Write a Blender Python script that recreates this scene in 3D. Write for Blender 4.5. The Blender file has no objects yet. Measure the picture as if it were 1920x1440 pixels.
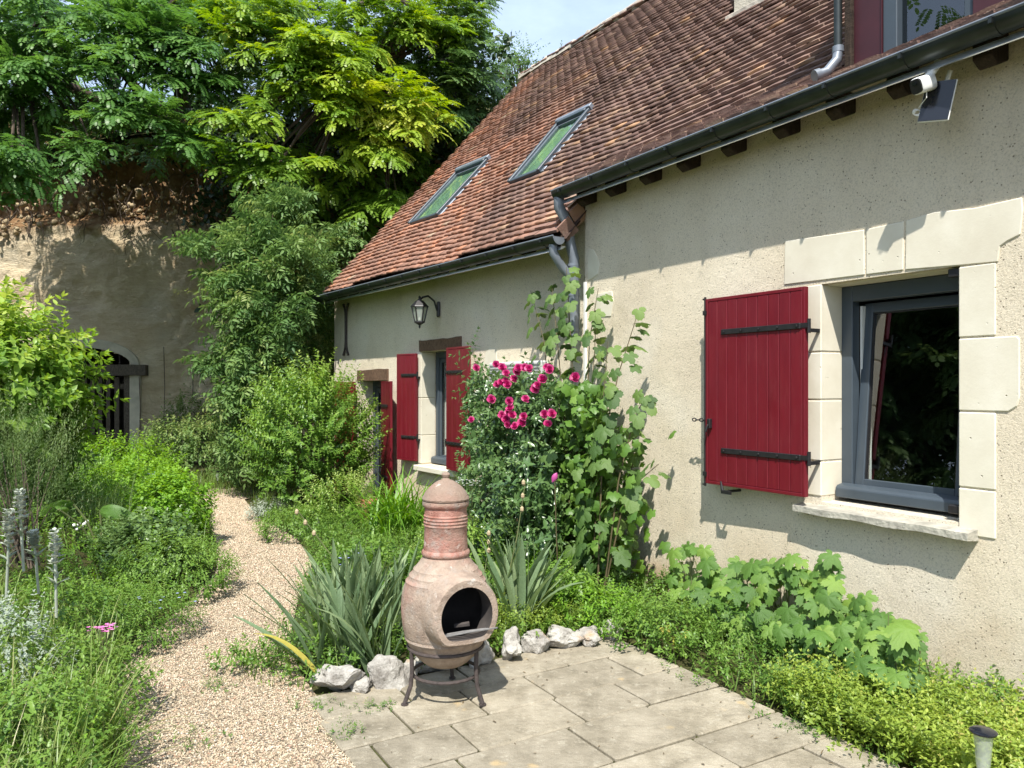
import bpy, bmesh, math, random
import numpy as np
from mathutils import Vector, Matrix, noise as mnoise

random.seed(7)
rng = np.random.default_rng(11)
SC = bpy.context.scene
COL = SC.collection
R = math.radians

# ------------------------------------------------------------------ camera, sky, sun
CAMH, FPX, V0 = 1.55, 1442.0, 725.0
cam_d = bpy.data.cameras.new('camera')
cam_d.sensor_width = 36.0
cam_d.lens = FPX / 1920 * 36.0
cam_d.shift_y = (V0 - 720) / 1920
cam_d.clip_start, cam_d.clip_end = 0.05, 500
cam = bpy.data.objects.new('camera', cam_d)
COL.objects.link(cam)
cam.location = (0, 0, CAMH)
cam.rotation_euler = (R(90), 0, 0)
SC.camera = cam

# wall frames: local x runs right along the wall, y into the wall, z up
D_R = Vector((-0.508, 0.861, 0)).normalized()
N_R = Vector((D_R.y, -D_R.x, 0))
D_L = Vector((-0.580, 0.8145, 0)).normalized()
N_L = Vector((D_L.y, -D_L.x, 0))

sun_travel = (N_R * 1.0 + D_R * 1.25 + Vector((0, 0, -2.35))).normalized()
to_sun = -sun_travel
elev = math.asin(to_sun.z)
sun_d = bpy.data.lights.new('sun', 'SUN')
sun_d.energy = 5.0
sun_d.angle = R(0.53)
sun_d.color = (1.0, 0.955, 0.88)
sun = bpy.data.objects.new('sun', sun_d)
COL.objects.link(sun)
sun.rotation_euler = sun_travel.to_track_quat('-Z', 'Y').to_euler()
sun.location = (0, -10, 20)

world = bpy.data.worlds.new('World')
SC.world = world
world.use_nodes = True
wn, wl = world.node_tree.nodes, world.node_tree.links
bg = wn['Background']
sky = wn.new('ShaderNodeTexSky')
sky.sky_type = 'NISHITA'
sky.sun_disc = False
sky.sun_elevation = elev
sky.sun_rotation = math.atan2(to_sun.x, to_sun.y)
sky.air_density, sky.dust_density, sky.ozone_density = 1.0, 1.2, 1.0
tc = wn.new('ShaderNodeTexCoord')
mp = wn.new('ShaderNodeMapping')
mp.inputs['Scale'].default_value = (1.0, 1.0, 2.2)
cn = wn.new('ShaderNodeTexNoise')
cn.inputs['Scale'].default_value = 2.3
cn.inputs['Detail'].default_value = 8
cn.inputs['Roughness'].default_value = 0.62
cr = wn.new('ShaderNodeValToRGB')
cr.color_ramp.elements[0].position = 0.25
cr.color_ramp.elements[0].color = (0.26, 0.26, 0.26, 1)
cr.color_ramp.elements[1].position = 0.75
mx = wn.new('ShaderNodeMix')
mx.data_type = 'RGBA'
mx.inputs['B'].default_value = (5.4, 6.7, 8.8, 1)
wl.new(tc.outputs['Generated'], mp.inputs['Vector'])
wl.new(mp.outputs['Vector'], cn.inputs['Vector'])
wl.new(cn.outputs['Fac'], cr.inputs['Fac'])
wl.new(cr.outputs['Color'], mx.inputs['Factor'])
wl.new(sky.outputs['Color'], mx.inputs['A'])
wl.new(mx.outputs['Result'], bg.inputs['Color'])
bg.inputs['Strength'].default_value = 0.115

SC.view_settings.view_transform = 'Standard'
SC.view_settings.look = 'None'
SC.view_settings.exposure = 0.66
SC.view_settings.gamma = 1.0
SC.view_settings.use_curve_mapping = False
SC.render.engine = 'CYCLES'
SC.cycles.use_denoising = True
SC.cycles.max_bounces = 5
SC.cycles.transparent_max_bounces = 10
SC.cycles.caustics_reflective = False
SC.cycles.caustics_refractive = False


# ------------------------------------------------------------------ pixel helpers
def ray(u, v):
    return Vector(((u - 960) / FPX, 1.0, (V0 - v) / FPX))


def at(u, v, Y):
    r = ray(u, v)
    return Vector((r.x * Y, Y, CAMH + r.z * Y))


def G(u, v, z=0.0):
    r = ray(u, v)
    return at(u, v, (z - CAMH) / r.z)


class Frame:
    def __init__(s, o, d, n):
        s.o, s.x, s.y = Vector(o), -d, n
        s.M = Matrix(((s.x.x, s.y.x, 0, s.o.x), (s.x.y, s.y.y, 0, s.o.y), (0, 0, 1, s.o.z), (0, 0, 0, 1)))

    def px(s, u, v, y=0.0):
        r = ray(u, v)
        c = Vector((0, 0, CAMH)) - s.o
        t = (y - c.dot(s.y)) / r.dot(s.y)
        p = c + r * t
        return (p.dot(s.x), p.z)

    def w(s, x, y, z):
        return s.M @ Vector((x, y, z))


def wall_corner(dist, n, u):
    k = (u - 960) / FPX
    Y = dist / (n.y + n.x * k)
    return Vector((k * Y, Y, 0))


C0 = wall_corner(3.96, N_R, 1097)
FR = Frame(C0, D_R, N_R)
CL = C0 + N_R * 0.07
FL = Frame(CL, D_L, N_L)


# ------------------------------------------------------------------ materials
class NT:
    def __init__(s, name):
        s.mat = bpy.data.materials.new(name)
        s.mat.use_nodes = True
        s.n, s.l = s.mat.node_tree.nodes, s.mat.node_tree.links
        s.b = s.n['Principled BSDF']
        s.out = s.n['Material Output']
        s._pos = None

    def pos(s):
        if s._pos is None:
            s._pos = s.n.new('ShaderNodeNewGeometry')
        return s._pos.outputs['Position']

    def obj(s):
        return s.n.new('ShaderNodeTexCoord').outputs['Object']

    def mapv(s, vec, scale=(1, 1, 1), rot=(0, 0, 0)):
        m = s.n.new('ShaderNodeMapping')
        m.inputs['Scale'].default_value = scale
        m.inputs['Rotation'].default_value = rot
        s.l.new(vec, m.inputs['Vector'])
        return m.outputs['Vector']

    def noise(s, vec, scale, detail=4, rough=0.55):
        t = s.n.new('ShaderNodeTexNoise')
        t.inputs['Scale'].default_value = scale
        t.inputs['Detail'].default_value = detail
        t.inputs['Roughness'].default_value = rough
        s.l.new(vec, t.inputs['Vector'])
        return t.outputs['Fac']

    def vor(s, vec, scale, feature='F1', rnd=1.0, out='Distance'):
        t = s.n.new('ShaderNodeTexVoronoi')
        t.feature = feature
        t.inputs['Scale'].default_value = scale
        t.inputs['Randomness'].default_value = rnd
        s.l.new(vec, t.inputs['Vector'])
        return t.outputs[out]

    def ramp(s, fac, stops):
        t = s.n.new('ShaderNodeValToRGB')
        e = t.color_ramp.elements
        while len(e) < len(stops):
            e.new(0.5)
        for k, (p, c) in enumerate(stops):
            e[k].position = p
            e[k].color = (c if len(c) == 4 else (*c, 1)) if hasattr(c, '__len__') else (c, c, c, 1)
        s.l.new(fac, t.inputs['Fac'])
        return t.outputs['Color']

    def mix(s, fac, a, b, mode='MIX'):
        t = s.n.new('ShaderNodeMix')
        t.data_type = 'RGBA'
        t.blend_type = mode
        for val, key in ((fac, 'Factor'), (a, 'A'), (b, 'B')):
            if isinstance(val, (int, float)):
                t.inputs[key].default_value = val if key == 'Factor' else (val, val, val, 1)
            elif isinstance(val, (tuple, list)):
                t.inputs[key].default_value = (*val[:3], 1)
            else:
                s.l.new(val, t.inputs[key])
        return t.outputs['Result']

    def math(s, op, a, b=0.0):
        t = s.n.new('ShaderNodeMath')
        t.operation = op
        for k, val in enumerate((a, b)):
            if isinstance(val, (int, float)):
                t.inputs[k].default_value = val
            else:
                s.l.new(val, t.inputs[k])
        return t.outputs[0]

    def sep(s, vec):
        t = s.n.new('ShaderNodeSeparateXYZ')
        s.l.new(vec, t.inputs[0])
        return t.outputs

    def attr(s, name):
        t = s.n.new('ShaderNodeAttribute')
        t.attribute_name = name
        return t.outputs['Fac']

    def bump(s, h, strength, dist, prev=None):
        t = s.n.new('ShaderNodeBump')
        t.inputs['Strength'].default_value = strength
        t.inputs['Distance'].default_value = dist
        s.l.new(h, t.inputs['Height'])
        if prev is not None:
            s.l.new(prev, t.inputs['Normal'])
        return t.outputs['Normal']

    def done(s, color=None, rough=None, normal=None, metal=None, spec=None):
        for val, key in ((color, 'Base Color'), (rough, 'Roughness'), (normal, 'Normal'), (metal, 'Metallic'), (spec, 'Specular IOR Level')):
            if val is None:
                continue
            if isinstance(val, (int, float)):
                s.b.inputs[key].default_value = val
            elif isinstance(val, (tuple, list)):
                s.b.inputs[key].default_value = (*val[:3], 1)
            else:
                s.l.new(val, s.b.inputs[key])
        return s.mat


def m_plaster():
    t = NT('plaster')
    p = t.pos()
    big = t.noise(p, 0.9, 5, 0.6)
    col = t.ramp(big, [(0.3, (0.64, 0.555, 0.415)), (0.5, (0.72, 0.635, 0.485)), (0.72, (0.765, 0.69, 0.545))])
    z = t.sep(p)[2]
    low = t.math('MULTIPLY', t.ramp(z, [(0.0, 1.0), (0.75, 0.0)]), t.ramp(t.noise(p, 1.9, 5), [(0.42, 0.0), (0.62, 1.0)]))
    col = t.mix(t.math('MULTIPLY', low, 0.8), col, (0.46, 0.31, 0.16))
    damp = t.ramp(t.noise(t.mapv(p, (2.2, 2.2, 0.30)), 1.9, 6, 0.65), [(0.52, 0.0), (0.72, 0.22)])
    col = t.mix(damp, col, (0.46, 0.39, 0.29))
    pale = t.ramp(t.noise(p, 0.55, 3), [(0.52, 0.0), (0.56, 0.35)])
    col = t.mix(pale, col, (0.76, 0.71, 0.60))
    spk = t.vor(p, 48)
    gate = t.noise(p, 19, 2)
    speck = t.math('MULTIPLY', t.ramp(spk, [(0.14, 1.0), (0.24, 0.0)]), t.ramp(gate, [(0.52, 0.0), (0.56, 1.0)]))
    col = t.mix(t.math('MULTIPLY', speck, 0.75), col, (0.16, 0.12, 0.08))
    fine = t.noise(p, 95, 5, 0.8)
    col = t.mix(0.7, col, t.mix(1.0, col, t.ramp(fine, [(0.34, 0.45), (0.46, 0.95), (0.7, 1.15)]), 'MULTIPLY'))
    h1 = t.noise(p, 95, 5, 0.8)
    nrm = t.bump(h1, 0.75, 0.014)
    nrm = t.bump(t.noise(p, 7, 3), 0.25, 0.04, nrm)
    nrm = t.bump(t.ramp(speck, [(0, 1.0), (1, 0.0)]), 0.6, 0.008, nrm)
    return t.done(col, 0.95, nrm, spec=0.15)


def m_stone():
    t = NT('dressed_limestone')
    p = t.pos()
    a = t.noise(p, 3.0, 5, 0.6)
    col = t.ramp(a, [(0.3, (0.60, 0.55, 0.435)), (0.5, (0.66, 0.615, 0.495)), (0.7, (0.725, 0.685, 0.57))])
    pit = t.math('MULTIPLY', t.ramp(t.vor(p, 22), [(0.05, 1.0), (0.12, 0.0)]), t.ramp(t.noise(p, 9, 2), [(0.52, 0.0), (0.6, 1.0)]))
    col = t.mix(t.math('MULTIPLY', pit, 0.5), col, (0.33, 0.28, 0.2))
    f = t.noise(p, 60, 5, 0.7)
    nrm = t.bump(f, 0.12, 0.008)
    nrm = t.bump(t.ramp(pit, [(0, 1.0), (1, 0.0)]), 0.7, 0.012, nrm)
    return t.done(col, 0.85, nrm, spec=0.2)


def m_tile(attr):
    t = NT('clay_tile_field' if attr else 'clay_tile')
    p = t.pos()
    if attr:
        rnd = t.attr('tint')
    else:
        rnd = t.n.new('ShaderNodeObjectInfo').outputs['Random']
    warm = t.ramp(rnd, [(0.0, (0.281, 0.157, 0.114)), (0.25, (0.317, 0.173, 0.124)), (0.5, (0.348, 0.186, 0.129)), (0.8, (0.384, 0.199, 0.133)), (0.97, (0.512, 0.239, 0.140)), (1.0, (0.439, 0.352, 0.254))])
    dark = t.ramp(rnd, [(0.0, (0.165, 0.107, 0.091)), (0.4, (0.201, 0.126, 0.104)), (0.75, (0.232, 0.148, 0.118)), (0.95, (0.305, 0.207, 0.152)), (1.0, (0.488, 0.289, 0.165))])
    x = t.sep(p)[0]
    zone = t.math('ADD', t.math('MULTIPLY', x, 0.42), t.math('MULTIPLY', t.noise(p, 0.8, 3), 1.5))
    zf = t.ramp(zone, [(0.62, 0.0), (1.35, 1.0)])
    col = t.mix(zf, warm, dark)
    lich = t.ramp(t.noise(p, 21, 5, 0.7), [(0.56, 0.0), (0.68, 1.0)])
    col = t.mix(t.math('MULTIPLY', lich, 0.35), col, (0.36, 0.30, 0.23))
    soot = t.ramp(t.noise(p, 1.7, 5, 0.65), [(0.45, 0.0), (0.7, 1.0)])
    col = t.mix(t.math('MULTIPLY', soot, 0.45), col, (0.085, 0.055, 0.045))
    nrm = t.bump(t.noise(p, 90, 4), 0.5, 0.008)
    return t.done(col, 0.88, nrm, spec=0.2)


def m_simple(name, c, rough=0.6, metal=0.0, var=0.15, scale=8.0, bump=0.0, bscale=40.0, stretch=None, spec=None):
    t = NT(name)
    p = t.pos()
    if stretch:
        p = t.mapv(p, stretch)
    a = t.noise(p, scale, 4)
    lo = tuple(k * (1 - var) for k in c)
    hi = tuple(min(1, k * (1 + var)) for k in c)
    col = t.ramp(a, [(0.3, lo), (0.7, hi)])
    nrm = t.bump(t.noise(p, bscale, 4), bump, 0.01) if bump else None
    return t.done(col, rough, nrm, metal, spec)


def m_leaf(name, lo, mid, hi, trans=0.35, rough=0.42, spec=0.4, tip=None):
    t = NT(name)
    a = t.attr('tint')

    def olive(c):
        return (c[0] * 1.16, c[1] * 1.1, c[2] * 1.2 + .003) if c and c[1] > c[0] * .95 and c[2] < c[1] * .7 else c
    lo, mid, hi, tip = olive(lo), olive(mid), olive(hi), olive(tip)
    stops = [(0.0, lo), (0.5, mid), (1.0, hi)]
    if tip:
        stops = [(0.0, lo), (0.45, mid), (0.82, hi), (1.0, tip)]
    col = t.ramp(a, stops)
    t.done(col, rough, None, None, spec)
    tr = t.n.new('ShaderNodeBsdfTranslucent')
    hs = t.n.new('ShaderNodeHueSaturation')
    hs.inputs['Hue'].default_value = 0.485
    hs.inputs['Saturation'].default_value = 1.1
    hs.inputs['Value'].default_value = 1.5
    t.l.new(col, hs.inputs['Color'])
    t.l.new(hs.outputs['Color'], tr.inputs['Color'])
    ms = t.n.new('ShaderNodeMixShader')
    ms.inputs[0].default_value = trans
    t.l.new(t.b.outputs[0], ms.inputs[1])
    t.l.new(tr.outputs[0], ms.inputs[2])
    t.l.new(ms.outputs[0], t.out.inputs['Surface'])
    return t.mat


def m_leaf_obj(name, lo, mid, hi, trans=0.3, rough=0.45, vein=True):
    """for leaves that are objects of their own: colour varies by object"""
    t = NT(name)
    rnd = t.n.new('ShaderNodeObjectInfo').outputs['Random']
    col = t.ramp(rnd, [(0.0, lo), (0.5, mid), (1.0, hi)])
    o = t.obj()
    col = t.mix(0.5, col, t.mix(1.0, col, t.ramp(t.noise(o, 30, 3), [(0.3, 0.75), (0.7, 1.2)]), 'MULTIPLY'))
    t.done(col, rough, t.bump(t.noise(o, 60, 2), 0.3, 0.01), None, 0.4)
    tr = t.n.new('ShaderNodeBsdfTranslucent')
    t.l.new(t.mix(1.0, col, (1.6, 1.5, 0.9), 'MULTIPLY'), tr.inputs['Color'])
    ms = t.n.new('ShaderNodeMixShader')
    ms.inputs[0].default_value = trans
    t.l.new(t.b.outputs[0], ms.inputs[1])
    t.l.new(tr.outputs[0], ms.inputs[2])
    t.l.new(ms.outputs[0], t.out.inputs['Surface'])
    return t.mat


def m_glass(name, tint=(1, 1, 1), rough=0.01, ior=1.5):
    t = NT(name)
    g = t.n.new('ShaderNodeBsdfGlossy')
    g.inputs['Roughness'].default_value = rough
    g.inputs['Color'].default_value = (0.95, 0.97, 1, 1)
    tr = t.n.new('ShaderNodeBsdfTransparent')
    tr.inputs['Color'].default_value = (*tint, 1)
    f = t.n.new('ShaderNodeFresnel')
    f.inputs['IOR'].default_value = ior
    ms = t.n.new('ShaderNodeMixShader')
    ge = t.n.new('ShaderNodeNewGeometry')
    t.l.new(t.math('MULTIPLY', f.outputs[0], t.math('SUBTRACT', 1.0, ge.outputs['Backfacing'])), ms.inputs[0])
    t.l.new(tr.outputs[0], ms.inputs[1])
    t.l.new(g.outputs[0], ms.inputs[2])
    t.l.new(ms.outputs[0], t.out.inputs['Surface'])
    return t.mat


def m_paint():
    t = NT('red_shutter_paint')
    p = t.pos()
    col = t.ramp(t.noise(t.mapv(p, (9, 9, 1.2)), 2.4, 5, 0.65), [(0.3, (0.118, 0.006, 0.013)), (0.7, (0.152, 0.009, 0.017))])
    dust = t.ramp(t.noise(t.mapv(p, (7, 7, 1.0)), 5, 6, 0.75), [(0.52, 0.0), (0.75, 0.22)])
    col = t.mix(dust, col, (0.22, 0.055, 0.05))
    rg = t.ramp(t.noise(p, 6, 4), [(0.3, 0.32), (0.7, 0.5)])
    return t.done(col, rg, t.bump(t.noise(t.mapv(p, (6, 6, 1)), 30, 4), 0.12, 0.004), spec=0.4)


def m_frosted():
    t = NT('frosted_plastic')
    t.done((0.5, 0.54, 0.47), 0.25, None, None, 0.5)
    tr = t.n.new('ShaderNodeBsdfTransparent')
    tr.inputs['Color'].default_value = (.9, .93, .88, 1)
    ms = t.n.new('ShaderNodeMixShader')
    ms.inputs[0].default_value = .45
    t.l.new(tr.outputs[0], ms.inputs[1])
    t.l.new(t.b.outputs[0], ms.inputs[2])
    t.l.new(ms.outputs[0], t.out.inputs['Surface'])
    return t.mat


def m_cliff():
    t = NT('cliff_rock')
    p = t.pos()
    z = t.sep(p)[2]
    wob = t.math('ADD', z, t.math('MULTIPLY', t.math('SUBTRACT', t.noise(p, 0.7, 5), 0.5), 1.6))
    a = t.noise(p, 1.3, 9, 0.72)
    lime = t.ramp(a, [(0.28, (0.50, 0.39, 0.24)), (0.45, (0.68, 0.56, 0.37)), (0.6, (0.77, 0.66, 0.46)), (0.75, (0.83, 0.74, 0.55))])  # rock tint warmed to carry light bounced off the sunlit gravel
    grey = t.ramp(t.noise(p, 0.45, 4), [(0.48, 0.0), (0.62, 1.0)])
    lime = t.mix(t.math('MULTIPLY', grey, 0.6), lime, (0.58, 0.51, 0.40))
    rust = t.ramp(t.noise(p, 0.8, 3), [(0.56, 0.0), (0.7, 1.0)])
    lime = t.mix(t.math('MULTIPLY', rust, 0.45), lime, (0.52, 0.37, 0.23))
    wrp = t.mix(0.25, p, t.n.new('ShaderNodeTexNoise').outputs['Color'])
    cr_ = t.ramp(t.vor(wrp, 1.3, 'DISTANCE_TO_EDGE'), [(0.0, 1.0), (0.018, 0.0)])
    cr_ = t.math('MULTIPLY', cr_, t.ramp(t.noise(p, 1.7, 3), [(0.5, 0.0), (0.6, 1.0)]))
    lime = t.mix(t.math('MULTIPLY', cr_, 0.25), lime, (0.14, 0.11, 0.08))
    strat = t.ramp(t.noise(t.mapv(p, (.6, .6, 2.6)), 3.2, 9, 0.75), [(0.40, 0.0), (0.62, 0.55)])
    lime = t.mix(strat, lime, (0.48, 0.36, 0.22))
    soil = t.ramp(t.noise(p, 4, 5, 0.65), [(0.3, (0.15, 0.085, 0.045)), (0.5, (0.29, 0.175, 0.09)), (0.7, (0.44, 0.31, 0.175))])
    soil = t.mix(t.ramp(t.vor(p, 7), [(0.18, 0.65), (0.28, 0.0)]), soil, (0.42, 0.33, 0.2))
    f = t.ramp(wob, [(0.0, 0.0), (1.0, 1.0)])
    f = t.n.new('ShaderNodeMapRange')
    f.inputs['From Min'].default_value = 4.75
    f.inputs['From Max'].default_value = 5.05
    t.l.new(wob, f.inputs['Value'])
    col = t.mix(f.outputs[0], lime, soil)
    nrm = t.bump(t.noise(t.mapv(p, (1, 1, 1.8)), 3.5, 10, 0.72), 0.9, 0.16)
    nrm = t.bump(t.noise(p, 30, 4, 0.65), 0.45, 0.02, nrm)
    return t.done(col, 0.95, nrm, spec=0.1)


def m_slab():
    t = NT('paving_slab')
    p = t.pos()
    rnd = t.n.new('ShaderNodeObjectInfo').outputs['Random']
    a = t.noise(p, 4.2, 7, 0.72)
    col = t.ramp(a, [(0.28, (0.16, 0.14, 0.10)), (0.42, (0.265, 0.232, 0.17)), (0.58, (0.36, 0.318, 0.24)), (0.78, (0.44, 0.39, 0.30))])
    col = t.mix(0.7, col, t.mix(1.0, col, t.ramp(rnd, [(0, 0.74), (1, 1.18)]), 'MULTIPLY'))
    streak = t.noise(t.mapv(p, (1, 2.2, 1), (0, 0, R(30))), 5.0, 10, 0.8)
    col = t.mix(t.ramp(streak, [(0.50, 0.0), (0.68, 0.6)]), col, (0.19, 0.165, 0.12))
    lich = t.ramp(t.noise(p, 17, 6, 0.75), [(0.55, 0.0), (0.66, 0.55)])
    col = t.mix(lich, col, (0.47, 0.43, 0.34))
    och = t.ramp(t.noise(p, 5, 3), [(0.66, 0.0), (0.74, 0.6)])
    col = t.mix(och, col, (0.55, 0.40, 0.2))
    gr = t.noise(p, 260, 2)
    col = t.mix(0.4, col, t.mix(1.0, col, t.ramp(gr, [(0.3, 0.5), (0.7, 1.3)]), 'MULTIPLY'))
    nrm = t.bump(t.noise(p, 14, 7, 0.75), 0.6, 0.03)
    nrm = t.bump(t.noise(p, 180, 3), 0.3, 0.004, nrm)
    return t.done(col, 0.9, nrm, spec=0.2)


def m_chim():
    t = NT('weathered_terracotta')
    p = t.obj()
    z = t.sep(p)[2]
    a = t.noise(p, 9, 10, 0.78)
    buff = t.ramp(a, [(0.3, (0.20, 0.15, 0.12)), (0.5, (0.35, 0.27, 0.21)), (0.7, (0.46, 0.37, 0.30))])
    red = t.ramp(t.noise(p, 14, 5), [(0.35, (0.27, 0.115, 0.085)), (0.65, (0.43, 0.23, 0.185))])
    zone = t.math('MULTIPLY', t.ramp(z, [(0.70, 0.0), (0.73, 1.0), (0.96, 1.0), (0.985, 0.0)]), t.ramp(t.noise(p, 5, 4), [(0.36, 0.25), (0.55, 1.0)]))
    red2 = t.ramp(t.noise(p, 3.5, 3), [(0.56, 0.0), (0.68, 0.7)])
    col = t.mix(t.math('MAXIMUM', zone, red2), buff, red)
    gry = t.ramp(t.noise(p, 12, 9, 0.75), [(0.50, 0.0), (0.64, 0.65)])
    col = t.mix(gry, col, (0.36, 0.32, 0.28))
    top = t.math('MULTIPLY', t.ramp(z, [(0.975, 0.0), (0.99, 1.0)]), 0.6)
    col = t.mix(top, col, (0.23, 0.16, 0.12))
    wht = t.ramp(t.noise(p, 15, 6, 0.7), [(0.62, 0.0), (0.69, 0.7)])
    col = t.mix(wht, col, (0.62, 0.57, 0.51))
    nrm = t.bump(t.noise(p, 45, 8, 0.75), 0.7, 0.012)
    nrm = t.bump(t.ramp(t.vor(p, 55), [(0.0, 0.0), (0.35, 1.0)]), 0.35, 0.006, nrm)
    return t.done(col, 0.92, nrm, spec=0.15)


def m_rock():
    t = NT('border_rock')
    p = t.pos()
    a = t.noise(p, 9, 7, 0.7)
    col = t.ramp(a, [(0.28, (0.14, 0.125, 0.105)), (0.42, (0.29, 0.27, 0.24)), (0.58, (0.46, 0.44, 0.395)), (0.8, (0.64, 0.615, 0.55))])
    col = t.mix(t.ramp(t.noise(p, 6, 3), [(0.62, 0.0), (0.72, 0.7)]), col, (0.46, 0.28, 0.13))
    nrm = t.bump(t.noise(p, 22, 7, 0.7), 0.8, 0.03)
    return t.done(col, 0.9, nrm, spec=0.2)


def m_gravel(name, attr):
    t = NT(name)
    p = t.pos()
    rnd = t.attr('tint') if attr else t.vor(p, 75, out='Color')
    if not attr:
        rnd = t.sep(rnd)[0]
    col = t.ramp(rnd, [(0.0, (0.17, 0.135, 0.095)), (0.25, (0.34, 0.265, 0.18)), (0.5, (0.455, 0.365, 0.25)), (0.75, (0.54, 0.455, 0.33)), (0.86, (0.60, 0.52, 0.40)), (0.93, (0.43, 0.25, 0.165)), (1.0, (0.64, 0.58, 0.47))])
    nrm = None
    if not attr:
        nrm = t.bump(t.vor(p, 75), 1.0, 0.02)
    return t.done(col, 0.85, nrm, spec=0.2)


def m_soil():
    t = NT('garden_soil')
    p = t.pos()
    col = t.ramp(t.noise(p, 3, 7, 0.7), [(0.3, (0.045, 0.04, 0.018)), (0.5, (0.075, 0.075, 0.03)), (0.7, (0.11, 0.12, 0.04))])
    return t.done(col, 0.95, t.bump(t.noise(p, 25, 6, 0.7), 0.8, 0.05), spec=0.1)


def m_wood(name, lo, hi):
    t = NT(name)
    p = t.pos()
    g = t.noise(t.mapv(p, (3, 3, 1.2)), 18, 6, 0.7)
    col = t.ramp(g, [(0.3, lo), (0.7, hi)])
    return t.done(col, 0.85, t.bump(t.noise(t.mapv(p, (1, 1, 4)), 25, 5, 0.7), 0.6, 0.015), spec=0.2)


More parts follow.
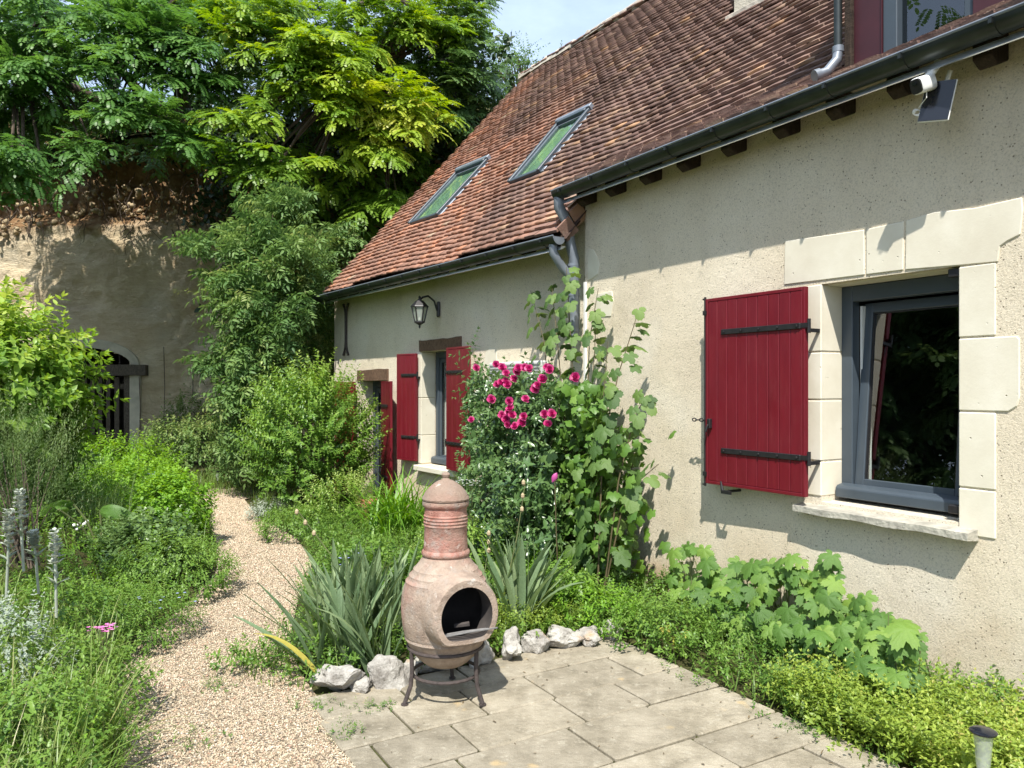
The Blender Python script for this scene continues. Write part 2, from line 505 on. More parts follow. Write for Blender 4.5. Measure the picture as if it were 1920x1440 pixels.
MAT = dict(
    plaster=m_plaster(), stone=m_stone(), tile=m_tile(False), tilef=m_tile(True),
    red=m_paint(),
    shaded_red=m_simple('shaded_red_dormer_paint', (0.045, 0.008, 0.013), 0.55, var=0.2, scale=6),  # red paint darkened to carry the shade under the dormer roof
    anth=m_simple('anthracite_frame', (0.05, 0.066, 0.082), 0.42, var=0.06),
    black=m_simple('black_iron', (0.014, 0.013, 0.014), 0.45, var=0.3, scale=30),
    iron=m_simple('rusty_iron', (0.055, 0.042, 0.038), 0.75, var=0.4, scale=40, bump=0.4, bscale=90),
    zincd=m_simple('dark_zinc_gutter', (0.055, 0.062, 0.06), 0.36, 0.75, var=0.3, scale=5),
    zinc=m_simple('zinc_edge', (0.86, 0.89, 0.93), 0.28, 1.0, var=0.06, scale=7),
    pvc=m_simple('grey_zinc_pipe', (0.20, 0.225, 0.26), 0.45, 0.35, var=0.18, scale=9),
    white=m_simple('white_plastic', (0.78, 0.78, 0.75), 0.4, var=0.04),
    pale=m_simple('pale_grey_plastic', (0.50, 0.50, 0.47), 0.5, var=0.06),
    solar=m_simple('dark_solar_glass', (0.012, 0.014, 0.02), 0.15, var=0.1),
    beam=m_wood('old_oak_beam', (0.07, 0.042, 0.028), (0.20, 0.125, 0.08)),
    dbeam=m_wood('dark_weathered_wood', (0.045, 0.036, 0.028), (0.15, 0.125, 0.095)),
    rafter=m_wood('dark_rafter_wood', (0.02, 0.015, 0.012), (0.06, 0.042, 0.03)),
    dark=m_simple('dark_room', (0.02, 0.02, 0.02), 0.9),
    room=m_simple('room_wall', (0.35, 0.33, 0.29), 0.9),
    curtain=m_simple('pale_curtain', (0.82, 0.80, 0.74), 0.8, var=0.08),
    glass=m_glass('window_glass', (0.9, 0.93, 0.92), 0.01, 2.1),
    skyglass=m_glass('skylight_glass', (0.75, 0.85, 0.78), 0.015, 1.4),
    cliff=m_cliff(), slab=m_slab(), chim=m_chim(), rock=m_rock(), soil=m_soil(),
    soot=m_simple('sooty_clay', (0.05, 0.042, 0.038), 0.95, var=0.4, scale=12),
    ash=m_simple('ash_grey_iron', (0.16, 0.155, 0.15), 0.7, var=0.3, scale=30),
    gravel=m_gravel('gravel_pebbles', True), gbase=m_gravel('gravel_bed', False),
    mortar=m_simple('ridge_mortar', (0.40, 0.36, 0.30), 0.95, var=0.4, scale=9, bump=0.8, bscale=20),
    render=m_simple('chimney_render', (0.46, 0.42, 0.34), 0.95, var=0.2, scale=5, bump=0.8, bscale=60),
    bark=m_simple('bark', (0.085, 0.062, 0.045), 0.95, var=0.5, scale=9, bump=0.9, bscale=25, stretch=(1, 1, 0.3)),
    twig=m_simple('green_stem', (0.12, 0.14, 0.05), 0.7, var=0.3, scale=12),
    redstem=m_simple('reddish_stem', (0.09, 0.07, 0.03), 0.7, var=0.3, scale=12),
    locA=m_leaf('locust_leaf', (0.035, 0.095, 0.02), (0.07, 0.17, 0.028), (0.13, 0.26, 0.045), 0.4),
    locB=m_leaf('golden_locust_leaf', (0.06, 0.14, 0.015), (0.15, 0.27, 0.022), (0.27, 0.38, 0.03), 0.42, tip=(0.42, 0.45, 0.06)),
    locC=m_leaf('grey_locust_leaf', (0.045, 0.10, 0.03), (0.08, 0.16, 0.042), (0.14, 0.23, 0.065), 0.4),
    elder=m_leaf('elder_leaf', (0.05, 0.115, 0.03), (0.095, 0.185, 0.045), (0.16, 0.26, 0.07), 0.36, 0.5, 0.3, tip=(0.25, 0.32, 0.10)),
    privet=m_leaf('privet_leaf', (0.05, 0.12, 0.015), (0.10, 0.21, 0.025), (0.19, 0.32, 0.045), 0.32, tip=(0.30, 0.40, 0.10)),
    forsy=m_leaf('forsythia_leaf', (0.065, 0.155, 0.02), (0.14, 0.27, 0.03), (0.235, 0.37, 0.05), 0.4, tip=(0.33, 0.43, 0.08)),
    rosem=m_leaf('rosemary_leaf', (0.06, 0.11, 0.03), (0.11, 0.18, 0.045), (0.19, 0.26, 0.075), 0.25),
    balm=m_leaf('balm_leaf', (0.06, 0.15, 0.015), (0.12, 0.27, 0.02), (0.21, 0.38, 0.035), 0.35),
    herb=m_leaf('herb_leaf', (0.045, 0.11, 0.018), (0.09, 0.19, 0.025), (0.17, 0.29, 0.045), 0.32),
    grass=m_leaf('grass_blade', (0.06, 0.13, 0.02), (0.12, 0.21, 0.035), (0.21, 0.30, 0.07), 0.35, tip=(0.34, 0.33, 0.14)),
    golden=m_leaf('golden_oregano_leaf', (0.12, 0.20, 0.03), (0.22, 0.325, 0.045), (0.33, 0.42, 0.075), 0.38, tip=(0.46, 0.42, 0.14)),
    rosel=m_leaf('rose_leaf', (0.045, 0.10, 0.03), (0.085, 0.165, 0.045), (0.15, 0.24, 0.07), 0.28, 0.3, 0.6),
    ivy=m_leaf('ivy_leaf', (0.014, 0.035, 0.01), (0.028, 0.06, 0.014), (0.05, 0.095, 0.022), 0.2, 0.4),
    mallow=m_leaf_obj('mallow_leaf', (0.05, 0.105, 0.026), (0.09, 0.165, 0.04), (0.16, 0.25, 0.06)),
    anemone=m_leaf_obj('lobed_leaf', (0.075, 0.16, 0.03), (0.115, 0.225, 0.042), (0.21, 0.33, 0.06)),
    iris=m_leaf_obj('iris_leaf', (0.11, 0.18, 0.085), (0.185, 0.265, 0.14), (0.27, 0.35, 0.17), 0.28, 0.55),
    irisy=m_leaf_obj('yellowing_iris_leaf', (0.42, 0.42, 0.06), (0.48, 0.44, 0.08), (0.5, 0.42, 0.1), 0.3),
    banana=m_leaf_obj('broad_green_leaf', (0.07, 0.16, 0.03), (0.10, 0.20, 0.04), (0.13, 0.24, 0.05), 0.35, 0.35),
    rosef=m_leaf('rose_petal', (0.34, 0.008, 0.085), (0.48, 0.02, 0.15), (0.62, 0.10, 0.27), 0.2, 0.5, 0.3, tip=(0.72, 0.30, 0.45)),
    pinkf=m_leaf('pink_petal', (0.55, 0.10, 0.36), (0.70, 0.22, 0.50), (0.8, 0.4, 0.62), 0.25, 0.5),
    bluef=m_leaf('blue_petal', (0.25, 0.30, 0.62), (0.38, 0.42, 0.72), (0.55, 0.58, 0.8), 0.25, 0.5),
    whitef=m_leaf('white_petal', (0.62, 0.64, 0.6), (0.72, 0.73, 0.7), (0.8, 0.8, 0.78), 0.2, 0.6),
    wool=m_leaf('woolly_silver_leaf', (0.34, 0.38, 0.31), (0.46, 0.49, 0.42), (0.60, 0.62, 0.56), 0.15, 0.9, 0.1),
    silver=m_leaf('silver_leaf', (0.20, 0.25, 0.18), (0.30, 0.35, 0.27), (0.42, 0.46, 0.38), 0.2, 0.7),
    pinkd=m_simple('pink_painted_metal', (0.36, 0.05, 0.20), 0.5, var=0.1),
    terra=m_simple('terracotta_pot', (0.42, 0.19, 0.11), 0.85, var=0.2, scale=12),
    clear=m_frosted(),
)


# ------------------------------------------------------------------ builders
def tag(o, label=None, cat=None, group=None, kind=None):
    if label:
        o['label'] = label
    if cat:
        o['category'] = cat
    if group:
        o['group'] = group
    if kind:
        o['kind'] = kind
    return o


def put(o, parent):
    COL.objects.link(o)
    if parent is not None:
        o.parent = parent
        o.matrix_parent_inverse = wm(parent).inverted()
    return o


def wm(o):
    """world matrix without a depsgraph update"""
    m = o.matrix_basis.copy()
    if o.parent:
        m = wm(o.parent) @ o.matrix_parent_inverse @ m
    return m


def thing(name, loc, label, cat, group=None):
    o = bpy.data.objects.new(name, None)
    o.empty_display_size = 0.1
    COL.objects.link(o)
    o.location = loc
    return tag(o, label, cat, group)


class MB:
    def __init__(s):
        s.v, s.f = [], []

    def add(s, v, f):
        b = len(s.v)
        s.v += [tuple(p) for p in v]
        s.f += [tuple(i + b for i in q) for q in f]
        return s

    def box(s, x0, x1, y0, y1, z0, z1, M=None):
        v = [Vector((x, y, z)) for z in (z0, z1) for y in (y0, y1) for x in (x0, x1)]
        if M is not None:
            v = [M @ p for p in v]
        return s.add(v, [(0, 2, 3, 1), (4, 5, 7, 6), (0, 1, 5, 4), (2, 6, 7, 3), (0, 4, 6, 2), (1, 3, 7, 5)])

    def prism(s, pts, y0, y1):
        """outline in (x, z), extruded from y0 to y1"""
        n = len(pts)
        v = [(x, y0, z) for x, z in pts] + [(x, y1, z) for x, z in pts]
        f = [tuple(range(n)), tuple(range(2 * n - 1, n - 1, -1))]
        for i in range(n):
            j = (i + 1) % n
            f.append((i, i + n, j + n, j))
        return s.add(v, f)

    def tube(s, pts, rad, n=8, cap=True):
        pts = [Vector(p) for p in pts]
        if isinstance(rad, (int, float)):
            rad = [rad] * len(pts)
        v, f = [], []
        ref = None
        for i, p in enumerate(pts):
            t = (pts[min(i + 1, len(pts) - 1)] - pts[max(i - 1, 0)]).normalized()
            if ref is None:
                ref = Vector((0, 0, 1)) if abs(t.z) < 0.9 else Vector((1, 0, 0))
            a = (ref - t * ref.dot(t)).normalized()
            ref = a
            b = t.cross(a)
            for k in range(n):
                w = 2 * math.pi * k / n
                v.append(p + (a * math.cos(w) + b * math.sin(w)) * rad[i])
        for i in range(len(pts) - 1):
            for k in range(n):
                k2 = (k + 1) % n
                f.append((i * n + k, i * n + k2, (i + 1) * n + k2, (i + 1) * n + k))
        if cap:
            f.append(tuple(range(n - 1, -1, -1)))
            f.append(tuple(range((len(pts) - 1) * n, len(pts) * n)))
        return s.add(v, f)

    def lathe(s, prof, n=32, M=None):
        v, f = [], []
        for r, z in prof:
            for k in range(n):
                a = 2 * math.pi * k / n
                p = Vector((r * math.cos(a), r * math.sin(a), z))
                v.append(M @ p if M is not None else p)
        m = len(prof)
        for i in range(m - 1):
            for k in range(n):
                k2 = (k + 1) % n
                f.append((i * n + k, i * n + k2, (i + 1) * n + k2, (i + 1) * n + k))
        f.append(tuple(range(n - 1, -1, -1)))
        f.append(tuple(range((m - 1) * n, m * n)))
        return s.add(v, f)

    def strip_extrude(s, prof, x0, x1, closed=True):
        """profile in (y, z) swept along x"""
        n = len(prof)
        v = [(x0, y, z) for y, z in prof] + [(x1, y, z) for y, z in prof]
        f = []
        for i in range(n if closed else n - 1):
            j = (i + 1) % n
            f.append((i, j, j + n, i + n))
        if closed:
            f += [tuple(range(n - 1, -1, -1)), tuple(range(n, 2 * n))]
        return s.add(v, f)

    def mesh(s, name, mat, M=None, smooth=False, bevel=0.0):
        v = s.v if M is None else [tuple(M @ Vector(p)) for p in s.v]
        me = bpy.data.meshes.new(name)
        me.from_pydata(v, [], s.f)
        bm = bmesh.new()
        bm.from_mesh(me)
        bmesh.ops.recalc_face_normals(bm, faces=bm.faces)
        if bevel:
            bmesh.ops.bevel(bm, geom=list(bm.edges), offset=bevel, segments=1, affect='EDGES', clamp_overlap=True)
        bm.to_mesh(me)
        bm.free()
        if smooth:
            me.polygons.foreach_set('use_smooth', [True] * len(me.polygons))
            try:
                me.set_sharp_from_angle(angle=R(40))
            except Exception:
                pass
        me.materials.append(MAT[mat] if isinstance(mat, str) else mat)
        return me

    def build(s, name, mat, parent=None, M=None, smooth=False, bevel=0.0):
        o = bpy.data.objects.new(name, s.mesh(name, mat, M, smooth, bevel))
        return put(o, parent)


def mesh_np(name, V, F, mat, tint=None, smooth=False):
    V = np.ascontiguousarray(V, dtype=np.float32)
    F = np.ascontiguousarray(F, dtype=np.int32)
    me = bpy.data.meshes.new(name)
    me.vertices.add(len(V))
    me.vertices.foreach_set('co', V.ravel())
    k = F.shape[1]
    me.loops.add(F.size)
    me.loops.foreach_set('vertex_index', F.ravel())
    me.polygons.add(len(F))
    me.polygons.foreach_set('loop_start', np.arange(0, F.size, k, dtype=np.int32))
    me.update(calc_edges=True)
    if smooth:
        me.polygons.foreach_set('use_smooth', np.ones(len(F), dtype=bool))
    if tint is not None:
        a = me.attributes.new('tint', 'FLOAT', 'POINT')
        a.data.foreach_set('value', np.ascontiguousarray(np.clip(tint, 0, 1), dtype=np.float32))
    me.materials.append(MAT[mat] if isinstance(mat, str) else mat)
    return me


def obj_np(name, V, F, mat, parent=None, tint=None, smooth=False):
    return put(bpy.data.objects.new(name, mesh_np(name, V, F, mat, tint, smooth)), parent)


def tri(faces):
    out = []
    for q in faces:
        for i in range(1, len(q) - 1):
            out.append((q[0], q[i], q[i + 1]))
    return np.array(out, dtype=np.int32)


def nrm(a):
    return a / np.maximum(np.linalg.norm(a, axis=-1, keepdims=True), 1e-9)


def orient(dx, up=None, roll=None):
    """rotation matrices with local x along dx and local z near up"""
    dx = nrm(np.asarray(dx, float))
    n = len(dx)
    up = np.tile([0, 0, 1.0], (n, 1)) if up is None else np.asarray(up, float)
    up = up + 0.02 * rng.normal(size=(n, 3))
    z = nrm(up - dx * (up * dx).sum(1, keepdims=True))
    y = np.cross(z, dx)
    if roll is not None:
        c, s_ = np.cos(roll)[:, None], np.sin(roll)[:, None]
        y, z = y * c + z * s_, z * c - y * s_
    return np.stack([dx, y, z], axis=2)


def scatter(T, pos, Rm, S, tint):
    V, F, t0 = T
    n = len(pos)
    S = np.asarray(S, float)
    S = S.reshape(n, 1) * np.ones((1, 3)) if S.ndim == 1 else S
    W = np.einsum('nij,nvj->nvi', Rm, V[None] * S[:, None, :]) + np.asarray(pos)[:, None, :]
    FF = (F[None] + (np.arange(n) * len(V))[:, None, None]).reshape(-1, F.shape[1])
    tt = (np.asarray(tint)[:, None] + t0[None]).ravel()
    return W.reshape(-1, 3), FF, tt


def join(parts):
    V, F, T, b = [], [], [], 0
    for v, f, t in parts:
        V.append(v)
        F.append(f + b)
        T.append(t)
        b += len(v)
    return np.concatenate(V), np.concatenate(F), np.concatenate(T)


def tmpl(v, f, t=None):
    v = np.array(v, float)
    return (v, tri(f), np.zeros(len(v)) if t is None else np.asarray(t, float))


# ---- leaf templates, unit length along +x
def leaf_ovate(w=0.5, fold=0.08, droop=0.12):
    return tmpl([(0, 0, 0), (.3, w * .46, fold), (.3, -w * .46, fold), (.3, 0, 0), (.66, w * .36, fold * .6 - droop * .4),
                 (.66, -w * .36, fold * .6 - droop * .4), (.66, 0, -droop * .4), (1, 0, -droop)],
                [(0, 3, 1), (0, 2, 3), (3, 6, 4, 1), (3, 2, 5, 6), (6, 7, 4), (6, 5, 7)])


def leaf_hex(w=0.45):
    return tmpl([(0, 0, 0), (.3, w / 2, 0.03), (.72, w / 2, 0.0), (1, 0, -.05), (.72, -w / 2, 0.0), (.3, -w / 2, 0.03)],
                [(0, 5, 4, 3, 2, 1)][:0] + [(0, 1, 5), (1, 2, 4, 5), (2, 3, 4)])


def leaf_lobed(lobes=5, deep=0.34, tooth=0.06, cup=0.22, n=46, seed=0):
    """palmate leaf, petiole joins at the origin, midrib along +x"""
    rr = random.Random(seed)
    pts = [(0, 0, 0)]
    for k in range(n):
        a = R(-158 + 316 * k / (n - 1))
        lob = abs(math.cos((a * lobes / 2.0) * 180 / 158.0 * 0.99))
        L = (0.60 + 0.24 * math.cos(a)) * (1 - deep + deep * lob ** 0.8)
        L += tooth * (0.5 if k % 2 else -0.5) * (1 + 0.4 * rr.random())
        x, y = 0.25 + L * math.cos(a) - 0.25, L * math.sin(a)
        rad = math.hypot(x, y)
        z = -cup * rad * rad + 0.07 * lob * rad + rr.uniform(-0.012, 0.012)
        pts.append((x, y, z))
    mids = []
    for k in range(n):
        x, y, z = pts[k + 1]
        lob = abs(math.cos((R(-158 + 316 * k / (n - 1)) * lobes / 2.0) * 180 / 158.0 * 0.99))
        mids.append((x * .5, y * .5, -cup * .25 * (x * x + y * y) + 0.05 * lob - 0.02))
    V = pts + mids
    f = []
    for k in range(1, n):
        f.append((0, n + k, n + k + 1))
        f.append((n + k, k, k + 1, n + k + 1))
    return tmpl(V, f)


def blade(bend, w=0.02, seg=4, taper=1.4):
    v, f = [], []
    x = z = 0.0
    for i in range(seg + 1):
        s_ = i / seg
        hw = w * 0.5 * (1 - s_ ** taper) + 0.0005
        v += [(x, hw, z), (x, -hw, z)]
        a = bend * (s_ + 0.5 / seg)
        x += math.sin(a) / seg
        z += math.cos(a) / seg
    for i in range(seg):
        f.append((2 * i, 2 * i + 1, 2 * i + 3, 2 * i + 2))
    return tmpl(v, f)


def from_leaves(T, P, X, U, S, t):
    return scatter(T, np.array(P, float), orient(np.array(X, float), np.array(U, float)), np.array(S, float), np.array(t, float))


def frond(n=8, L=1.0, droop=0.5, leaf=None, lw=0.2, seed=0):
    """pinnate leaf: n pairs and an end leaflet along an arching stalk"""
    rr = random.Random(seed)
    leaf = leaf or leaf_hex(0.46)
    P, X, U, S, t = [], [], [], [], []
    for k in range(n):
        s_ = 0.2 + 0.78 * k / n
        a = droop * s_
        x, z = L * math.sin(a) / droop if droop > 1e-3 else L * s_, -L * (1 - math.cos(a)) / max(droop, 1e-3)
        tx, tz = math.cos(a), -math.sin(a)
        for sd in (-1, 1):
            P.append((x, 0, z))
            X.append((tx * 0.35 + rr.uniform(-.08, .08), sd, tz * 0.35 - 0.18 + rr.uniform(-.1, .1)))
            U.append((-tz, rr.uniform(-.25, .25), tx))
            S.append(lw * (1 - 0.35 * abs(s_ - 0.5)) * rr.uniform(.85, 1.1))
            t.append(rr.uniform(-.05, .05))
    a = droop
    P.append((L * math.sin(a) / max(droop, 1e-3), 0, -L * (1 - math.cos(a)) / max(droop, 1e-3)))
    X.append((math.cos(a), 0, -math.sin(a)))
    U.append((math.sin(a), 0, math.cos(a)))
    S.append(lw)
    t.append(0.03)
    return from_leaves(leaf, P, X, U, S, t)


def spray_locust(seed, n=18):
    rr = random.Random(seed)
    fr = [frond(8, 1.0, rr.uniform(.5, 1.1), None, 0.2, seed * 10 + k) for k in range(4)]
    parts = []
    for k in range(n):
        s_ = (k + 0.6) / n
        az = (1 if k % 2 else -1) * rr.uniform(.35, 1.25) * (1.15 - 0.6 * s_)
        x = 0.85 * s_
        p = (x, rr.uniform(-.05, .05), -0.16 * s_ * s_ + rr.uniform(-.05, .06))
        dx = (math.cos(az), math.sin(az), rr.uniform(-.15, .35))
        ln = rr.uniform(.26, .40) * (1.1 - 0.25 * s_)
        parts.append(scatter(fr[k % 4], np.array([p]), orient(np.array([dx])), np.array([ln]), np.array([rr.uniform(-.08, .08) + 0.22 * s_ - 0.1])))
    return join(parts)


def spray_opposite(leaf, seed, n=9, L=0.32, size=0.06, ang=0.9, up=0.35, terminal=True, jit=0.15):
    """twig along +x with opposite pairs of simple leaves"""
    rr = random.Random(seed)
    P, X, U, S, t = [], [], [], [], []
    rot = 0.0
    for k in range(n):
        s_ = (k + 0.5) / n
        rot += math.pi / 2 + rr.uniform(-.3, .3)
        for sd in (0, math.pi):
            a = rot + sd
            P.append((L * s_, 0, 0))
            X.append((up + rr.uniform(-jit, jit), ang * math.cos(a), ang * math.sin(a)))
            U.append((0.8, -0.2 * math.cos(a), 0.6))
            S.append(size * (1.1 - 0.55 * s_) * rr.uniform(.8, 1.2))
            t.append(rr.uniform(-.12, .12) + 0.25 * s_ - 0.1)
    if terminal:
        for a in (0, 2.1, 4.2):
            P.append((L, 0, 0))
            X.append((1, .4 * math.cos(a), .4 * math.sin(a)))
            U.append((0, -math.cos(a), 1))
            S.append(size * .5)
            t.append(.2)
    return from_leaves(leaf, P, X, U, S, t)


def spray_elder(seed):
    rr = random.Random(seed)
    lf = leaf_ovate(0.34, 0.05, 0.25)
    fr = [frond(3, 1.0, rr.uniform(.5, .9), lf, 0.52, seed * 7 + k) for k in range(3)]
    parts = []
    for k in range(7):
        s_ = (k + .5) / 7
        az = (k % 2) * math.pi + (k // 2) * 1.3 + rr.uniform(-.4, .4)
        p = (0.38 * s_, 0, 0)
        dx = (0.55, math.cos(az) * .8, math.sin(az) * .8)
        parts.append(scatter(fr[k % 3], np.array([p]), orient(np.array([dx])), np.array([rr.uniform(.17, .26)]), np.array([rr.uniform(-.1, .1) + .2 * s_ - .1])))
    return join(parts)


def stems_mesh(base, tips, r0=0.012, r1=0.003, lift=0.35, n=5):
    b = MB()
    for tp in tips:
        tp = Vector(tp)
        bs = Vector(base) + Vector((random.uniform(-.08, .08), random.uniform(-.08, .08), 0))
        mid = bs.lerp(tp, 0.5) + Vector((0, 0, lift * (tp - bs).length * 0.3))
        pts = [bs * (1 - s_) ** 2 + mid * 2 * s_ * (1 - s_) + tp * s_ * s_ for s_ in (0, .25, .5, .75, 1)]
        b.tube(pts, [r0 + (r1 - r0) * s_ for s_ in (0, .25, .5, .75, 1)], n)
    return b


def vnoise(P, sc, off=0.0):
    return np.array([mnoise.noise(Vector(p) * sc + Vector((off, off * .7, -off))) for p in P])


# ------------------------------------------------------------------ terrain
LEFT_E = [(-1.25, 2.0), (-1.40, 2.6), (-1.50, 3.13), (-1.80, 3.55), (-1.97, 3.96), (-2.14, 4.52), (-2.19, 5.02), (-2.24, 5.66), (-2.36, 6.39), (-2.81, 7.58), (-3.69, 9.51), (-4.55, 11.2)]
RIGHT_E = [(-.50, 2.0), (-.62, 2.6), (-.70, 3.13), (-.84, 3.5), (-.99, 3.76), (-1.22, 4.2), (-1.42, 4.7), (-1.60, 5.52), (-1.78, 6.67), (-2.25, 7.84), (-3.08, 9.12), (-3.75, 10.6)]
lx, ly = np.array(LEFT_E)[:, 0], np.array(LEFT_E)[:, 1]
rx, ry = np.array(RIGHT_E)[:, 0], np.array(RIGHT_E)[:, 1]


def xl(y):
    return np.interp(y, ly, lx)


def xr(y):
    return np.interp(y, ry, rx)


def gz(x, y):
    """height of the ground: flat, with a low bank left of the path"""
    d = np.clip((xl(y) - x - 0.05) / 2.2, 0, 1)
    fade = np.clip((13.5 - y) / 3.0, 0, 1)
    return 0.42 * d * d * (3 - 2 * d) * fade


def axis(parts):
    return np.unique(np.concatenate([np.arange(a, b, s_) for a, b, s_ in parts]))


gxs = axis([(-60, -10, 5), (-10, 5, 0.15), (5, 61, 4)])
gys = axis([(-30, 0, 5), (0, 16, 0.15), (16, 61, 3)])
XX, YY = np.meshgrid(gxs, gys)
ZZ = gz(XX, YY) - 0.012
nx, ny = len(gxs), len(gys)
idx = np.arange(nx * ny).reshape(ny, nx)
gq = np.stack([idx[:-1, :-1], idx[:-1, 1:], idx[1:, 1:], idx[1:, :-1]], -1).reshape(-1, 4)
ground = obj_np('ground', np.stack([XX, YY, ZZ], -1).reshape(-1, 3), gq, 'soil', smooth=True)
tag(ground, 'dark garden soil under the plants', 'ground', kind='structure')

# gravel path
pv = []
ys = np.linspace(2.0, 11.2, 60)
for y in ys:
    yr = min(y, 10.6)
    pv += [(xl(y) - .1, y, 0.0), (xr(yr) + .06, yr, 0.0)]
V = np.array(pv + [(-4.4, 12.3, 0), (-2.9, 11.5, 0)])
F = np.array([(2 * i, 2 * i + 1, 2 * i + 3, 2 * i + 2) for i in range(len(V) // 2 - 1)])
path = obj_np('gravel_path', V, F, 'gbase')
tag(path, 'curving path of fine beige and pink gravel', 'path', kind='structure')

peb = bmesh.new()
bmesh.ops.create_icosphere(peb, subdivisions=1, radius=0.5)
pV = np.array([v.co[:] for v in peb.verts])
pF = np.array([[v.index for v in f.verts] for f in peb.faces])
peb.free()
# an 8-faced pebble: keep it cheap
oV = np.array([(0.5, 0, 0), (-.5, 0, 0), (0.08, .42, 0), (-.05, -.45, 0), (.05, .02, .36), (0, 0, -.3)])
oF = np.array([(0, 2, 4), (2, 1, 4), (1, 3, 4), (3, 0, 4), (2, 0, 5), (1, 2, 5), (3, 1, 5), (0, 3, 5)])
n = 74000
yy = 2.2 + 9.0 * rng.random(n) ** 1.9
lf, rt = xl(yy) - 0.09, xr(np.minimum(yy, 10.6)) + 0.06
xx = lf + (rt - lf) * rng.random(n)
sz = 0.006 + 0.0095 * rng.random(n) ** 2 + 0.0010 * (yy - 2.2)
ang = rng.normal(size=(n, 3)) * [1, 1, .35]
V, F, T = scatter((oV, oF, np.zeros(6)), np.stack([xx, yy, sz * .12], 1), orient(ang), sz[:, None] * (0.75 + .5 * rng.random((n, 3))), rng.random(n))
g = obj_np('gravel', V, F, 'gravel', path, T)
tag(g, kind='stuff')

# ------------------------------------------------------------------ patio
patio_base = MB()
# local wall frame coordinates: along = -s, n = distance from camera line; use a frame at the camera
FP = Frame((0, 0, 0), D_R, N_R)
N0, N1, S1 = 1.04, 2.95, 3.80
patio_base.box(-S1, 3.0, N0 - .0, N1, -0.05, -0.004)
patio = patio_base.build('patio', MAT['soil'], None, FP.M)
tag(patio, 'patio of sandy stone-look paving slabs', 'patio', kind='structure')
slab_meshes = {}
row = 0
a0 = -S1
while a0 < 2.6:
    pitch = (0.30, 0.33, 0.30, 0.36)[row % 4]
    b0 = N0 - (row % 3) * 0.13
    while b0 < N1 - 0.02:
        L = random.choice((0.38, 0.46, 0.46, 0.56))
        b1 = min(b0 + L, N1)
        if N1 - b1 < 0.16:
            b1 = N1
        c0 = max(b0, N0 + random.uniform(-.03, .02))
        if b1 - c0 > 0.08:
            g_ = 0.012
            wx, wy = pitch - g_, b1 - c0 - g_
            key = (round(wx, 2), round(wy, 2))
            if key not in slab_meshes:
                sb = MB()
                sb.box(-wx / 2, wx / 2, -wy / 2, wy / 2, -0.03, 0.0)
                slab_meshes[key] = sb.mesh('slab', 'slab', bevel=0.007)
            o = bpy.data.objects.new('slab', slab_meshes[key])
            put(o, patio)
            c = FP.w(a0 + pitch / 2, (c0 + b1) / 2, 0.012 + random.uniform(-.004, .003))
            o.location = c
            o.rotation_euler = (random.uniform(-.007, .007), random.uniform(-.007, .007), math.atan2(FP.x.y, FP.x.x) + random.uniform(-.006, .006))
        b0 += L
        if b1 == N1:
            break
    a0 += pitch
    row += 1
print('slabs', len(patio.children))

# ------------------------------------------------------------------ house
H = thing('house', C0, 'old limestone cottage with cream plaster walls, red shutters and clay tile roof', 'house')


def rect_hole_wall(x0, x1, z0, z1, holes, y0, depth):
    """front face with rectangular holes plus reveals; holes (x0,x1,z0,z1) sorted in x and not overlapping"""
    b = MB()

    def q(xa, xb, za, zb):
        if xb > xa and zb > za:
            nxs, nzs = max(1, int((xb - xa) / .5)), max(1, int((zb - za) / .5))
            for i in range(nxs):
                for j in range(nzs):
                    xs_ = [xa + (xb - xa) * k / nxs for k in (i, i + 1)]
                    zs_ = [za + (zb - za) * k / nzs for k in (j, j + 1)]
                    b.add([(xs_[0], y0, zs_[0]), (xs_[1], y0, zs_[0]), (xs_[1], y0, zs_[1]), (xs_[0], y0, zs_[1])], [(0, 1, 2, 3)])
    cx = x0
    for hx0, hx1, hz0, hz1 in holes:
        q(cx, hx0, z0, z1)
        q(hx0, hx1, z0, hz0)
        q(hx0, hx1, hz1, z1)
        y1 = y0 + depth
        b.add([(hx0, y0, hz0), (hx0, y1, hz0), (hx0, y1, hz1), (hx0, y0, hz1)], [(0, 1, 2, 3)])
        b.add([(hx1, y0, hz0), (hx1, y1, hz0), (hx1, y1, hz1), (hx1, y0, hz1)], [(3, 2, 1, 0)])
        b.add([(hx0, y0, hz1), (hx1, y0, hz1), (hx1, y1, hz1), (hx0, y1, hz1)], [(3, 2, 1, 0)])
        b.add([(hx0, y0, hz0), (hx1, y0, hz0), (hx1, y1, hz0), (hx0, y1, hz0)], [(0, 1, 2, 3)])
        cx = hx1
    q(cx, x1, z0, z1)
    return b


# big window opening, measured on the wall plane
bwx0 = FR.px(1540, 700)[0]
bwx1 = FR.px(1800, 700)[0]
bwz0 = FR.px(1800, 980)[1]
bwz1 = FR.px(1800, 498)[1]
print('big window', bwx0, bwx1, bwz0, bwz1)
RD = 0.19
XR1 = 6.5
rect_hole_wall(0, XR1, -0.05, 3.26, [(bwx0, bwx1, bwz0, bwz1)], 0, RD + 0.05).build('wall', 'plaster', H, FR.M)
MB().box(0, 0.07, 0.002, 0.5, -0.05, 3.26).build('wall', 'plaster', H, FR.M)

lw_x0, _ = FL.px(790, 700)
lw_x1, _ = FL.px(858, 700)
lw_z0 = FL.px(800, 872)[1]
lw_z1 = FL.px(800, 659)[1]
ld_x0, _ = FL.px(675, 800)
ld_x1, _ = FL.px(713, 800)
ld_z1 = FL.px(700, 714)[1]
XL0 = FL.px(627, 650)[0]
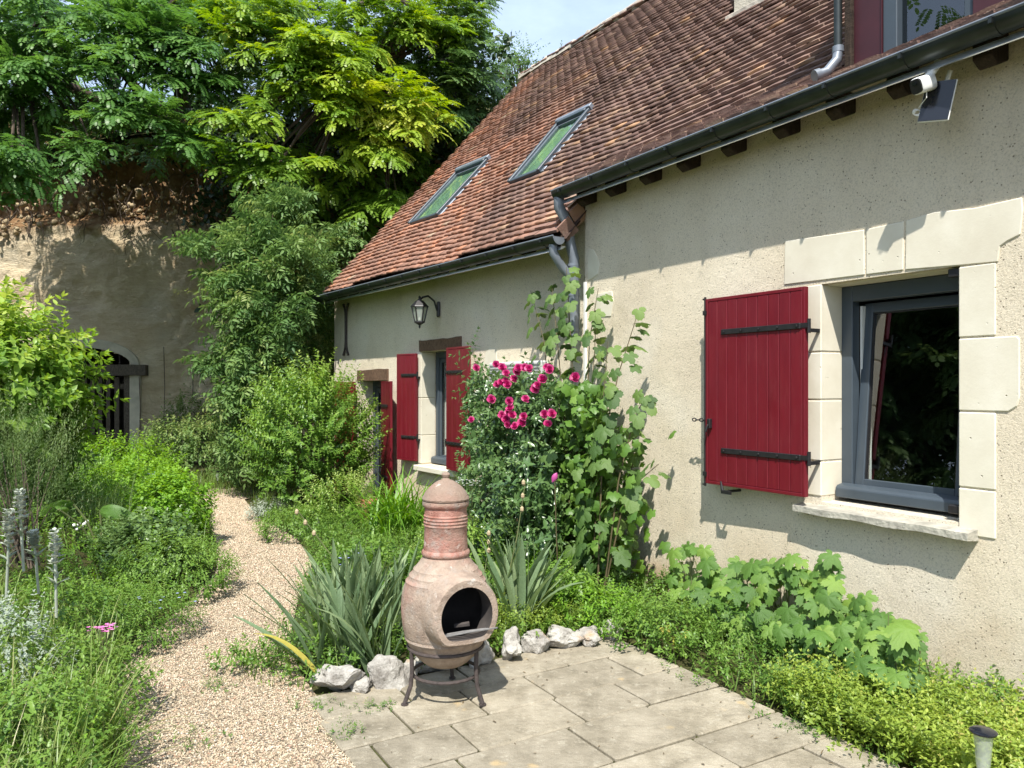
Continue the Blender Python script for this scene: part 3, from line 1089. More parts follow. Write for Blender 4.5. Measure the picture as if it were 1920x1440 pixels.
# the real opening is partly behind the right-hand shutter: windows and doors have ordinary widths
lw_x1 = max(lw_x1, lw_x0 + 0.62)
ld_x1 = max(ld_x1, ld_x0 + 0.8)
print('left window', lw_x0, lw_x1, lw_z0, lw_z1, 'door', ld_x0, ld_x1, ld_z1, 'wall end', XL0)
rect_hole_wall(XL0, 0.05, -0.05, 3.08, [(ld_x0, ld_x1, 0.02, ld_z1), (lw_x0, lw_x1, lw_z0, lw_z1)], 0, 0.24).build('wall', 'plaster', H, FL.M)

# gable and back, closing the house
gb = MB()
gb.add([FL.w(XL0, 0.0, -.05), FL.w(XL0, 6.8, -.05), FL.w(XL0, 6.8, 3.2), FL.w(XL0, 3.4, 6.65), FL.w(XL0, 0.0, 3.08)], [(0, 1, 2, 3, 4)])
gb.build('gable_wall', 'plaster', H)

# --- roof
RG = Vector((0.227, 13.12, 6.78))
RDIR = Vector((0.535, -0.845, 0)).normalized()
KB = 5.55
EAVE_L_Y, EAVE_L_Z = -0.30, 2.84
EAVE_R_Y, EAVE_R_Z = -0.205, 3.235
XLE = FL.px(603, 560, EAVE_L_Y)[0]
AB = 5.62
AMAX = AB + 6.6


_rb = RG + RDIR * KB
_le = FL.w(0.02, EAVE_L_Y, EAVE_L_Z)
_inv = FR.M.inverted()
_l0, _l1 = _inv @ _rb, _inv @ _le
BRY = 0.40
_k = (BRY - _l0.y) / (_l1.y - _l0.y)
_bp = _l0.lerp(_l1, _k)
BRX, BRZ = _bp.x, _bp.z
print('roof break', BRX, BRZ)


def roof_pt(a, t):
    """a: metres along from the gable; t: metres down the slope from the ridge; returns point, slope dir"""
    if a <= AB:
        rp = RG + RDIR * (a / AB * KB)
        e = FL.w(XLE + (0.02 - XLE) * a / AB, EAVE_L_Y, EAVE_L_Z)
        dv = e - rp
        L = dv.length
        p = rp + dv * (t / L)
    else:
        rp = RG + RDIR * (KB + a - AB)
        x = BRX + (a - AB)
        e = FR.w(x, EAVE_R_Y, EAVE_R_Z)
        br = FR.w(x, BRY, BRZ)
        d1 = br - rp
        L1 = d1.length
        d2 = e - br
        if t <= L1:
            p = rp + d1 * (t / L1)
        else:
            p = br + d2 * ((t - L1) / d2.length)
    sag = mnoise.noise(Vector((a * 0.55, t * 0.5, 3.1))) * 0.035 + mnoise.noise(Vector((a * 2.1, t * 1.7, 9.0))) * 0.008
    return p + Vector((0, 0, sag))


def roof_len(a):
    if a <= AB:
        rp = RG + RDIR * (a / AB * KB)
        return (FL.w(XLE + (0.02 - XLE) * a / AB, EAVE_L_Y, EAVE_L_Z) - rp).length
    x = BRX + (a - AB)
    rp = RG + RDIR * (KB + a - AB)
    br = FR.w(x, BRY, BRZ)
    return (br - rp).length + (FR.w(x, EAVE_R_Y, EAVE_R_Z) - br).length


def roof_from_px(u, v, a0=0.0, a1=12.0):
    """(a, t) of the roof surface seen at a pixel"""
    r = ray(u, v)
    o = Vector((0, 0, CAMH))
    best = None
    lo_a, hi_a, lo_t, hi_t = a0, a1, 0.0, 5.6
    for it in range(7):
        A = np.linspace(lo_a, hi_a, 15)
        Tt = np.linspace(lo_t, hi_t, 15)
        best = (1e9,)
        for a in A:
            for t in Tt:
                p = roof_pt(a, t)
                k = (p - o).dot(r) / r.dot(r)
                d = (o + r * k - p).length
                if d < best[0]:
                    best = (d, a, t)
        sa, st = (hi_a - lo_a) / 7, (hi_t - lo_t) / 7
        lo_a, hi_a = best[1] - sa, best[1] + sa
        lo_t, hi_t = max(0, best[2] - st), best[2] + st
    return best[1], best[2]


rb = MB()
for sec, (s0, s1) in enumerate(((-0.02, AB), (AB + 0.001, AMAX))):
    na, nt = 24, 26
    base = len(rb.v)
    vs = []
    for i in range(na + 1):
        a = s0 + (s1 - s0) * i / na
        L = roof_len(a)
        for j in range(nt + 1):
            p = roof_pt(a, L * j / nt)
            vs.append(p - Vector((0, 0, 0.035)))
    fs = []
    for i in range(na):
        for j in range(nt):
            q0 = i * (nt + 1) + j
            fs.append((q0, q0 + 1, q0 + nt + 2, q0 + nt + 1))
    rb.add(vs, fs)
# the far slope
ra, rb_ = RG - RDIR * 0.02, RG + RDIR * 12.5
rb.add([ra, rb_, rb_ + N_R * 3.6 + Vector((0, 0, -3.9)), ra + N_L * 3.6 + Vector((0, 0, -3.9))], [(0, 1, 2, 3)])
ROOF = rb.build('roof', m_simple('roof_underlay', (0.06, 0.035, 0.025), 0.95), H)

EXPO, TW, TLEN, TTH = 0.090, 0.165, 0.140, 0.024
tile_list = []
sky_zones = []


def solve_sky(bl, br_, tr):
    a0_, t0_ = roof_from_px(*bl)
    a1_, t1_ = roof_from_px(*br_)
    a2_, t2_ = roof_from_px(*tr)
    return a0_, a1_, (t0_ + t1_) / 2, t2_


SKY = [solve_sky((768, 430), (832, 405), (903, 312)), solve_sky((958, 352), (1020, 327), (1103, 216))]
print('skylights', SKY)
ca, ct = roof_from_px(1372, 38)
print('chimney at', ca, ct)
DX0 = FR.px(1592, 60, 0.05)[0]
DX1 = DX0 + 1.55
print('dormer x', DX0)
camv = Vector((0, 0, CAMH))
a_steps = int(AMAX / TW)
for i in range(-1, 66):
    t_low = 0.11 + i * EXPO
    for j in range(a_steps + 1):
        a = (j + (0.5 if i % 2 else 0.0)) * TW + random.uniform(-.006, .006)
        if a < 0.02 or a > AMAX - 0.1:
            continue
        L = roof_len(a)
        tl = t_low + random.uniform(-.006, .006) + 0.012 * mnoise.noise(Vector((a * 1.3, i * .35, 0)))
        if tl > L + 0.03:
            continue
        skip = False
        for (s0, s1, tb, tt) in SKY:
            if s0 - 0.02 < a < s1 + 0.02 and tt + 0.02 < tl < tb + 0.05:
                skip = True
        if abs(a - ca - .2) < 0.26 and abs(tl - ct + .2) < 0.3:
            skip = True
        if a > AB and DX0 - 0.04 < (a - AB + BRX) < DX1 + .04 and tl > L - 2.2 and tl < L - 0.26:
            skip = True
        if skip:
            continue
        p0 = roof_pt(a, max(0.0, tl - TLEN))
        p1 = roof_pt(a, tl)
        pa = roof_pt(a + 0.1, tl)
        ex = (pa - p1).normalized()
        ey = (p1 - p0).normalized()
        ez = ex.cross(-ey).normalized()
        if ez.z < 0:
            ez = -ez
        lift = 0.036 + random.uniform(0, .010)
        tile_list.append((p0, p1 + ez * lift, ex, ez, (p1 - camv).length, a))
# an unevenly bowed flat tile, 12 + 8 triangles; local x across, y down the slope, z out
def tile_mesh(k):
    rr = random.Random(k)
    hw = TW / 2 - 0.0015
    bow = rr.uniform(.0, .004)
    v = []
    for z in (0, TTH):
        for y, w_ in ((0, hw), (TLEN, hw * rr.uniform(.97, 1.0))):
            for x in (-1, 0, 1):
                yy_ = y + (rr.uniform(-.003, .003) if y else 0)
                v.append((x * w_, yy_, z + (bow if x == 0 else 0) + rr.uniform(-.001, .001)))
    f = [(0, 1, 4, 3), (1, 2, 5, 4), (6, 9, 10, 7), (7, 10, 11, 8), (3, 4, 10, 9), (4, 5, 11, 10), (0, 3, 9, 6), (2, 8, 11, 5), (0, 6, 7, 1), (1, 7, 8, 2)]
    return v, f


def visible_size(tl):
    p = tl[1]
    if p.y < 0.5:
        return 0
    u = 960 + p.x / p.y * FPX
    v = V0 - (p.z - CAMH) / p.y * FPX
    if not (-10 < u < 1930 and -10 < v < 1450):
        return 0
    return 1.0 / tl[4]


order = sorted(range(len(tile_list)), key=lambda k: -visible_size(tile_list[k]))
near = set(order[:295])
variants = [tile_mesh(k) for k in range(6)]
var_me = []
for v, f in variants:
    b = MB()
    b.add(v, f)
    var_me.append(b.mesh('tile', 'tile'))
tv, tf, tt_ = [], [], []
for k, (p0, p1, ex, ez, dist, a) in enumerate(tile_list):
    ey = (p1 - p0).normalized()
    ezz = ex.cross(ey)
    if ezz.z < 0:
        ezz = -ezz
    ex2 = ey.cross(ezz)
    tw = random.uniform(-.025, .025)
    ex3 = ex2 * math.cos(tw) + ezz * math.sin(tw)
    ez3 = ezz * math.cos(tw) - ex2 * math.sin(tw)
    M = Matrix(((ex3.x, ey.x, ez3.x, p0.x), (ex3.y, ey.y, ez3.y, p0.y), (ex3.z, ey.z, ez3.z, p0.z), (0, 0, 0, 1)))
    vi = random.randrange(6)
    if k in near:
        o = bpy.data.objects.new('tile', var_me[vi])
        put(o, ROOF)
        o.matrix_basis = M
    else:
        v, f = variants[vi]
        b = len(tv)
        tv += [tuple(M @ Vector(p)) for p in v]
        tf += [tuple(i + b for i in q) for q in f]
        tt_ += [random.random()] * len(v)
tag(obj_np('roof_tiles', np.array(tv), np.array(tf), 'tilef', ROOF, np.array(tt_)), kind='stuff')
print('tiles', len(tile_list))

# ridge tiles bedded in mortar
k = 0.0
while k < 12:
    L = 0.36
    c = RG + RDIR * (k + L / 2) + Vector((0, 0, 0.0 + mnoise.noise(Vector((k * .6, 1, 2))) * 0.03))
    b = MB()
    pts = []
    for m in range(7):
        w_ = math.pi * m / 6
        pts.append((math.cos(w_) * 0.13, math.sin(w_) * 0.12))
    prof = [(y, z) for y, z in pts] + [(y * .84, z * .84) for y, z in reversed(pts)]
    b.strip_extrude(prof, -L / 2, L / 2 - 0.015)
    ang = math.atan2(RDIR.y, RDIR.x)
    M = Matrix.Translation(c) @ Matrix.Rotation(ang, 4, 'Z') @ Matrix.Rotation(random.uniform(-.05, .05), 4, 'Y') @ Matrix.Scale(random.uniform(.92, 1.1), 4)
    b.build('ridge_tile', 'mortar', ROOF, M)
    bm = bmesh.new()
    bmesh.ops.create_icosphere(bm, subdivisions=2, radius=0.13)
    for v in bm.verts:
        v.co *= 1 + 0.35 * mnoise.noise(v.co * 14 + Vector((k, 0, 0)))
        v.co.z *= 0.75
    me = bpy.data.meshes.new('mortar_lump')
    bm.to_mesh(me)
    bm.free()
    me.materials.append(MAT['mortar'])
    o = bpy.data.objects.new('mortar_joint', me)
    put(o, ROOF)
    o.location = RG + RDIR * k + Vector((0, 0, 0.04))
    k += L

# verge: tile edge bedding along the gable
b = MB()
vp = [roof_pt(0.0, roof_len(0.0) * s_ / 12) - D_L * 0.0 - Vector((0, 0, 0.03)) for s_ in range(13)]
b.tube(vp, 0.035, 6)
b.build('verge_mortar', 'mortar', H)

# skylights
for (a0_, a1_, tb, tt) in SKY:
    P = [roof_pt(a0_, tb), roof_pt(a1_, tb), roof_pt(a1_, tt), roof_pt(a0_, tt)]
    ex = ((P[1] - P[0]) + (P[2] - P[3])).normalized()
    ey = ((P[3] - P[0]) + (P[2] - P[1])).normalized()
    ez = ex.cross(ey).normalized()
    ey = ez.cross(ex)
    o_ = (P[0] + P[1] + P[2] + P[3]) / 4
    w_, h_ = ((P[1] - P[0]).length + (P[2] - P[3]).length) / 2, ((P[3] - P[0]).length + (P[2] - P[1]).length) / 2
    M = Matrix(((ex.x, ey.x, ez.x, o_.x), (ex.y, ey.y, ez.y, o_.y), (ex.z, ey.z, ez.z, o_.z), (0, 0, 0, 1)))
    hw, hh = w_ / 2, h_ / 2
    fr = MB()
    fw = 0.048
    fr.box(-hw, -hw + fw, -hh, hh, -.06, .085)
    fr.box(hw - fw, hw, -hh, hh, -.06, .085)
    fr.box(-hw + fw, hw - fw, -hh, -hh + fw, -.06, .075)
    fr.box(-hw + fw, hw - fw, hh - fw * 1.3, hh, -.06, .10)
    SK = fr.build('skylight', 'anth', H, M, bevel=0.006)
    sash = MB()
    sw = 0.024
    i0, i1, j0, j1 = -hw + fw + .003, hw - fw - .003, -hh + fw + .003, hh - fw * 1.3 - .003
    sash.box(i0, i0 + sw, j0, j1, .0, .06)
    sash.box(i1 - sw, i1, j0, j1, .0, .06)
    sash.box(i0 + sw, i1 - sw, j0, j0 + sw, .0, .06)
    sash.box(i0 + sw, i1 - sw, j1 - sw, j1, .0, .06)
    sash.build('sash', 'zinc' if False else 'pvc', SK, M)
    MB().box(i0 + sw, i1 - sw, j0 + sw, j1 - sw, .045, .051).build('pane', 'skyglass', SK, M)
    cov = MB()
    cov.box(-hw - .012, hw + .012, hh - .02, hh + .04, .0, .104)
    cov.box(-hw - .03, hw + .03, -hh - .16, -hh - .004, .0, .022)
    cov.box(hw + .002, hw + .05, -hh, hh - .035, -.01, .05)
    cov.box(-hw - .05, -hw - .002, -hh, hh - .035, -.01, .05)
    cov.build('flashing', 'pvc', SK, M, bevel=0.004)
    MB().box(i0 + sw, i1 - sw, j0 + sw, j1 - sw, .012, .018).build('blind', m_simple('grey_blind', (.30, .35, .305), .8), SK, M)
    MB().box(i0 + sw + .01, i0 + sw + .09, j0 + sw, j1 - sw, .019, .024).build('lining', m_simple('pale_lining', (.42, .44, .36), .7), SK, M)

# chimney stack
p = roof_pt(ca + 0.02, ct)
b = MB()
b.box(0, 0.52, 0, 0.5, -0.6, 1.6)
M = Matrix.Translation(p + Vector((0, 0, 0))) @ Matrix.Rotation(math.atan2(-D_R.y, -D_R.x), 4, 'Z')
CH = b.build('chimney', 'render', H, M, bevel=0.012)
cb = MB()
cb.box(-.05, 0.57, -.05, .55, 1.6, 1.7)
cb.build('chimney_cap', 'render', CH, M, bevel=0.01)
fl_ = MB()
fl_.box(-.05, .57, -.07, .03, -.12, .03)
fl_.build('mortar_fillet', 'mortar', CH, M, bevel=0.01)

# --- eaves: rafter tails, gutters, drip edges, brackets
def eaves(Fm, x0, x1, ey, ez, step, rise, seed):
    rr = random.Random(seed)
    # boarding under the tiles
    MB().strip_extrude([(ey + .01, ez - .05), (ey + .01, ez - .035), (0.12, ez - .04 + (0.12 - ey) * rise), (0.12, ez - .055 + (0.12 - ey) * rise)], x0, x1).build('soffit_board', 'rafter', H, Fm.M)
    x = x0 + 0.18
    while x < x1 - 0.05:
        b = MB()
        hw = 0.045
        y0_, y1_ = ey + 0.05, 0.03
        zt = lambda y: ez - 0.062 + (y - ey) * rise
        pr = [(y0_, zt(y0_)), (y1_, zt(y1_)), (y1_, zt(y1_) - 0.15), (y0_ + .06, zt(y0_ + .06) - 0.14), (y0_, zt(y0_) - .075)]
        b.strip_extrude(pr, x - hw, x + hw)
        b.build('rafter_tail', 'rafter', H, Fm.M, bevel=0.006)
        x += step * rr.uniform(.9, 1.1)
    # gutter: half round trough with a rolled front bead
    rad = 0.066
    yc, zc = ey - 0.05, ez - 0.012
    out = [(yc + rad * math.cos(a), zc + rad * math.sin(a)) for a in np.linspace(math.pi, 2 * math.pi, 13)]
    inn = [(yc + (rad - .004) * math.cos(a), zc + (rad - .004) * math.sin(a)) for a in np.linspace(2 * math.pi, math.pi, 13)]
    Gt = MB()
    nseg = 14
    for s_ in range(nseg):
        xa, xb = x0 + (x1 - x0) * s_ / nseg, x0 + (x1 - x0) * (s_ + 1) / nseg
        Gt.strip_extrude([(y, z) for y, z in out + inn], xa, xb)
    gut = Gt.build('gutter', 'zincd', H, Fm.M, smooth=True)
    bead = MB()
    bead.tube([(x0, yc - rad, zc + .004), (x1, yc - rad, zc + .004)], 0.0085, 8)
    bead.build('gutter_bead', 'pvc', gut, Fm.M, smooth=True)
    for xe, nm in ((x0, 'end_cap'), (x1, 'end_cap')):
        c = MB()
        pts = [(y, z) for y, z in out]
        c.strip_extrude(pts, xe - .003, xe + .003)
        c.build(nm, 'pvc', gut, Fm.M)
    dr = MB()
    dr.strip_extrude([(ey - .026, ez - .086), (ey - .034, ez - .116), (ey - .028, ez - .119), (ey + .02, ez - .092), (ey + .02, ez - .084)], x0 + .03, x1)
    dr.build('drip_edge', 'zinc', H, Fm.M)
    x = x0 + .12
    while x < x1:
        b = MB()
        ro = rad + .004
        o2 = [(yc + ro * math.cos(a), zc + ro * math.sin(a)) for a in np.linspace(math.pi * 1.0, 2 * math.pi, 11)]
        i2 = [(yc + (ro - .0045) * math.cos(a), zc + (ro - .0045) * math.sin(a)) for a in np.linspace(2 * math.pi, math.pi, 11)]
        b.strip_extrude(o2 + i2, x - .012, x + .012)
        b.box(x - .008, x + .008, yc - rad - .012, yc - rad + .004, zc - .028, zc + .002)
        b.build('gutter_bracket', 'zincd', gut, Fm.M)
        x += 0.43 * rr.uniform(.93, 1.07)
    return yc, zc


XG0 = FR.px(1037, 380, -.3)[0]
gyR, gzR = eaves(FR, XG0, XR1, EAVE_R_Y, EAVE_R_Z, 0.42, 0.5, 3)
gyL, gzL = eaves(FL, XLE - .05, -0.02, EAVE_L_Y, EAVE_L_Z, 0.40, 1.1, 4)

# downpipes
b = MB()
ptA = [FR.w(-0.03, gyR, gzR - .05), FR.w(-0.03, gyR, gzR - .13), FR.w(-0.035, gyR + .10, gzR - .26), FR.w(-0.045, -.13, gzR - .42), FR.w(-0.05, -.085, gzR - .55), FR.w(-0.055, -.085, 1.98)]
b.tube(ptA, [.046, .046, .047, .047, .047, .047], 14)
DP = b.build('downpipe', 'pvc', H, smooth=True)
for z in (2.60, 2.34, 2.03):
    c = FR.w(-0.055, -.085, z)
    MB().tube([c, c + Vector((0, 0, .022))], .053, 14).build('pipe_collar', 'pvc', DP, smooth=True)
b = MB()
s0 = FL.w(-0.10, gyL, gzL - .05)
ptB = [s0, s0 + Vector((0, 0, -.07)), s0.lerp(FR.w(-.06, -.085, 2.44), .35) + Vector((0, 0, -.05)), s0.lerp(FR.w(-.06, -.085, 2.44), .75), FR.w(-.055, -.085, 2.40)]
b.tube(ptB, .038, 12)
b.build('branch_pipe', 'pvc', DP, smooth=True)
MB().box(0.008, 0.034, -.022, -.003, 0.2, 2.46).build('white_conduit', 'white', H, FR.M)

# smooth plaster patches at the corner
def wall_patch(pix, F_, nm, y=-0.006, mat='stone', bev=0.003):
    pts = [F_.px(u, v) for u, v in pix]
    b = MB()
    b.prism(pts, y, 0.03)
    return b.build(nm, mat, H, F_.M, bevel=bev)


wall_patch([(1103, 467), (1113, 468), (1121, 482), (1125, 498), (1122, 514), (1112, 522), (1103, 526)], FR, 'quoin_stone')
wall_patch([(1118, 551), (1148, 546), (1151, 565), (1146, 593), (1126, 594), (1118, 594)], FR, 'quoin_stone')
wall_patch([(908, 690), (910, 662), (918, 652), (930, 654), (934, 690)], FL, 'plaster_patch', -0.004)

# --- stone surround of the big window
def stone(pix, depth=-0.007, back=0.05):
    pts = [FR.px(u, v) for u, v in pix]
    b = MB()
    b.prism(pts, depth, back)
    return b.build('lintel_stone', 'stone', H, FR.M, bevel=0.004)


stone([(1473, 452), (1621, 431), (1622, 515.5), (1471, 534)])
stone([(1625, 430), (1696, 415), (1694, 506.5), (1625, 515)])
stone([(1700, 414), (1752, 398), (1830, 390), (1917, 370), (1919, 395), (1914, 440), (1890, 452), (1876, 462), (1872, 491), (1803, 497.5), (1698, 506)])


def jamb(u0, u1, va, vb, side, extra=None):
    """stone of the window jamb, wrapping into the reveal"""
    x0_, z1_ = FR.px(u0, va)
    x1_, z0_ = FR.px(u1, vb)
    if side < 0:
        x1_ = bwx0 + 0.004
        MB().box(x0_, x1_, -0.007, RD, z0_, z1_).build('jamb_stone', 'stone', H, FR.M, bevel=0.005)
    else:
        x0_ = bwx1 - 0.004
        MB().box(x0_, x1_, -0.007, RD, z0_, z1_).build('jamb_stone', 'stone', H, FR.M, bevel=0.005)


def zat(v, u=1800):
    return FR.px(u, v)[1]


zl = [bwz1 + .002, 1.76, 1.47, 1.10, bwz0 + .03]
xj = FR.px(1508, 700)[0]
for i in range(4):
    MB().box(xj - (0, .05, .0, .03)[i], bwx0 + .004, -.007, RD, zl[i + 1] + .004, zl[i] - .004).build('jamb_stone', 'stone', H, FR.M, bevel=0.005)
xw0, xw1 = FR.px(1868, 700)[0], FR.px(1913, 700)[0]
zr = [zat(500), zat(634), zat(771), zat(913), zat(1002)]
for i in range(4):
    xe = xw1 if i == 1 else xw0
    if i == 1:
        pr = [(bwx1 - .004, zr[2] + .004), (xe - .05, zr[2] + .004), (xe - .012, zr[2] + .03), (xe, zr[2] + .07), (xe, zr[1] - .02), (xe - .012, zr[1] - .004), (bwx1 - .004, zr[1] - .004)]
        MB().prism(pr, -.007, RD).build('jamb_stone', 'stone', H, FR.M, bevel=0.005)
    else:
        MB().box(bwx1 - .004, xe, -.007, RD, zr[i + 1] + .004, zr[i] - .004).build('jamb_stone', 'stone', H, FR.M, bevel=0.005)
# underside of the lintel inside the reveal
MB().box(bwx0 + .005, bwx1 - .005, .052, RD, bwz1 - .006, bwz1 + .05).build('lintel_soffit', 'stone', H, FR.M)

# --- windows
def window(Fm, x0, x1, z0, z1, yf, tilt=0.0, sill=True, sill_out=0.1, sill_x=(0.08, 0.08), fw=0.075, sw=0.06, room=True, mullion=False):
    """frame in the reveal at depth yf; tilted sash; returns frame object"""
    fr = MB()
    fd = 0.07
    fr.box(x0, x0 + fw, yf, yf + fd, z0, z1)
    fr.box(x1 - fw, x1, yf, yf + fd, z0, z1)
    fr.box(x0 + fw, x1 - fw, yf, yf + fd, z1 - fw * 1.25, z1)
    fr.box(x0 + fw, x1 - fw, yf, yf + fd, z0, z0 + fw * .6)
    W = fr.build('window', 'anth', H, Fm.M, bevel=0.004)
    if sill:
        sb = MB()
        sb.strip_extrude([(yf - .075, z0 - .005), (yf - .075, z0 + .05), (yf - .062, z0 + .066), (yf - .002, z0 + .078), (yf - .002, z0 - .005)], x0 - .0 + .012, x1 - .012)
        sb.build('drip_rail', 'anth', W, Fm.M, bevel=0.004)
    i0, i1, j0, j1 = x0 + fw + .004, x1 - fw - .004, z0 + fw * .6 + .004, z1 - fw * 1.25 - .004
    piv = Matrix.Translation((0, yf + .03, j0)) @ Matrix.Rotation(-tilt, 4, 'X') @ Matrix.Translation((0, -(yf + .03), -j0))
    MM = Fm.M @ piv
    s_ = MB()
    ya, yb = yf + .012, yf + .062
    s_.box(i0, i0 + sw, ya, yb, j0, j1)
    s_.box(i1 - sw, i1, ya, yb, j0, j1)
    s_.box(i0 + sw, i1 - sw, ya, yb, j0, j0 + sw)
    s_.box(i0 + sw, i1 - sw, ya, yb, j1 - sw, j1)
    s_.build('sash', 'anth', W, MM, bevel=0.004)
    e = MB()
    g_ = 0.008
    e.box(i0 + sw, i0 + sw + g_, ya + .012, yb - .012, j0 + sw, j1 - sw)
    e.box(i1 - sw - g_, i1 - sw, ya + .012, yb - .012, j0 + sw, j1 - sw)
    e.box(i0 + sw + g_, i1 - sw - g_, ya + .012, yb - .012, j1 - sw - g_, j1 - sw)
    e.build('glazing_seal', 'black', W, MM)
    MB().box(i0 + sw - .004, i1 - sw + .004, ya + .02, ya + .026, j0 + sw - .004, j1 - sw + .004).build('pane', 'glass', W, MM)
    return W, (i0, i1, j0, j1)


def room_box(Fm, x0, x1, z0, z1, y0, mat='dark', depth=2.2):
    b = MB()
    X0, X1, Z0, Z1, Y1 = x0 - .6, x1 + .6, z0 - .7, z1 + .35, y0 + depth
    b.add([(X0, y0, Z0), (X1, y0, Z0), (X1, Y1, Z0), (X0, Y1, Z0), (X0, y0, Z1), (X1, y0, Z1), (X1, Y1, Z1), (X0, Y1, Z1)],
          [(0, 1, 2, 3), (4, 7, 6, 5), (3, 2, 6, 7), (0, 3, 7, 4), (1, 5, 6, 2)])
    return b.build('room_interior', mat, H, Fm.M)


W1, (i0, i1, j0, j1) = window(FR, bwx0 + .002, bwx1 - .002, bwz0 + .03, bwz1 - .008, RD - .005, tilt=R(5))
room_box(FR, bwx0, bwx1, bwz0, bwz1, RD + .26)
# pale inner edges of the tilted sash seen through the gap, and the handle side stay
b = MB()
b.box(i0 - .003, i0 + .012, RD + .07, RD + .16, j0 + .02, j1 - .02)
b.build('inner_lining', 'white', W1, FR.M)
# hinges on the right jamb
b = MB()
for z in (bwz0 + .06, bwz1 - .03):
    b.box(bwx1 - .07, bwx1 - .006, -.008 + .02, .05, z - .022, z + .022)
b.build('pintle_block', 'black', W1, FR.M, bevel=0.004)
# stone window sill
sx0, sx1 = FR.px(1505, 940)[0], FR.px(1835, 995)[0]
b = MB()
nseg = 16
for i in range(nseg):
    xa, xb = sx0 + (sx1 - sx0) * i / nseg, sx0 + (sx1 - sx0) * (i + 1) / nseg
    ja, jb = [0.006 * mnoise.noise(Vector((k * 5.0, 2, 1))) for k in (xa, xb)]
    v = [(xa, -.095 + ja, bwz0 - .066 + ja), (xb, -.095 + jb, bwz0 - .066 + jb), (xb, -.095 + jb, bwz0 - .03 + jb * .4), (xa, -.095 + ja, bwz0 - .03 + ja * .4),
         (xa, .01, bwz0 - .08), (xb, .01, bwz0 - .08), (xb, .01, bwz0 - .018), (xa, .01, bwz0 - .018)]
    f = [(0, 1, 2, 3), (3, 2, 6, 7), (0, 4, 5, 1)]
    if i == 0:
        f.append((0, 3, 7, 4))
    if i == nseg - 1:
        f.append((1, 5, 6, 2))
    b.add(v, f)
b.build('window_sill', m_simple('sill_concrete', (0.38, 0.36, 0.30), 0.95, var=0.3, scale=14, bump=0.8, bscale=50), H, FR.M)
MB().box(bwx0 + .005, bwx1 - .005, .011, RD - .005, bwz0 - .03, bwz0 - .017).build('window_sill', 'stone', H, FR.M)

# --- shutters
def shutter(Fm, hx, z0, z1, width, side, out=-0.055, angle=0.0, planks=8, strap_z=None, straps=True, label=None, back_strip=True, strap_len=.82):
    """hinged at hx, opened against the wall; side -1 opens to the left, +1 to the right"""
    Ms = Fm.M @ Matrix.Translation((hx, out, 0)) @ Matrix.Rotation(angle * side, 4, 'Z')

    def X(t):
        return side * t
    base = MB()
    a, b_ = sorted((X(0), X(width)))
    base.box(a + .006, b_ - .006, .006, .022, z0 + .006, z1 - .006)
    S = base.build('shutter', 'red', H, Ms)
    if label:
        S['label'] = label
    # plank fronts
    edge = 0.022
    pw = (width - 2 * edge) / planks
    for k in range(planks):
        p0, p1 = sorted((X(edge + k * pw + .0016), X(edge + (k + 1) * pw - .0016)))
        q = MB()
        q.box(p0, p1, -.008, .006, z0 + edge, z1 - edge)
        q.build('plank', 'red', S, Ms, bevel=0.003)
    e = MB()
    e.box(a, a + edge - .001, -.010, .024, z0, z1)
    e.box(b_ - edge + .001, b_, -.010, .024, z0, z1)
    e.box(a + edge, b_ - edge, -.010, .024, z0, z0 + edge - .001)
    e.box(a + edge, b_ - edge, -.010, .024, z1 - edge + .001, z1)
    e.build('edge_frame', 'red', S, Ms, bevel=0.002)
    for z in (strap_z or (z0 + .22 * (z1 - z0), z1 - .2 * (z1 - z0))):
        st = MB()
        p0, p1 = sorted((X(.028), X(width * strap_len)))
        st.box(p0, p1, -.018, -.010, z - .018, z + .018)
        hg = st.build('strap_hinge', 'black', S, Ms, bevel=0.003)
        for k in range(5):
            xk = X(.05 + (width * strap_len - .08) * k / 4)
            bt = MB()
            bt.box(xk - .006, xk + .006, -.027, -.018, z - .006, z + .006)
            bt.build('bolt', 'black', hg, Ms, bevel=0.002)
        pn = MB()
        pn.tube([(X(-.022), .0, z - .045), (X(-.022), .0, z + .04)], .011, 8)
        p0, p1 = sorted((X(-.022), X(.028)))
        pn.box(p0, p1, -.014, -.002, z - .012, z + .016)
        pn.box(X(-.022) - .008, X(-.022) + .008, 0, .12, z - .04, z - .018)
        pn.build('pintle', 'black', S, Ms)
    return S, Ms


sz1 = FR.px(1510, 537, -.10)[1]
sz0 = FR.px(1507, 932, -.10)[1]
shx = FR.px(1511, 700, -.10)[0]
sw_ = shx - FR.px(1325, 700, -.115)[0]
print('shutter', sz0, sz1, sw_)
S1, M1 = shutter(FR, shx, sz0, sz1, sw_, -1, out=-.10, angle=R(-1.2), planks=9, strap_z=(sz0 + .235, sz1 - .235), label='closed-board red shutter with two black strap hinges')
b = MB()   # edge espagnolette rod, latch, chain stay
b.tube([(-sw_ - .010, -.002, sz0 - .02), (-sw_ - .010, -.002, sz1 + .015)], .008, 8)
b.box(-sw_ - .03, -sw_ - .004, -.008, .004, sz1 - .005, sz1 + .006)
b.box(-sw_ - .03, -sw_ - .004, -.008, .004, sz0 - .014, sz0 - .004)
b.box(-sw_ - .02, -sw_ + .012, -.016, .004, sz1 - .11, sz1 - .08)
b.box(-sw_ - .02, -sw_ + .012, -.016, .004, sz0 + .05, sz0 + .08)
b.build('bolt_rod', 'black', S1, M1)
b = MB()
zc = FR.px(1335, 793, -.1)[1]
b.box(-sw_ + .035, -sw_ + .062, -.035, -.009, zc - .035, zc + .03)
b.tube([(-sw_ + .05, -.04, zc - .01), (-sw_ + .04, -.05, zc - .06)], .008, 6)
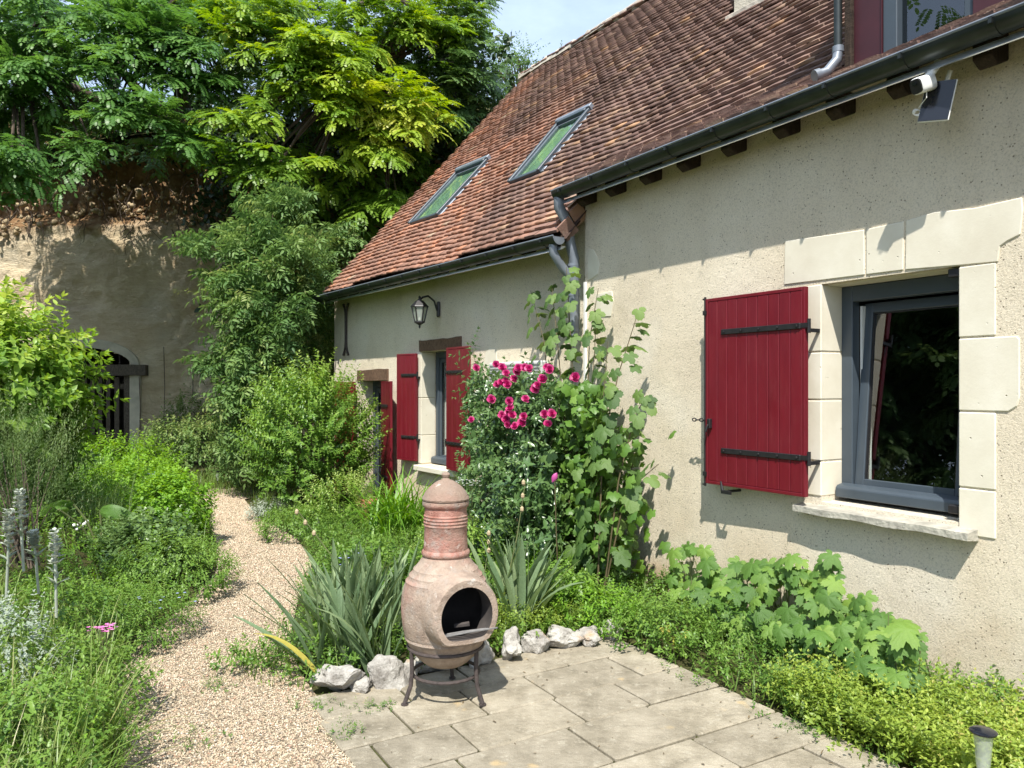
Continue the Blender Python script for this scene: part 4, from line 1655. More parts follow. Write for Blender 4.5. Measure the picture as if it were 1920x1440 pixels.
b.build('latch', 'black', S1, M1, bevel=0.003)
b = MB()
for k in range(3):
    cx = -sw_ - .035 - k * .034
    ring = [(cx + .02 * math.cos(w_), -.012 + (.010 * math.sin(w_) if k % 2 else 0), zc + .018 + (0 if k % 2 else .011 * math.sin(w_))) for w_ in np.linspace(0, 2 * math.pi, 11)]
    b.tube(ring, .0042, 6, cap=False)
b.tube([(-sw_ - .005, -.012, zc + .018), (-sw_ - .02, -.012, zc + .018)], .007, 6)
b.build('chain', 'black', S1, M1)
b = MB()
xs_ = FR.px(1368, 910, -.1)[0]
zs_ = sz0 - .015
b.tube([(xs_, .0, zs_ - .02), (xs_, -.13, zs_ - .02)], .009, 8)
b.box(xs_ - .035, xs_ + .045, -.145, -.128, zs_ - .035, zs_ - .012)
b.tube([(xs_ - .03, -.136, zs_ - .015), (xs_ - .045, -.136, zs_ + .045)], [.012, .005], 6)
b.build('shutter_stay', 'black', H, FR.M)

# left window
W2, _ = window(FL, lw_x0 + .015, lw_x1 - .002, lw_z0 + .02, lw_z1, RD, fw=.06, sw=.05)
room_box(FL, lw_x0, lw_x1, lw_z0, lw_z1, RD + .2, 'room', 1.6)
MB().box(lw_x0 + .09, lw_x1 - .06, RD + .075, RD + .08, lw_z0 + .1, lw_z1 - .05).build('curtain', 'curtain', W2, FL.M)
b = MB()
b.box(lw_x0 - .04, lw_x1 + .05, -.09, -.002, lw_z0 - .07, lw_z0 - .005)
b.build('window_sill', 'stone', H, FL.M, bevel=0.008)
for k, (za, zb) in enumerate(((lw_z1 - .004, lw_z1 - .55), (lw_z1 - .558, lw_z1 - 1.0), (lw_z1 - 1.008, lw_z0 + .01))):
    MB().box(lw_x0 - (.13, .09, .12)[k], lw_x0 + .006, -.006, RD, zb, za).build('jamb_stone', 'stone', H, FL.M, bevel=0.004)


def beam(pix, nm='lintel_beam'):
    (u0, v0_), (u1, v1_) = pix
    x0_, z1_ = FL.px(u0, v0_)
    x1_, z0_ = FL.px(u1, v1_)
    return x0_, x1_, z0_, z1_


def rough_beam(Fm, x0_, x1_, z0_, z1_, y0_, y1_, mat, parent, nm='lintel_beam', seed=0):
    b = MB()
    n_ = 10
    prof = []
    for i in range(n_ + 1):
        x = x0_ + (x1_ - x0_) * i / n_
        d = lambda k: 0.012 * mnoise.noise(Vector((x * 6, k * 3.1, seed)))
        prof.append([(x, y0_ + d(1), z0_ + d(2)), (x, y1_, z0_ + d(3)), (x, y1_, z1_ + d(4)), (x, y0_ + d(5), z1_ + d(6))])
    v = [p for r_ in prof for p in r_]
    f = []
    for i in range(n_):
        for k in range(4):
            k2 = (k + 1) % 4
            f.append((i * 4 + k, i * 4 + k2, (i + 1) * 4 + k2, (i + 1) * 4 + k))
    f += [(3, 2, 1, 0), tuple(n_ * 4 + k for k in range(4))]
    b.add(v, f)
    return b.build(nm, mat, parent, Fm.M if Fm else None)


bx0 = FL.px(788, 650)[0]
bx1 = FL.px(866, 645)[0]
rough_beam(FL, bx0, max(bx1, bx0 + .62), lw_z1 + .003, lw_z1 + .135, -.02, RD, 'beam', H)
dbx0, dbx1 = FL.px(671, 706)[0], FL.px(729, 706)[0]
rough_beam(FL, dbx0, dbx1, ld_z1 + .003, ld_z1 + .15, -.02, RD, 'beam', H, seed=3)

# left window shutters: one each side, boards, standing a little off the wall
hz0, hz1 = FL.px(770, 864, -.08)[1], FL.px(770, 663, -.08)[1]
w2a = FL.px(787, 700, -.05)[0] - FL.px(753, 700, -.12)[0]
shutter(FL, lw_x0 - .035, hz0, hz1, max(.36, w2a * .92), -1, out=-.05, angle=R(-12), planks=4, strap_len=.75)
xr_ = FL.px(852, 700, -.2)[0]
shutter(FL, lw_x1 - .03, hz0 - .02, hz1 + .03, .50, 1, out=-.12, angle=R(-3), planks=4, strap_len=.75)

# door with its shutters
W3, _ = window(FL, ld_x0 + .012, ld_x1 - .002, 0.03, ld_z1, RD, fw=.07, sw=.07, sill=False)
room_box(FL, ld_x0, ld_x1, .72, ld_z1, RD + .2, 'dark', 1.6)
dz1 = FL.px(722, 715, -.1)[1]
shutter(FL, ld_x1 + .03, .06, dz1, .46, 1, out=-.07, angle=R(-12), planks=5, strap_len=.75)
shutter(FL, ld_x0 - .03, .06, dz1, .46, -1, out=-.07, angle=R(-12), planks=5, strap_len=.75)

# iron wall anchor, an X with a long waist
ax, _ = FL.px(651, 620)
az0, az1 = FL.px(651, 666)[1], FL.px(651, 570)[1]
b = MB()
am = (az0 + az1) / 2
for sd in (-1, 1):
    for up in (-1, 1):
        pts = []
        for s_ in np.linspace(0, 1, 7):
            zz = am + up * (az1 - am) * s_
            xx_ = sd * (0.012 + 0.07 * max(0, s_ - .55) ** 1.6 / .28)
            pts.append((ax + xx_, -.022, zz))
        b.tube(pts, [.014] * 6 + [.02], 6)
b.build('wall_anchor', 'iron', H, FL.M)

# --- dormer at the right of the roof
dx0, dx1 = DX0, DX1
yD = 0.06
zD0, zD1 = 3.28, 4.85
b = MB()
b.box(dx0, dx0 + .20, yD, yD + .1, zD0, zD1)
DORM = b.build('dormer', 'shaded_red', H, FR.M, bevel=0.005)
b = MB()
b.box(dx0 - .015, dx0 + .03, yD - .035, yD - .002, zD0, zD1)
b.build('corner_board', 'rafter', DORM, FR.M, bevel=0.004)
gx0, gx1 = FR.px(1655, 60, yD)[0], FR.px(1826, 60, yD)[0]
b = MB()
b.box(dx0 + .202, gx0, yD - .01, yD + .1, zD0, zD1)
b.build('window_post', 'shaded_red', DORM, FR.M)
b = MB()
b.box(gx0 + .001, gx0 + .085, yD + .0, yD + .1, zD0, zD1)
b.box(gx1 - .05, gx1, yD + .0, yD + .1, zD0, zD1)
b.box(gx0 + .086, gx1 - .051, yD + .0, yD + .1, zD0, zD0 + .1)
b.box(gx0 + .086, gx1 - .051, yD + .0, yD + .1, zD1 - .1, zD1)
DW = b.build('window_frame', 'anth', DORM, FR.M, bevel=0.004)
MB().box(gx0 + .082, gx1 - .047, yD + .05, yD + .056, zD0 + .097, zD1 - .097).build('pane', m_glass('dormer_glass', (0.5, 0.55, 0.55), 0.01, 2.0), DORM, FR.M)
b = MB()
b.box(gx1 + .002, gx1 + .20, yD - .02, yD + .1, zD0, zD1)
b.build('window_post', 'shaded_red', DORM, FR.M, bevel=0.005)
b = MB()
b.box(gx1 + .202, gx1 + .9, yD, yD + .1, zD0, zD1)
b.build('window_frame', 'anth', DORM, FR.M)
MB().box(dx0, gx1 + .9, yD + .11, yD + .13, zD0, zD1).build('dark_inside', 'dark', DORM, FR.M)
ck = MB()
ck.add([(dx0 + .005, yD + .1, zD0 - .2), (dx0 + .005, yD + .1, zD1), (dx0 + .005, yD + 1.75, zD1), (dx0 + .005, yD + 1.75, zD1 - .1)], [(0, 1, 2, 3)])
ck.add([(dx0 + .03, yD + .1, zD0 - .2), (dx0 + .03, yD + .1, zD1), (dx0 + .03, yD + 1.75, zD1), (dx0 + .03, yD + 1.75, zD1 - .1)], [(3, 2, 1, 0)])
ck.build('cheek', 'shaded_red', DORM, FR.M)
rf = MB()
xm = (dx0 + gx1 + .9) / 2
for sd, xe in ((-1, dx0 - .22), (1, gx1 + 1.12)):
    rf.add([(xe, yD - .5, zD1 - .12), (xm, yD - .5, zD1 + .85), (xm, yD + 2.4, zD1 + .85), (xe, yD + 1.9, zD1 - .12),
            (xe, yD - .5, zD1 - .18), (xm, yD - .5, zD1 + .79), (xm, yD + 2.4, zD1 + .79), (xe, yD + 1.9, zD1 - .18)],
           [(0, 1, 2, 3), (7, 6, 5, 4), (0, 4, 5, 1), (0, 3, 7, 4), (3, 2, 6, 7)])
rf.build('dormer_roof', 'tilef', DORM, FR.M)
pd = MB()
pd.add([(dx0, yD + .02, zD1 + .001), (gx1 + .9, yD + .02, zD1 + .001), (xm, yD + .02, zD1 + .8)], [(0, 1, 2)])
pd.build('pediment', 'shaded_red', DORM, FR.M)
b = MB()
xp = dx0 - .045
MB().tube([FR.w(xp, yD - .05, zD1 - .1), FR.w(xp, yD - .05, zD0 + .24)], .024, 12).build('dormer_pipe', 'zincd', DORM, smooth=True)
b.tube([FR.w(xp, yD - .05, zD0 + .26), FR.w(xp, yD - .06, zD0 + .20), FR.w(xp - .03, yD - .11, zD0 + .13), FR.w(xp - .055, yD - .17, zD0 + .105)], .029, 12)
b.tube([FR.w(xp, yD - .05, zD0 + .245), FR.w(xp, yD - .05, zD0 + .28)], .033, 12)
b.tube([FR.w(xp - .047, yD - .155, zD0 + .112), FR.w(xp - .06, yD - .185, zD0 + .10)], .035, 12)
b.build('pipe_elbow', 'pvc', DORM, smooth=True)
b = MB()
b.box(dx0 - .01, dx0 + .30, yD - .16, yD - .04, zD0 - .10, zD0 - .02)
b.build('mortar_flashing', 'mortar', DORM, FR.M @ Matrix.Translation((0, 0, .06)), bevel=0.02)

# ------------------------------------------------------------------ things fixed to the house
# lantern
lxw, lzw = FL.px(824, 580, 0)
LT = thing('wall_lantern', FL.w(lxw, 0, lzw), 'dark six-sided lantern on a curved arm under the eaves', 'wall lamp')
b = MB()
b.box(lxw - .03, lxw + .03, -.03, -.001, lzw - .09, lzw + .09)
b.build('back_plate', 'black', LT, FL.M, bevel=0.012)
ly0 = -.26
b = MB()
b.tube([(lxw, -.03, lzw - .02), (lxw, -.07, lzw + .09), (lxw, -.15, lzw + .145), (lxw, -.22, lzw + .125), (lxw, ly0, lzw + .09)], .012, 8)
b.build('arm', 'black', LT, FL.M, smooth=True)
ML = FL.M @ Matrix.Translation((lxw, ly0, lzw))
b = MB()
b.lathe([(.105, .012), (.10, .022), (.07, .055), (.045, .082), (.022, .09), (.02, .10), (.011, .105), (.016, .125), (.004, .14)], 6)
b.build('lamp_cap', 'black', LT, ML)
b = MB()
for k in range(6):
    a = 2 * math.pi * k / 6
    b.tube([(math.cos(a) * .09, math.sin(a) * .09, .012), (math.cos(a) * .055, math.sin(a) * .055, -.15)], .008, 5)
b.lathe([(.060, -.15), (.062, -.165), (.045, -.175), (.02, -.19), (.008, -.20), (.012, -.215), (.002, -.235)], 6)
b.build('cage', 'black', LT, ML)
for k in range(6):
    a, a2 = 2 * math.pi * k / 6, 2 * math.pi * (k + 1) / 6
    b = MB()
    b.add([(math.cos(a) * .085, math.sin(a) * .085, .010), (math.cos(a2) * .085, math.sin(a2) * .085, .010), (math.cos(a2) * .053, math.sin(a2) * .053, -.148), (math.cos(a) * .053, math.sin(a) * .053, -.148)], [(0, 1, 2, 3)])
    b.build('pane', 'clear', LT, ML)
MB().lathe([(.012, -.14), (.016, -.10), (.024, -.06), (.018, -.03), (.006, -.02)], 10).build('bulb', 'white', LT, ML, smooth=True)

# security camera on a rafter end
cx, cz = FR.px(1732, 158, -.26)
SCM = thing('security_camera', FR.w(cx, -.26, cz), 'small white security camera with black face under the gutter', 'camera')
Mc = FR.M @ Matrix.Translation((cx, -.26, cz)) @ Matrix.Rotation(R(-8), 4, 'Z') @ Matrix.Rotation(R(20), 4, 'X') @ Matrix.Scale(1.15, 4)
b = MB()
prof = []
for k in range(16):
    a = 2 * math.pi * k / 16
    ca_, sa_ = math.cos(a), math.sin(a)
    prof.append((.032 * math.copysign(abs(ca_) ** .6, ca_), .036 * math.copysign(abs(sa_) ** .6, sa_)))
b.prism(prof, -.045, .045)
b.build('housing', 'white', SCM, Mc, bevel=0.006, smooth=True)
b = MB()
b.prism([(x * .86, z * .88) for x, z in prof], -.052, -.044)
b.build('face', 'black', SCM, Mc, bevel=0.002)
b = MB()
b.tube([(0, .03, .02), (.02, .07, .05), (.025, .09, .07)], [.02, .014, .02], 10)
b.build('mount', 'white', SCM, Mc, smooth=True)
MB().lathe([(.009, -.0), (.009, .003)], 12).build('lens', 'solar', SCM, Mc @ Matrix.Translation((0, -.054, .012)) @ Matrix.Rotation(R(90), 4, 'X'))
# solar panel with cable
sx_, sz_ = FR.px(1757, 189, -.20)
SP = thing('solar_panel', FR.w(sx_, -.2, sz_), 'small tilted black solar panel hung beside the white camera', 'solar panel')
Mp = FR.M @ Matrix.Translation((sx_, -.2, sz_)) @ Matrix.Rotation(R(14), 4, 'Z') @ Matrix.Rotation(R(9), 4, 'Y') @ Matrix.Rotation(R(-9), 4, 'X')
hw, hh = .072, .104
MB().box(-hw, hw, 0, .010, -hh, hh).build('panel_frame', 'white', SP, Mp, bevel=0.003)
MB().box(-hw + .003, hw - .003, -.003, .001, -hh + .003, hh - .003).build('cell', 'solar', SP, Mp)
b = MB()
b.tube([Mp @ Vector((0, .012, .05)), Mp @ Vector((0, .06, .1)), FR.w(sx_ + .02, -.12, sz_ + .16)], .012, 8)
b.build('bracket', 'white', SP)
b = MB()
c0 = Mc @ Vector((.012, -.01, -.034))
c1 = Mp @ Vector((-hw - .006, -.004, -.03))
pts = [c0, c0 + Vector((0, 0, -.03)), c0.lerp(c1, .6) + Vector((0, 0, -.01)), c1]
b.tube(pts, .0025, 6)
for k in range(3):
    ring = [c1 + Vector((.020 * math.cos(w_) - .01 + .004 * k, .006 * math.sin(w_ * 2), .014 * math.sin(w_) - .02 - .003 * k)) for w_ in np.linspace(0, 2 * math.pi, 13)]
    b.tube(ring, .0024, 5, cap=False)
b.build('cable', 'white', SP)

# pale louvred wall unit behind the roses
ux0, uz1 = FL.px(916, 680, -.1)
ux1, uz0 = FL.px(1016, 740, -.1)
VU = thing('wall_vent_unit', FL.w((ux0 + ux1) / 2, 0, uz0), 'pale grey slatted vent box on the wall behind the roses', 'vent unit')
MB().box(ux0, ux1, -.10, -.002, uz0, uz1).build('casing', 'pale', VU, FL.M, bevel=0.015)
z = uz0 + .03
while z < uz1 - .03:
    MB().box(ux0 + .03, ux1 - .03, -.118, -.099, z, z + .012).build('slat', 'pale', VU, FL.M)
    z += .032

# ------------------------------------------------------------------ cliff with the cellar gate
CY = 16.0
gates_c = at(170, 830, CY)


def gpx(u, v, Y=CY):
    p = at(u, v, Y)
    return p.x, p.z


ox0, _ = gpx(62, 700)
ox1, _ = gpx(246, 700)
beam_z0, beam_z1 = gpx(200, 704)[1], gpx(200, 684)[1]
arch_cx = (ox0 + ox1) / 2
arch_top = gpx(150, 652)[1]
arch_hw = (ox1 - ox0) / 2 + .02


def arch_z(x):
    q = max(0.0, 1 - ((x - arch_cx) / arch_hw) ** 2)
    return beam_z1 - .02 + (arch_top - beam_z1 + .02) * math.sqrt(q)


cxs = np.concatenate([np.arange(-22, -11.6, 0.2), np.arange(-11.6, -4.5, 0.065), np.arange(-4.5, 9.0, 0.2)])
czs = np.arange(-0.3, 7.2, 0.065)
vs, keep = [], {}
nz = len(czs)
for i, x in enumerate(cxs):
    for j, z in enumerate(czs):
        y = CY + 0.02 * (z) + 0.05 * math.sin(x * .5)
        # undercut band of soil above, rubble lip
        if z > 4.9:
            y += 0.0 + 0.35 * min(1, (z - 4.9) / .35) - 0.22 * max(0, z - 6.0)
        p = Vector((x, 0, z))
        amp = 0.05 + 0.16 * max(0, min(1, (x + 7.2) / 1.6)) if z < 4.9 else 0.13
        smooth_face = -11 < x < -7.0 and z < 4.6
        y += mnoise.fractal(p * 1.4, 1.0, 2.0, 6) * (0.08 if smooth_face else amp * 1.3)
        y += mnoise.noise(p * .4) * 0.25
        y += abs(mnoise.fractal(p * 3.1 + Vector((7, 0, 3)), 0.9, 2.1, 4)) * (0.05 if smooth_face else 0.10)
        d_open = abs(x - arch_cx) - arch_hw
        if z < 3.2 and d_open < 0.9:
            w_ = max(0, min(1, (d_open + .1) / 0.9)) if d_open > -.1 else 0
            y = CY * (1 - w_) + y * w_
        vs.append((x, y, z))
fs = []
for i in range(len(cxs) - 1):
    for j in range(nz - 1):
        xm_, zm_ = (cxs[i] + cxs[i + 1]) / 2, (czs[j] + czs[j + 1]) / 2
        if ox0 + .02 < xm_ < ox1 - .02 and zm_ < arch_z(xm_) - .0:
            continue
        a = i * nz + j
        fs.append((a, a + nz, a + nz + 1, a + 1))
cliff = obj_np('cliff', np.array(vs), np.array(fs), 'cliff', smooth=True)
tag(cliff, 'pale limestone cliff face with a brown soil band on top', 'cliff', kind='structure')
# hill behind the cliff
hx = np.linspace(-40, 30, 50)
hy = np.concatenate([np.linspace(16.05, 18, 8), np.linspace(18.5, 60, 20)])
HXX, HYY = np.meshgrid(hx, hy)
HZ = 6.6 + np.minimum((HYY - 16.05) * .5, 3.0) + 0.3 * np.sin(HXX * .7 + HYY * .4)
HZ -= np.clip((HXX - 4) * .12, 0, 5)
ii = np.arange(HXX.size).reshape(HXX.shape)
hq = np.stack([ii[:-1, :-1], ii[:-1, 1:], ii[1:, 1:], ii[1:, :-1]], -1).reshape(-1, 4)
hill = obj_np('hill', np.stack([HXX, HYY, HZ], -1).reshape(-1, 3), hq, 'soil', smooth=True)
tag(hill, 'wooded hillside above the cliff', 'hill', kind='structure')

# cellar behind the gate
b = MB()
X0, X1, Z0, Z1 = ox0 - .3, ox1 + .3, -.2, arch_top + .3
b.add([(X0, CY + .25, Z0), (X1, CY + .25, Z0), (X1, CY + 4, Z0), (X0, CY + 4, Z0), (X0, CY + .25, Z1), (X1, CY + .25, Z1), (X1, CY + 4, Z1), (X0, CY + 4, Z1)],
      [(0, 1, 2, 3), (4, 7, 6, 5), (3, 2, 6, 7), (0, 3, 7, 4), (1, 5, 6, 2)])
b.build('cave', m_simple('cave_rock', (0.10, 0.085, 0.065), .95), cliff)
# plastered arch ring and jambs
b = MB()
ring_in, ring_out = [], []
nA = 28
for k in range(nA + 1):
    a = math.pi * k / nA
    x = arch_cx + arch_hw * math.cos(a)
    z = beam_z1 - .02 + (arch_top - beam_z1 + .02) * math.sin(a)
    xo = arch_cx + (arch_hw + .16) * math.cos(a)
    zo = beam_z1 - .02 + (arch_top - beam_z1 + .02 + .2) * math.sin(a)
    ring_in.append((x, z))
    ring_out.append((xo, zo))
for k in range(nA):
    q = [ring_in[k], ring_out[k], ring_out[k + 1], ring_in[k + 1]]
    b.prism(q, CY - .05, CY + .35)
b.build('arch', m_simple('arch_plaster', (0.47, 0.43, 0.33), .95, var=.25, scale=4, bump=.4, bscale=30), cliff)
b = MB()
b.box(ox1 - .02, ox1 + .20, CY - .03, CY + .35, -.2, beam_z0)
b.box(ox0 - .2, ox0 + .02, CY - .03, CY + .35, -.2, beam_z0)
b.build('jamb', m_simple('jamb_plaster', (0.50, 0.46, 0.36), .95, var=.2, scale=4, bump=.4, bscale=30), cliff)

GT = thing('cellar_gate', (arch_cx, CY, 0), 'weathered wooden slat gate under a beam in the cliff cellar', 'gate')
rough_beam(None, ox0 - .2, ox1 + .34, beam_z0, beam_z1, CY - .10, CY + .1, 'dbeam', GT, 'lintel_beam', 5)
gx = ox0 + .10
while gx < ox1 - .06:
    w_ = random.uniform(.075, .11)
    MB().box(gx, gx + w_, CY + .02, CY + .045, 0.05, beam_z0 - .03 - random.uniform(0, .02)).build('slat', 'dbeam', GT, bevel=0.004)
    gx += w_ + random.uniform(.07, .10)
MB().box(ox1 - .14, ox1 - .025, CY - .02, CY + .1, 0.0, beam_z0 - .004).build('gate_post', 'dbeam', GT, bevel=0.006)
MB().box(ox0 + .02, ox1 - .15, CY + .046, CY + .07, .25, .36).build('rail', 'dbeam', GT)
MB().box(ox0 + .02, ox1 - .15, CY + .046, CY + .07, 1.5, 1.61).build('rail', 'dbeam', GT)
b = MB()
b.tube([(ox0 + .1, CY + .058, 1.45), (ox1 - .2, CY + .058, .4)], .045, 4)
b.build('brace', 'dbeam', GT)
for k in range(5):
    x = arch_cx - arch_hw * .7 + k * arch_hw * .35
    MB().tube([(x, CY + .1, beam_z1), (x, CY + .1, arch_z(x))], .012, 6).build('window_bar', 'iron', GT)

# rubble stones and roots in the soil band
rubV = []
bm = bmesh.new()
bmesh.ops.create_icosphere(bm, subdivisions=1, radius=.5)
iV = np.array([v.co[:] for v in bm.verts])
iF = np.array([[v.index for v in f.verts] for f in bm.faces])
bm.free()
n = 420
px_ = rng.uniform(-11.5, -5.0, n)
pz_ = 4.95 + 0.75 * rng.random(n) ** 1.5 + .25 * np.sin(px_ * 1.3)
py_ = CY + .12 + .30 * (pz_ - 4.9) + .1 * rng.normal(size=n)
s_ = .04 + .11 * rng.random(n) ** 2
V, F, T = scatter((iV, iF, np.zeros(len(iV))), np.stack([px_, py_, pz_], 1), orient(rng.normal(size=(n, 3))), s_[:, None] * (.7 + .6 * rng.random((n, 3))), rng.random(n))
tag(obj_np('rubble', V, F, m_simple('rubble_stone', (.36, .28, .17), .95, var=.4, scale=6), cliff, T), kind='stuff')

rt_ = MB()
rr = random.Random(5)
for k in range(150):
    x = rr.uniform(-11.5, -5.2)
    z = rr.uniform(4.8, 6.2)
    y = CY - .05 + .18 * max(0, z - 4.9)
    pts = [Vector((x, y, z))]
    for q in range(4):
        pts.append(pts[-1] + Vector((rr.uniform(-.12, .12), rr.uniform(-.06, .03), -rr.uniform(.06, .2))))
    rt_.tube(pts, [rr.uniform(.006, .014) * (1 - .2 * q) for q in range(5)], 4)
tag(rt_.build('hanging_roots', 'bark', cliff), kind='stuff')

# ------------------------------------------------------------------ chiminea
CHX, CHY = -0.33, 3.83
CM = thing('chiminea', (CHX, CHY, 0.17), 'weathered pinkish terracotta chiminea with round mouth and domed lid', 'chiminea')
Mch = Matrix.Translation((CHX, CHY, 0)) @ Matrix.Rotation(R(0), 4, 'Z')
outer = [(.001, .178), (.095, .178), (.118, .195), (.150, .225), (.178, .262), (.194, .300), (.203, .312), (.201, .325), (.206, .333), (.206, .345), (.212, .36),
         (.219, .42), (.221, .47), (.216, .53), (.206, .565), (.198, .585), (.199, .592), (.190, .600), (.182, .612), (.182, .620), (.171, .630), (.162, .642), (.161, .650), (.148, .662), (.133, .680), (.119, .700),
         (.113, .712), (.119, .718), (.121, .728), (.117, .738), (.110, .744), (.1075, .80), (.106, .858), (.110, .864), (.107, .872), (.111, .880), (.107, .888), (.111, .896), (.107, .904), (.110, .912), (.105, .918),
         (.105, .950), (.113, .958), (.117, .970), (.115, .982), (.108, .986), (.001, .986)]
inner = [(.001, .215), (.09, .22), (.15, .27), (.185, .36), (.195, .46), (.185, .55), (.13, .65), (.085, .71), (.08, 1.05), (.001, 1.05)]


def bm_obj(mb, mat, smooth=True):
    o = bpy.data.objects.new('tmp', mb.mesh('tmp', mat, None, smooth))
    COL.objects.link(o)
    return o


fdir = R(28)
FX = Vector((math.sin(fdir), -math.cos(fdir), 0))     # mouth direction
FYv = Vector((math.cos(fdir), math.sin(fdir), 0))


def dshape(r, flat, n=40):
    pts = []
    for k in range(n):
        a = 2 * math.pi * k / n
        x, z = r * math.cos(a), r * 1.04 * math.sin(a)
        if z < -flat:
            z = -flat - (abs(z) - flat) * .18
        pts.append((x, z))
    return pts


def mouth_prism(r, flat, d0, d1, zc):
    b = MB()
    pts = dshape(r, flat)
    n = len(pts)
    v = []
    for d in (d0, d1):
        for x, z in pts:
            v.append(FX * d + FYv * x + Vector((0, 0, zc + z)))
    f = [tuple(range(n)), tuple(range(2 * n - 1, n - 1, -1))]
    for i in range(n):
        j = (i + 1) % n
        f.append((i, i + n, j + n, j))
    b.add(v, f)
    return b


def mouth_rim(zc):
    """flared collar around the mouth, growing out of the belly"""
    b = MB()
    rings = [(.19, .13, .06), (.182, .135, .17), (.172, .132, .225), (.168, .130, .248), (.160, .124, .258), (.142, .112, .258)]
    n = 40
    v, f = [], []
    for r, fl, d in rings:
        for x, z in dshape(r, fl, n):
            v.append(FX * d + FYv * x + Vector((0, 0, zc + z)))
    for i in range(len(rings) - 1):
        for k in range(n):
            k2 = (k + 1) % n
            f.append((i * n + k, i * n + k2, (i + 1) * n + k2, (i + 1) * n + k))
    f += [tuple(range(n - 1, -1, -1)), tuple(range((len(rings) - 1) * n, len(rings) * n))]
    b.add(v, f)
    return b


o1 = bm_obj(MB().lathe(outer, 64), 'chim')
o2 = bm_obj(mouth_rim(.475), 'chim')
o3 = bm_obj(MB().lathe(inner, 48), 'soot')
o4 = bm_obj(mouth_prism(.132, .102, .02, .5, .472), 'soot')
for o, op in ((o2, 'UNION'), (o3, 'DIFFERENCE'), (o4, 'DIFFERENCE')):
    m = o1.modifiers.new('b', 'BOOLEAN')
    m.object, m.operation, m.solver = o, op, 'EXACT'
    try:
        m.material_mode = 'TRANSFER'
    except Exception:
        pass
dg = bpy.context.evaluated_depsgraph_get()
me = bpy.data.meshes.new_from_object(o1.evaluated_get(dg))
for o in (o1, o2, o3, o4):
    bpy.data.objects.remove(o)
me.name = 'chiminea_body'
me.polygons.foreach_set('use_smooth', [True] * len(me.polygons))
me.set_sharp_from_angle(angle=R(38))
body = bpy.data.objects.new('body', me)
put(body, CM)
body.matrix_basis = Mch
lid = bpy.data.objects.new('lid', MB().lathe([(.100, .987), (.116, .988), (.118, .996), (.112, 1.008), (.100, 1.03), (.080, 1.052), (.055, 1.072), (.034, 1.084), (.022, 1.088), (.016, 1.096), (.021, 1.106), (.022, 1.113), (.016, 1.122), (.004, 1.127)], 48).mesh('lid', 'chim', None, True))
put(lid, CM)
lid.matrix_basis = Mch
# iron grate rods across the mouth and a bit of charred wood on it
b = MB()
for k, (off, zz) in enumerate(((-.05, .382), (-.015, .387), (.03, .392))):
    p0 = FX * (.17 + .03 * k) - FYv * .125 + Vector((0, 0, zz - .008))
    p1 = FX * (.235 + .02 * k) + FYv * (.125 + .012 * k) + Vector((0, 0, zz + .012))
    b.tube([p0, p0.lerp(p1, .5) + Vector((0, 0, .003)), p1], .0042, 6)
b.build('grate', 'ash', CM, Mch)
b = MB()
b.tube([FX * .15 - FYv * .02 + Vector((0, 0, .402)), FX * .17 + FYv * .05 + Vector((0, 0, .408))], [.010, .013], 6)
b.build('charred_stick', 'soot', CM, Mch)

ST = thing('iron_stand', (CHX, CHY, 0.012), 'rusty three-legged iron ring stand carrying the chiminea', 'stand')
b = MB()
ring = [(math.cos(a) * .186, math.sin(a) * .186, .268) for a in np.linspace(0, 2 * math.pi, 33)]
b.tube(ring, .0085, 8, cap=False)
b.build('upper_ring', 'iron', ST, Mch, smooth=True)
b = MB()
ring = [(math.cos(a) * .165, math.sin(a) * .165, .135) for a in np.linspace(0, 2 * math.pi, 33)]
b.tube(ring, .0085, 8, cap=False)
b.build('lower_ring', 'iron', ST, Mch, smooth=True)
for a in (R(-148), R(-32), R(86)):
    b = MB()
    c, s_ = math.cos(a), math.sin(a)
    b.tube([(c * .186, s_ * .186, .262), (c * .183, s_ * .183, .17), (c * .190, s_ * .190, .10), (c * .222, s_ * .222, .02)], .0105, 8)
    b.tube([(c * .222, s_ * .222, .013), (c * .222, s_ * .222, .02)], .018, 8)
    b.build('leg', 'iron', ST, Mch, smooth=True)

# ------------------------------------------------------------------ border rocks
def rock(u, v, w, h, d, seed, label, rough=.32, rotz=0.0, sub=4, blocky=0.0):
    p = G(u, v, .01)
    Y = p.y
    sx, sz = w * 1.2 / FPX * Y, h * 1.05 / FPX * Y
    bm = bmesh.new()
    bmesh.ops.create_icosphere(bm, subdivisions=sub, radius=0.5)
    off = Vector((seed * 3.7, seed * 1.3, seed * .9))
    for q in bm.verts:
        c = q.co.copy()
        if blocky:
            m = max(abs(c.x), abs(c.y), abs(c.z)) * 2
            c = c.lerp(c / m, blocky) if m > 0 else c
        # crude facets: several cutting planes
        for k in range(10):
            pn = Vector((mnoise.noise(off + Vector((k * 2.3, 0, 0))), mnoise.noise(off + Vector((0, k * 1.9, 4))), mnoise.noise(off + Vector((3, 5, k * 2.7))))).normalized()
            dd = c.dot(pn) - 0.30
            if dd > 0:
                c -= pn * dd * .85
        c *= 1 + rough * mnoise.fractal(c * 3.2 + off, 1.0, 2.0, 4)
        q.co = (c.x * sx, c.y * d, c.z * sz)
    zmin = min(q.co.z for q in bm.verts)
    for q in bm.verts:
        q.co.z -= zmin + .026
    me = bpy.data.meshes.new('border_rock')
    bm.to_mesh(me)
    bm.free()
    me.materials.append(MAT['rock'])
    o = bpy.data.objects.new('border_rock', me)
    COL.objects.link(o)
    o.location = (p.x, p.y + d * .35, .012)
    o.rotation_euler = (0, 0, rotz)
    return tag(o, label, 'rock', 'rocks edging the patio')


